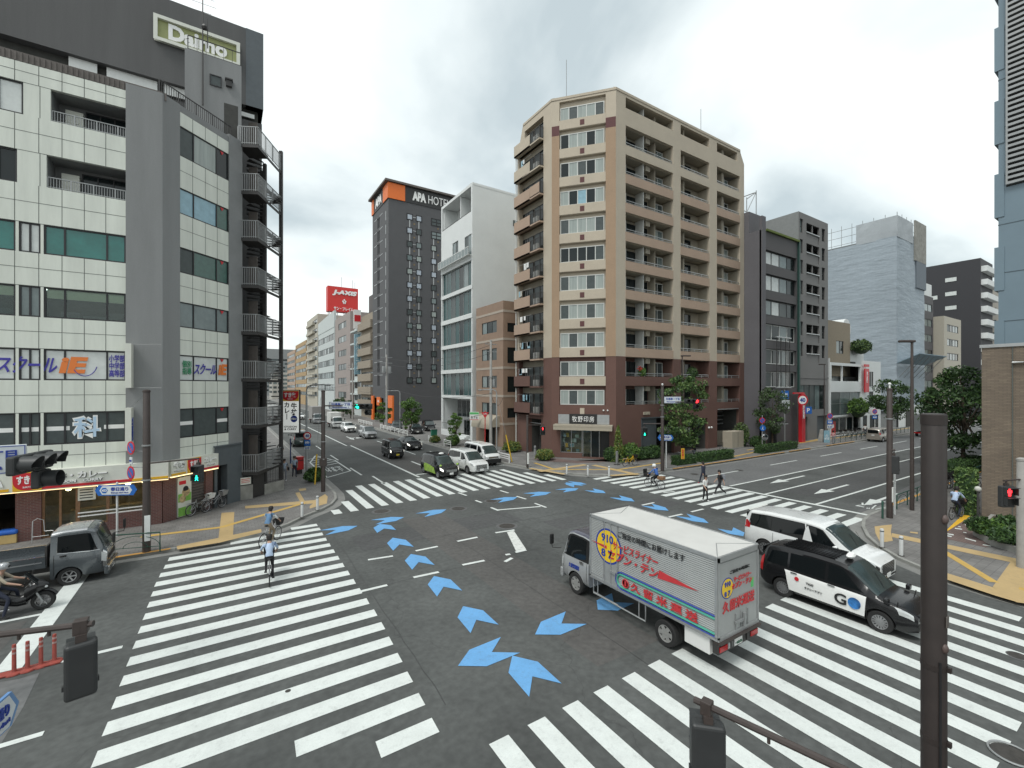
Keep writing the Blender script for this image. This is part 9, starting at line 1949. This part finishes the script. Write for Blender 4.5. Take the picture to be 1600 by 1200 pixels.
for i, (u, v, h) in enumerate(((548,650,4),(536,650,4.5),(526,652,4))): tree('bushy tree %s along the far right kerb' % ('nearest','second','third')[i], at(u,24.5), h, .8, 1.8, ('leaf_dark','leaf_mid'), 16, 40, .25, 20+i, group='far kerb trees')
for i, (x, h) in enumerate(((70,8.5),(88,9),(108,9.5))): tree(('right pavement tree behind the large dark one','farther right pavement tree along the avenue','farthest right pavement tree along the avenue')[i], Vector((x,11.6,.14)), h, 2.2, 2.8, ('leaf_dark','leaf_mid'), 40, 60, .22, 30+i)
shrub('pale green pointed conifer beside the seal shop', G(966,722,.14), (.62,.62,1.75), ('leaf_yellow','leaf_bright','leaf_light'), 900, .09, 1, cone=True, name='conifer', cat='conifer')
shrub('dark leafy bush left of the yellow bicycle', G(961,721,.14)+Vector((0,.3,0)), (1.0,.7,.75), ('leaf_dark','leaf_mid'), 700, .11, 2); shrub('bright leafy bush behind the yellow bicycle', G(985,720,.14), (1.1,.7,.95), ('leaf_mid','leaf_bright'), 800, .11, 3); shrub('dark leafy bush at the garage corner', G(1003,718,.14), (.8,.6,.7), ('leaf_dark','leaf_mid'), 500, .1, 4)
shrub('rounded yellow green azalea right of the bicycle room', G(851,719,.14), (.95,.7,.62), ('leaf_yellow','leaf_light'), 800, .09, 5); shrub('rounded yellow green azalea left of the bicycle room', G(800,706,.14), (1.1,.8,.65), ('leaf_yellow','leaf_light'), 800, .1, 6)
shrub('scrubby bush at the foot of the yellow wire guard', G(492,752,.14), (.7,.6,.6), ('leaf_mid','leaf_dark'), 500, .12, 7)
shrub('low bush by the green notice cabinet', at(676,23.0)+Vector((0,-.8,0)), (.7,.6,.5), ('leaf_mid','leaf_yellow'), 400, .1, 8); shrub('bush below the leafy sapling', at(707,23.6), (.9,.8,.7), ('leaf_mid','leaf_light'), 500, .11, 9)
shrub('tall feathery shrub beside the utility cabinet', Vector((52.6,30.6,.14)), (.95,.8,1.6), ('leaf_grey','leaf_light'), 900, .12, 10); shrub('dark low shrub between the beige and charcoal blocks', Vector((54.3,29.6,.14)), (1.2,.7,.7), ('leaf_dark','leaf_mid'), 700, .1, 11); shrub('dark shrub under the far street name sign', Vector((36.4,30.3,.14)), (1.3,.7,.75), ('leaf_dark','leaf_mid'), 700, .1, 12)
shrub('leafy balcony tree on the white shop canopy', Vector((80.5,28.6,3.0)), (2.6,1.0,1.5), ('leaf_mid','leaf_bright'), 900, .16, 13) ; shrub('roof terrace shrub on the tan house annex', Vector((88.3,31,13.0)), (2.6,1.2,1.2), ('leaf_dark','leaf_light'), 800, .18, 14)
shrub('red flowered potted plant on a first balcony', Vector((36.6,31.9,8.4)), (.5,.3,.5), ('leaf_bright','leaf_mid'), 300, .09, 15); shrub('fern like potted plant on the middle first balcony', Vector((45,31.9,8.4)), (.9,.35,.65), ('leaf_mid','leaf_grey'), 400, .12, 16)
mb = MB(); leaves(mb, (0,0,.0), (.35,.2,.25), 60, .08, random.Random(5), 1, [1]); t = thing('red_blossom', 'cluster of red blossom on the first balcony plant', 'flowers', (36.1,31.75,9.2), 0); mb.ob('petals', MATS['red_paint'], t)
hedge('clipped hedge under the narrow street tree', (38.2,26.3,.14), (43.2,26.3,.14), .9, .85, seed=1); hedge('short clipped hedge by the far signal pole', (34.8,26.6,.14), (37.4,26.4,.14), .8, .8, seed=2); hedge('clipped hedge at the kerb before the charcoal block', (48.6,26.4,.14), (56.4,26.4,.14), .9, .8, seed=3)
hedge('trimmed hedge under the large right hand tree', (50,11.2,.14), (57,11.2,.14), 1.4, 1.0, seed=4)
t = hedge('tall clipped green wall of climbing plant on the tan tiled building', (34.9,7.35,.14), (36.3,7.6,.14), .8, 2.5, ('leaf_mid','leaf_light'), seed=5, size=.1, dens=260); t['category'] = 'climbing plant'
# planter in front of the tan building
t = thing('planter', 'low stone edged planter bed in front of the tan tiled building', 'planter', (32.5,5.2,.14), 0)
pl_ = [G(1520,836,.14), G(1548,852,.14), G(1580,862,.14), G(1640,885,.14), Vector((36,2.5,.14)), Vector((35,6.4,.14))]
mb = MB(); mb.prism([(p.x,p.y) for p in pl_], .1, .42); mb.ob('stone_edge', MATS['concrete'], t, I); mb = MB(); cx_ = sum((p for p in pl_), Vector())/6; mb.prism([((p.x-cx_.x)*.88+cx_.x,(p.y-cx_.y)*.88+cx_.y) for p in pl_], .4, .46); mb.ob('soil', MATS['bark'], t, I)
for i, (u, v, r, ms) in enumerate(((1545,834,(.55,.5,.36),('leaf_bright','leaf_mid')),(1532,832,(.45,.45,.4),('leaf_mid','leaf_dark')),(1568,846,(.6,.5,.3),('leaf_dark','leaf_mid')),(1588,846,(.4,.4,.38),('leaf_dark','leaf_light')),(1575,834,(.5,.5,.45),('leaf_dark','leaf_mid')))):
    shrub(('bright leafy shrub at the planter corner','dark shrub at the left tip of the planter','low dark shrub in the middle of the planter','spiky shrub by the grey signal post','taller dark shrub against the tan tiled wall')[i], G(u,v,.45), r, ms, 450, .1, 40+i)
w = bpy.data.worlds.new('World'); SC.world = w; w.use_nodes = True
nt = w.node_tree; N = nt.nodes; L = nt.links
for n in list(N): N.remove(n)
out = N.new('ShaderNodeOutputWorld')
sky = N.new('ShaderNodeTexSky'); sky.sky_type = 'NISHITA'; sky.sun_disc = False
SUN_EL, SUN_AZ = math.radians(58), math.radians(250)
sky.sun_elevation = SUN_EL; sky.sun_rotation = SUN_AZ; sky.air_density = 1.5; sky.dust_density = 2
b1 = N.new('ShaderNodeBackground'); b1.inputs['Strength'].default_value = .1; L.new(sky.outputs[0], b1.inputs['Color'])
tc = N.new('ShaderNodeTexCoord'); sp = N.new('ShaderNodeSeparateXYZ'); L.new(tc.outputs['Generated'], sp.inputs[0])
az = N.new('ShaderNodeMath'); az.operation = 'MAXIMUM'; az.inputs[1].default_value = 0; L.new(sp.outputs['Z'], az.inputs[0])
ad = N.new('ShaderNodeMath'); ad.operation = 'ADD'; ad.inputs[1].default_value = .35; L.new(az.outputs[0], ad.inputs[0])
dv = [N.new('ShaderNodeMath') for _ in range(2)]
for d, k in zip(dv, 'XY'): d.operation = 'DIVIDE'; L.new(sp.outputs[k], d.inputs[0]); L.new(ad.outputs[0], d.inputs[1])
cb = N.new('ShaderNodeCombineXYZ'); L.new(dv[0].outputs[0], cb.inputs[0]); L.new(dv[1].outputs[0], cb.inputs[1])
no = N.new('ShaderNodeTexNoise'); no.inputs['Scale'].default_value = 1.5; no.inputs['Detail'].default_value = 7; no.inputs['Roughness'].default_value = .48; no.inputs['Distortion'].default_value = .25
mp = N.new('ShaderNodeMapping'); mp.inputs['Location'].default_value = (3.1, 1.7, 0); L.new(cb.outputs[0], mp.inputs['Vector']); L.new(mp.outputs[0], no.inputs['Vector'])
cr = N.new('ShaderNodeValToRGB'); e = cr.color_ramp.elements
e[0].position = .34; e[0].color = (.46,.53,.55,1); e[1].position = .58; e[1].color = (.9,.94,.925,1)
m_ = e.new(.46); m_.color = (.73,.79,.79,1)
L.new(no.outputs['Fac'], cr.inputs['Fac'])
b2 = N.new('ShaderNodeBackground'); b2.inputs['Strength'].default_value = 1.0; L.new(cr.outputs[0], b2.inputs['Color'])
mx = N.new('ShaderNodeMixShader'); mx.inputs['Fac'].default_value = .88; L.new(b1.outputs[0], mx.inputs[1]); L.new(b2.outputs[0], mx.inputs[2])
L.new(mx.outputs[0], out.inputs['Surface'])
sl = bpy.data.lights.new('sun', 'SUN'); sl.energy = 1.4; sl.angle = math.radians(18); sl.color = (1, .99, .95)
so = bpy.data.objects.new('sun', sl); COL.objects.link(so)
sd = Vector((math.sin(SUN_AZ)*math.cos(SUN_EL), math.cos(SUN_AZ)*math.cos(SUN_EL), math.sin(SUN_EL)))
so.rotation_euler = sd.to_track_quat('Z', 'Y').to_euler(); so.location = (0,0,80)
cam = bpy.data.cameras.new('camera'); co = bpy.data.objects.new('camera', cam); COL.objects.link(co)
cam.sensor_width = 36; cam.lens = F/1600*36; cam.shift_y = 5/1600; cam.clip_end = 5000; cam.clip_start = .05
co.location = (0, 0, H0); co.rotation_euler = (PI/2, 0, -math.atan2(SA, CA))
SC.camera = co
vs = SC.view_settings; vs.view_transform = 'Standard'; vs.look = 'None'; vs.exposure = .45; vs.gamma = 1
SC.cycles.max_bounces = 6; SC.cycles.transparent_max_bounces = 12; SC.cycles.use_denoising = True
SC.cycles.caustics_reflective = False; SC.cycles.caustics_refractive = False
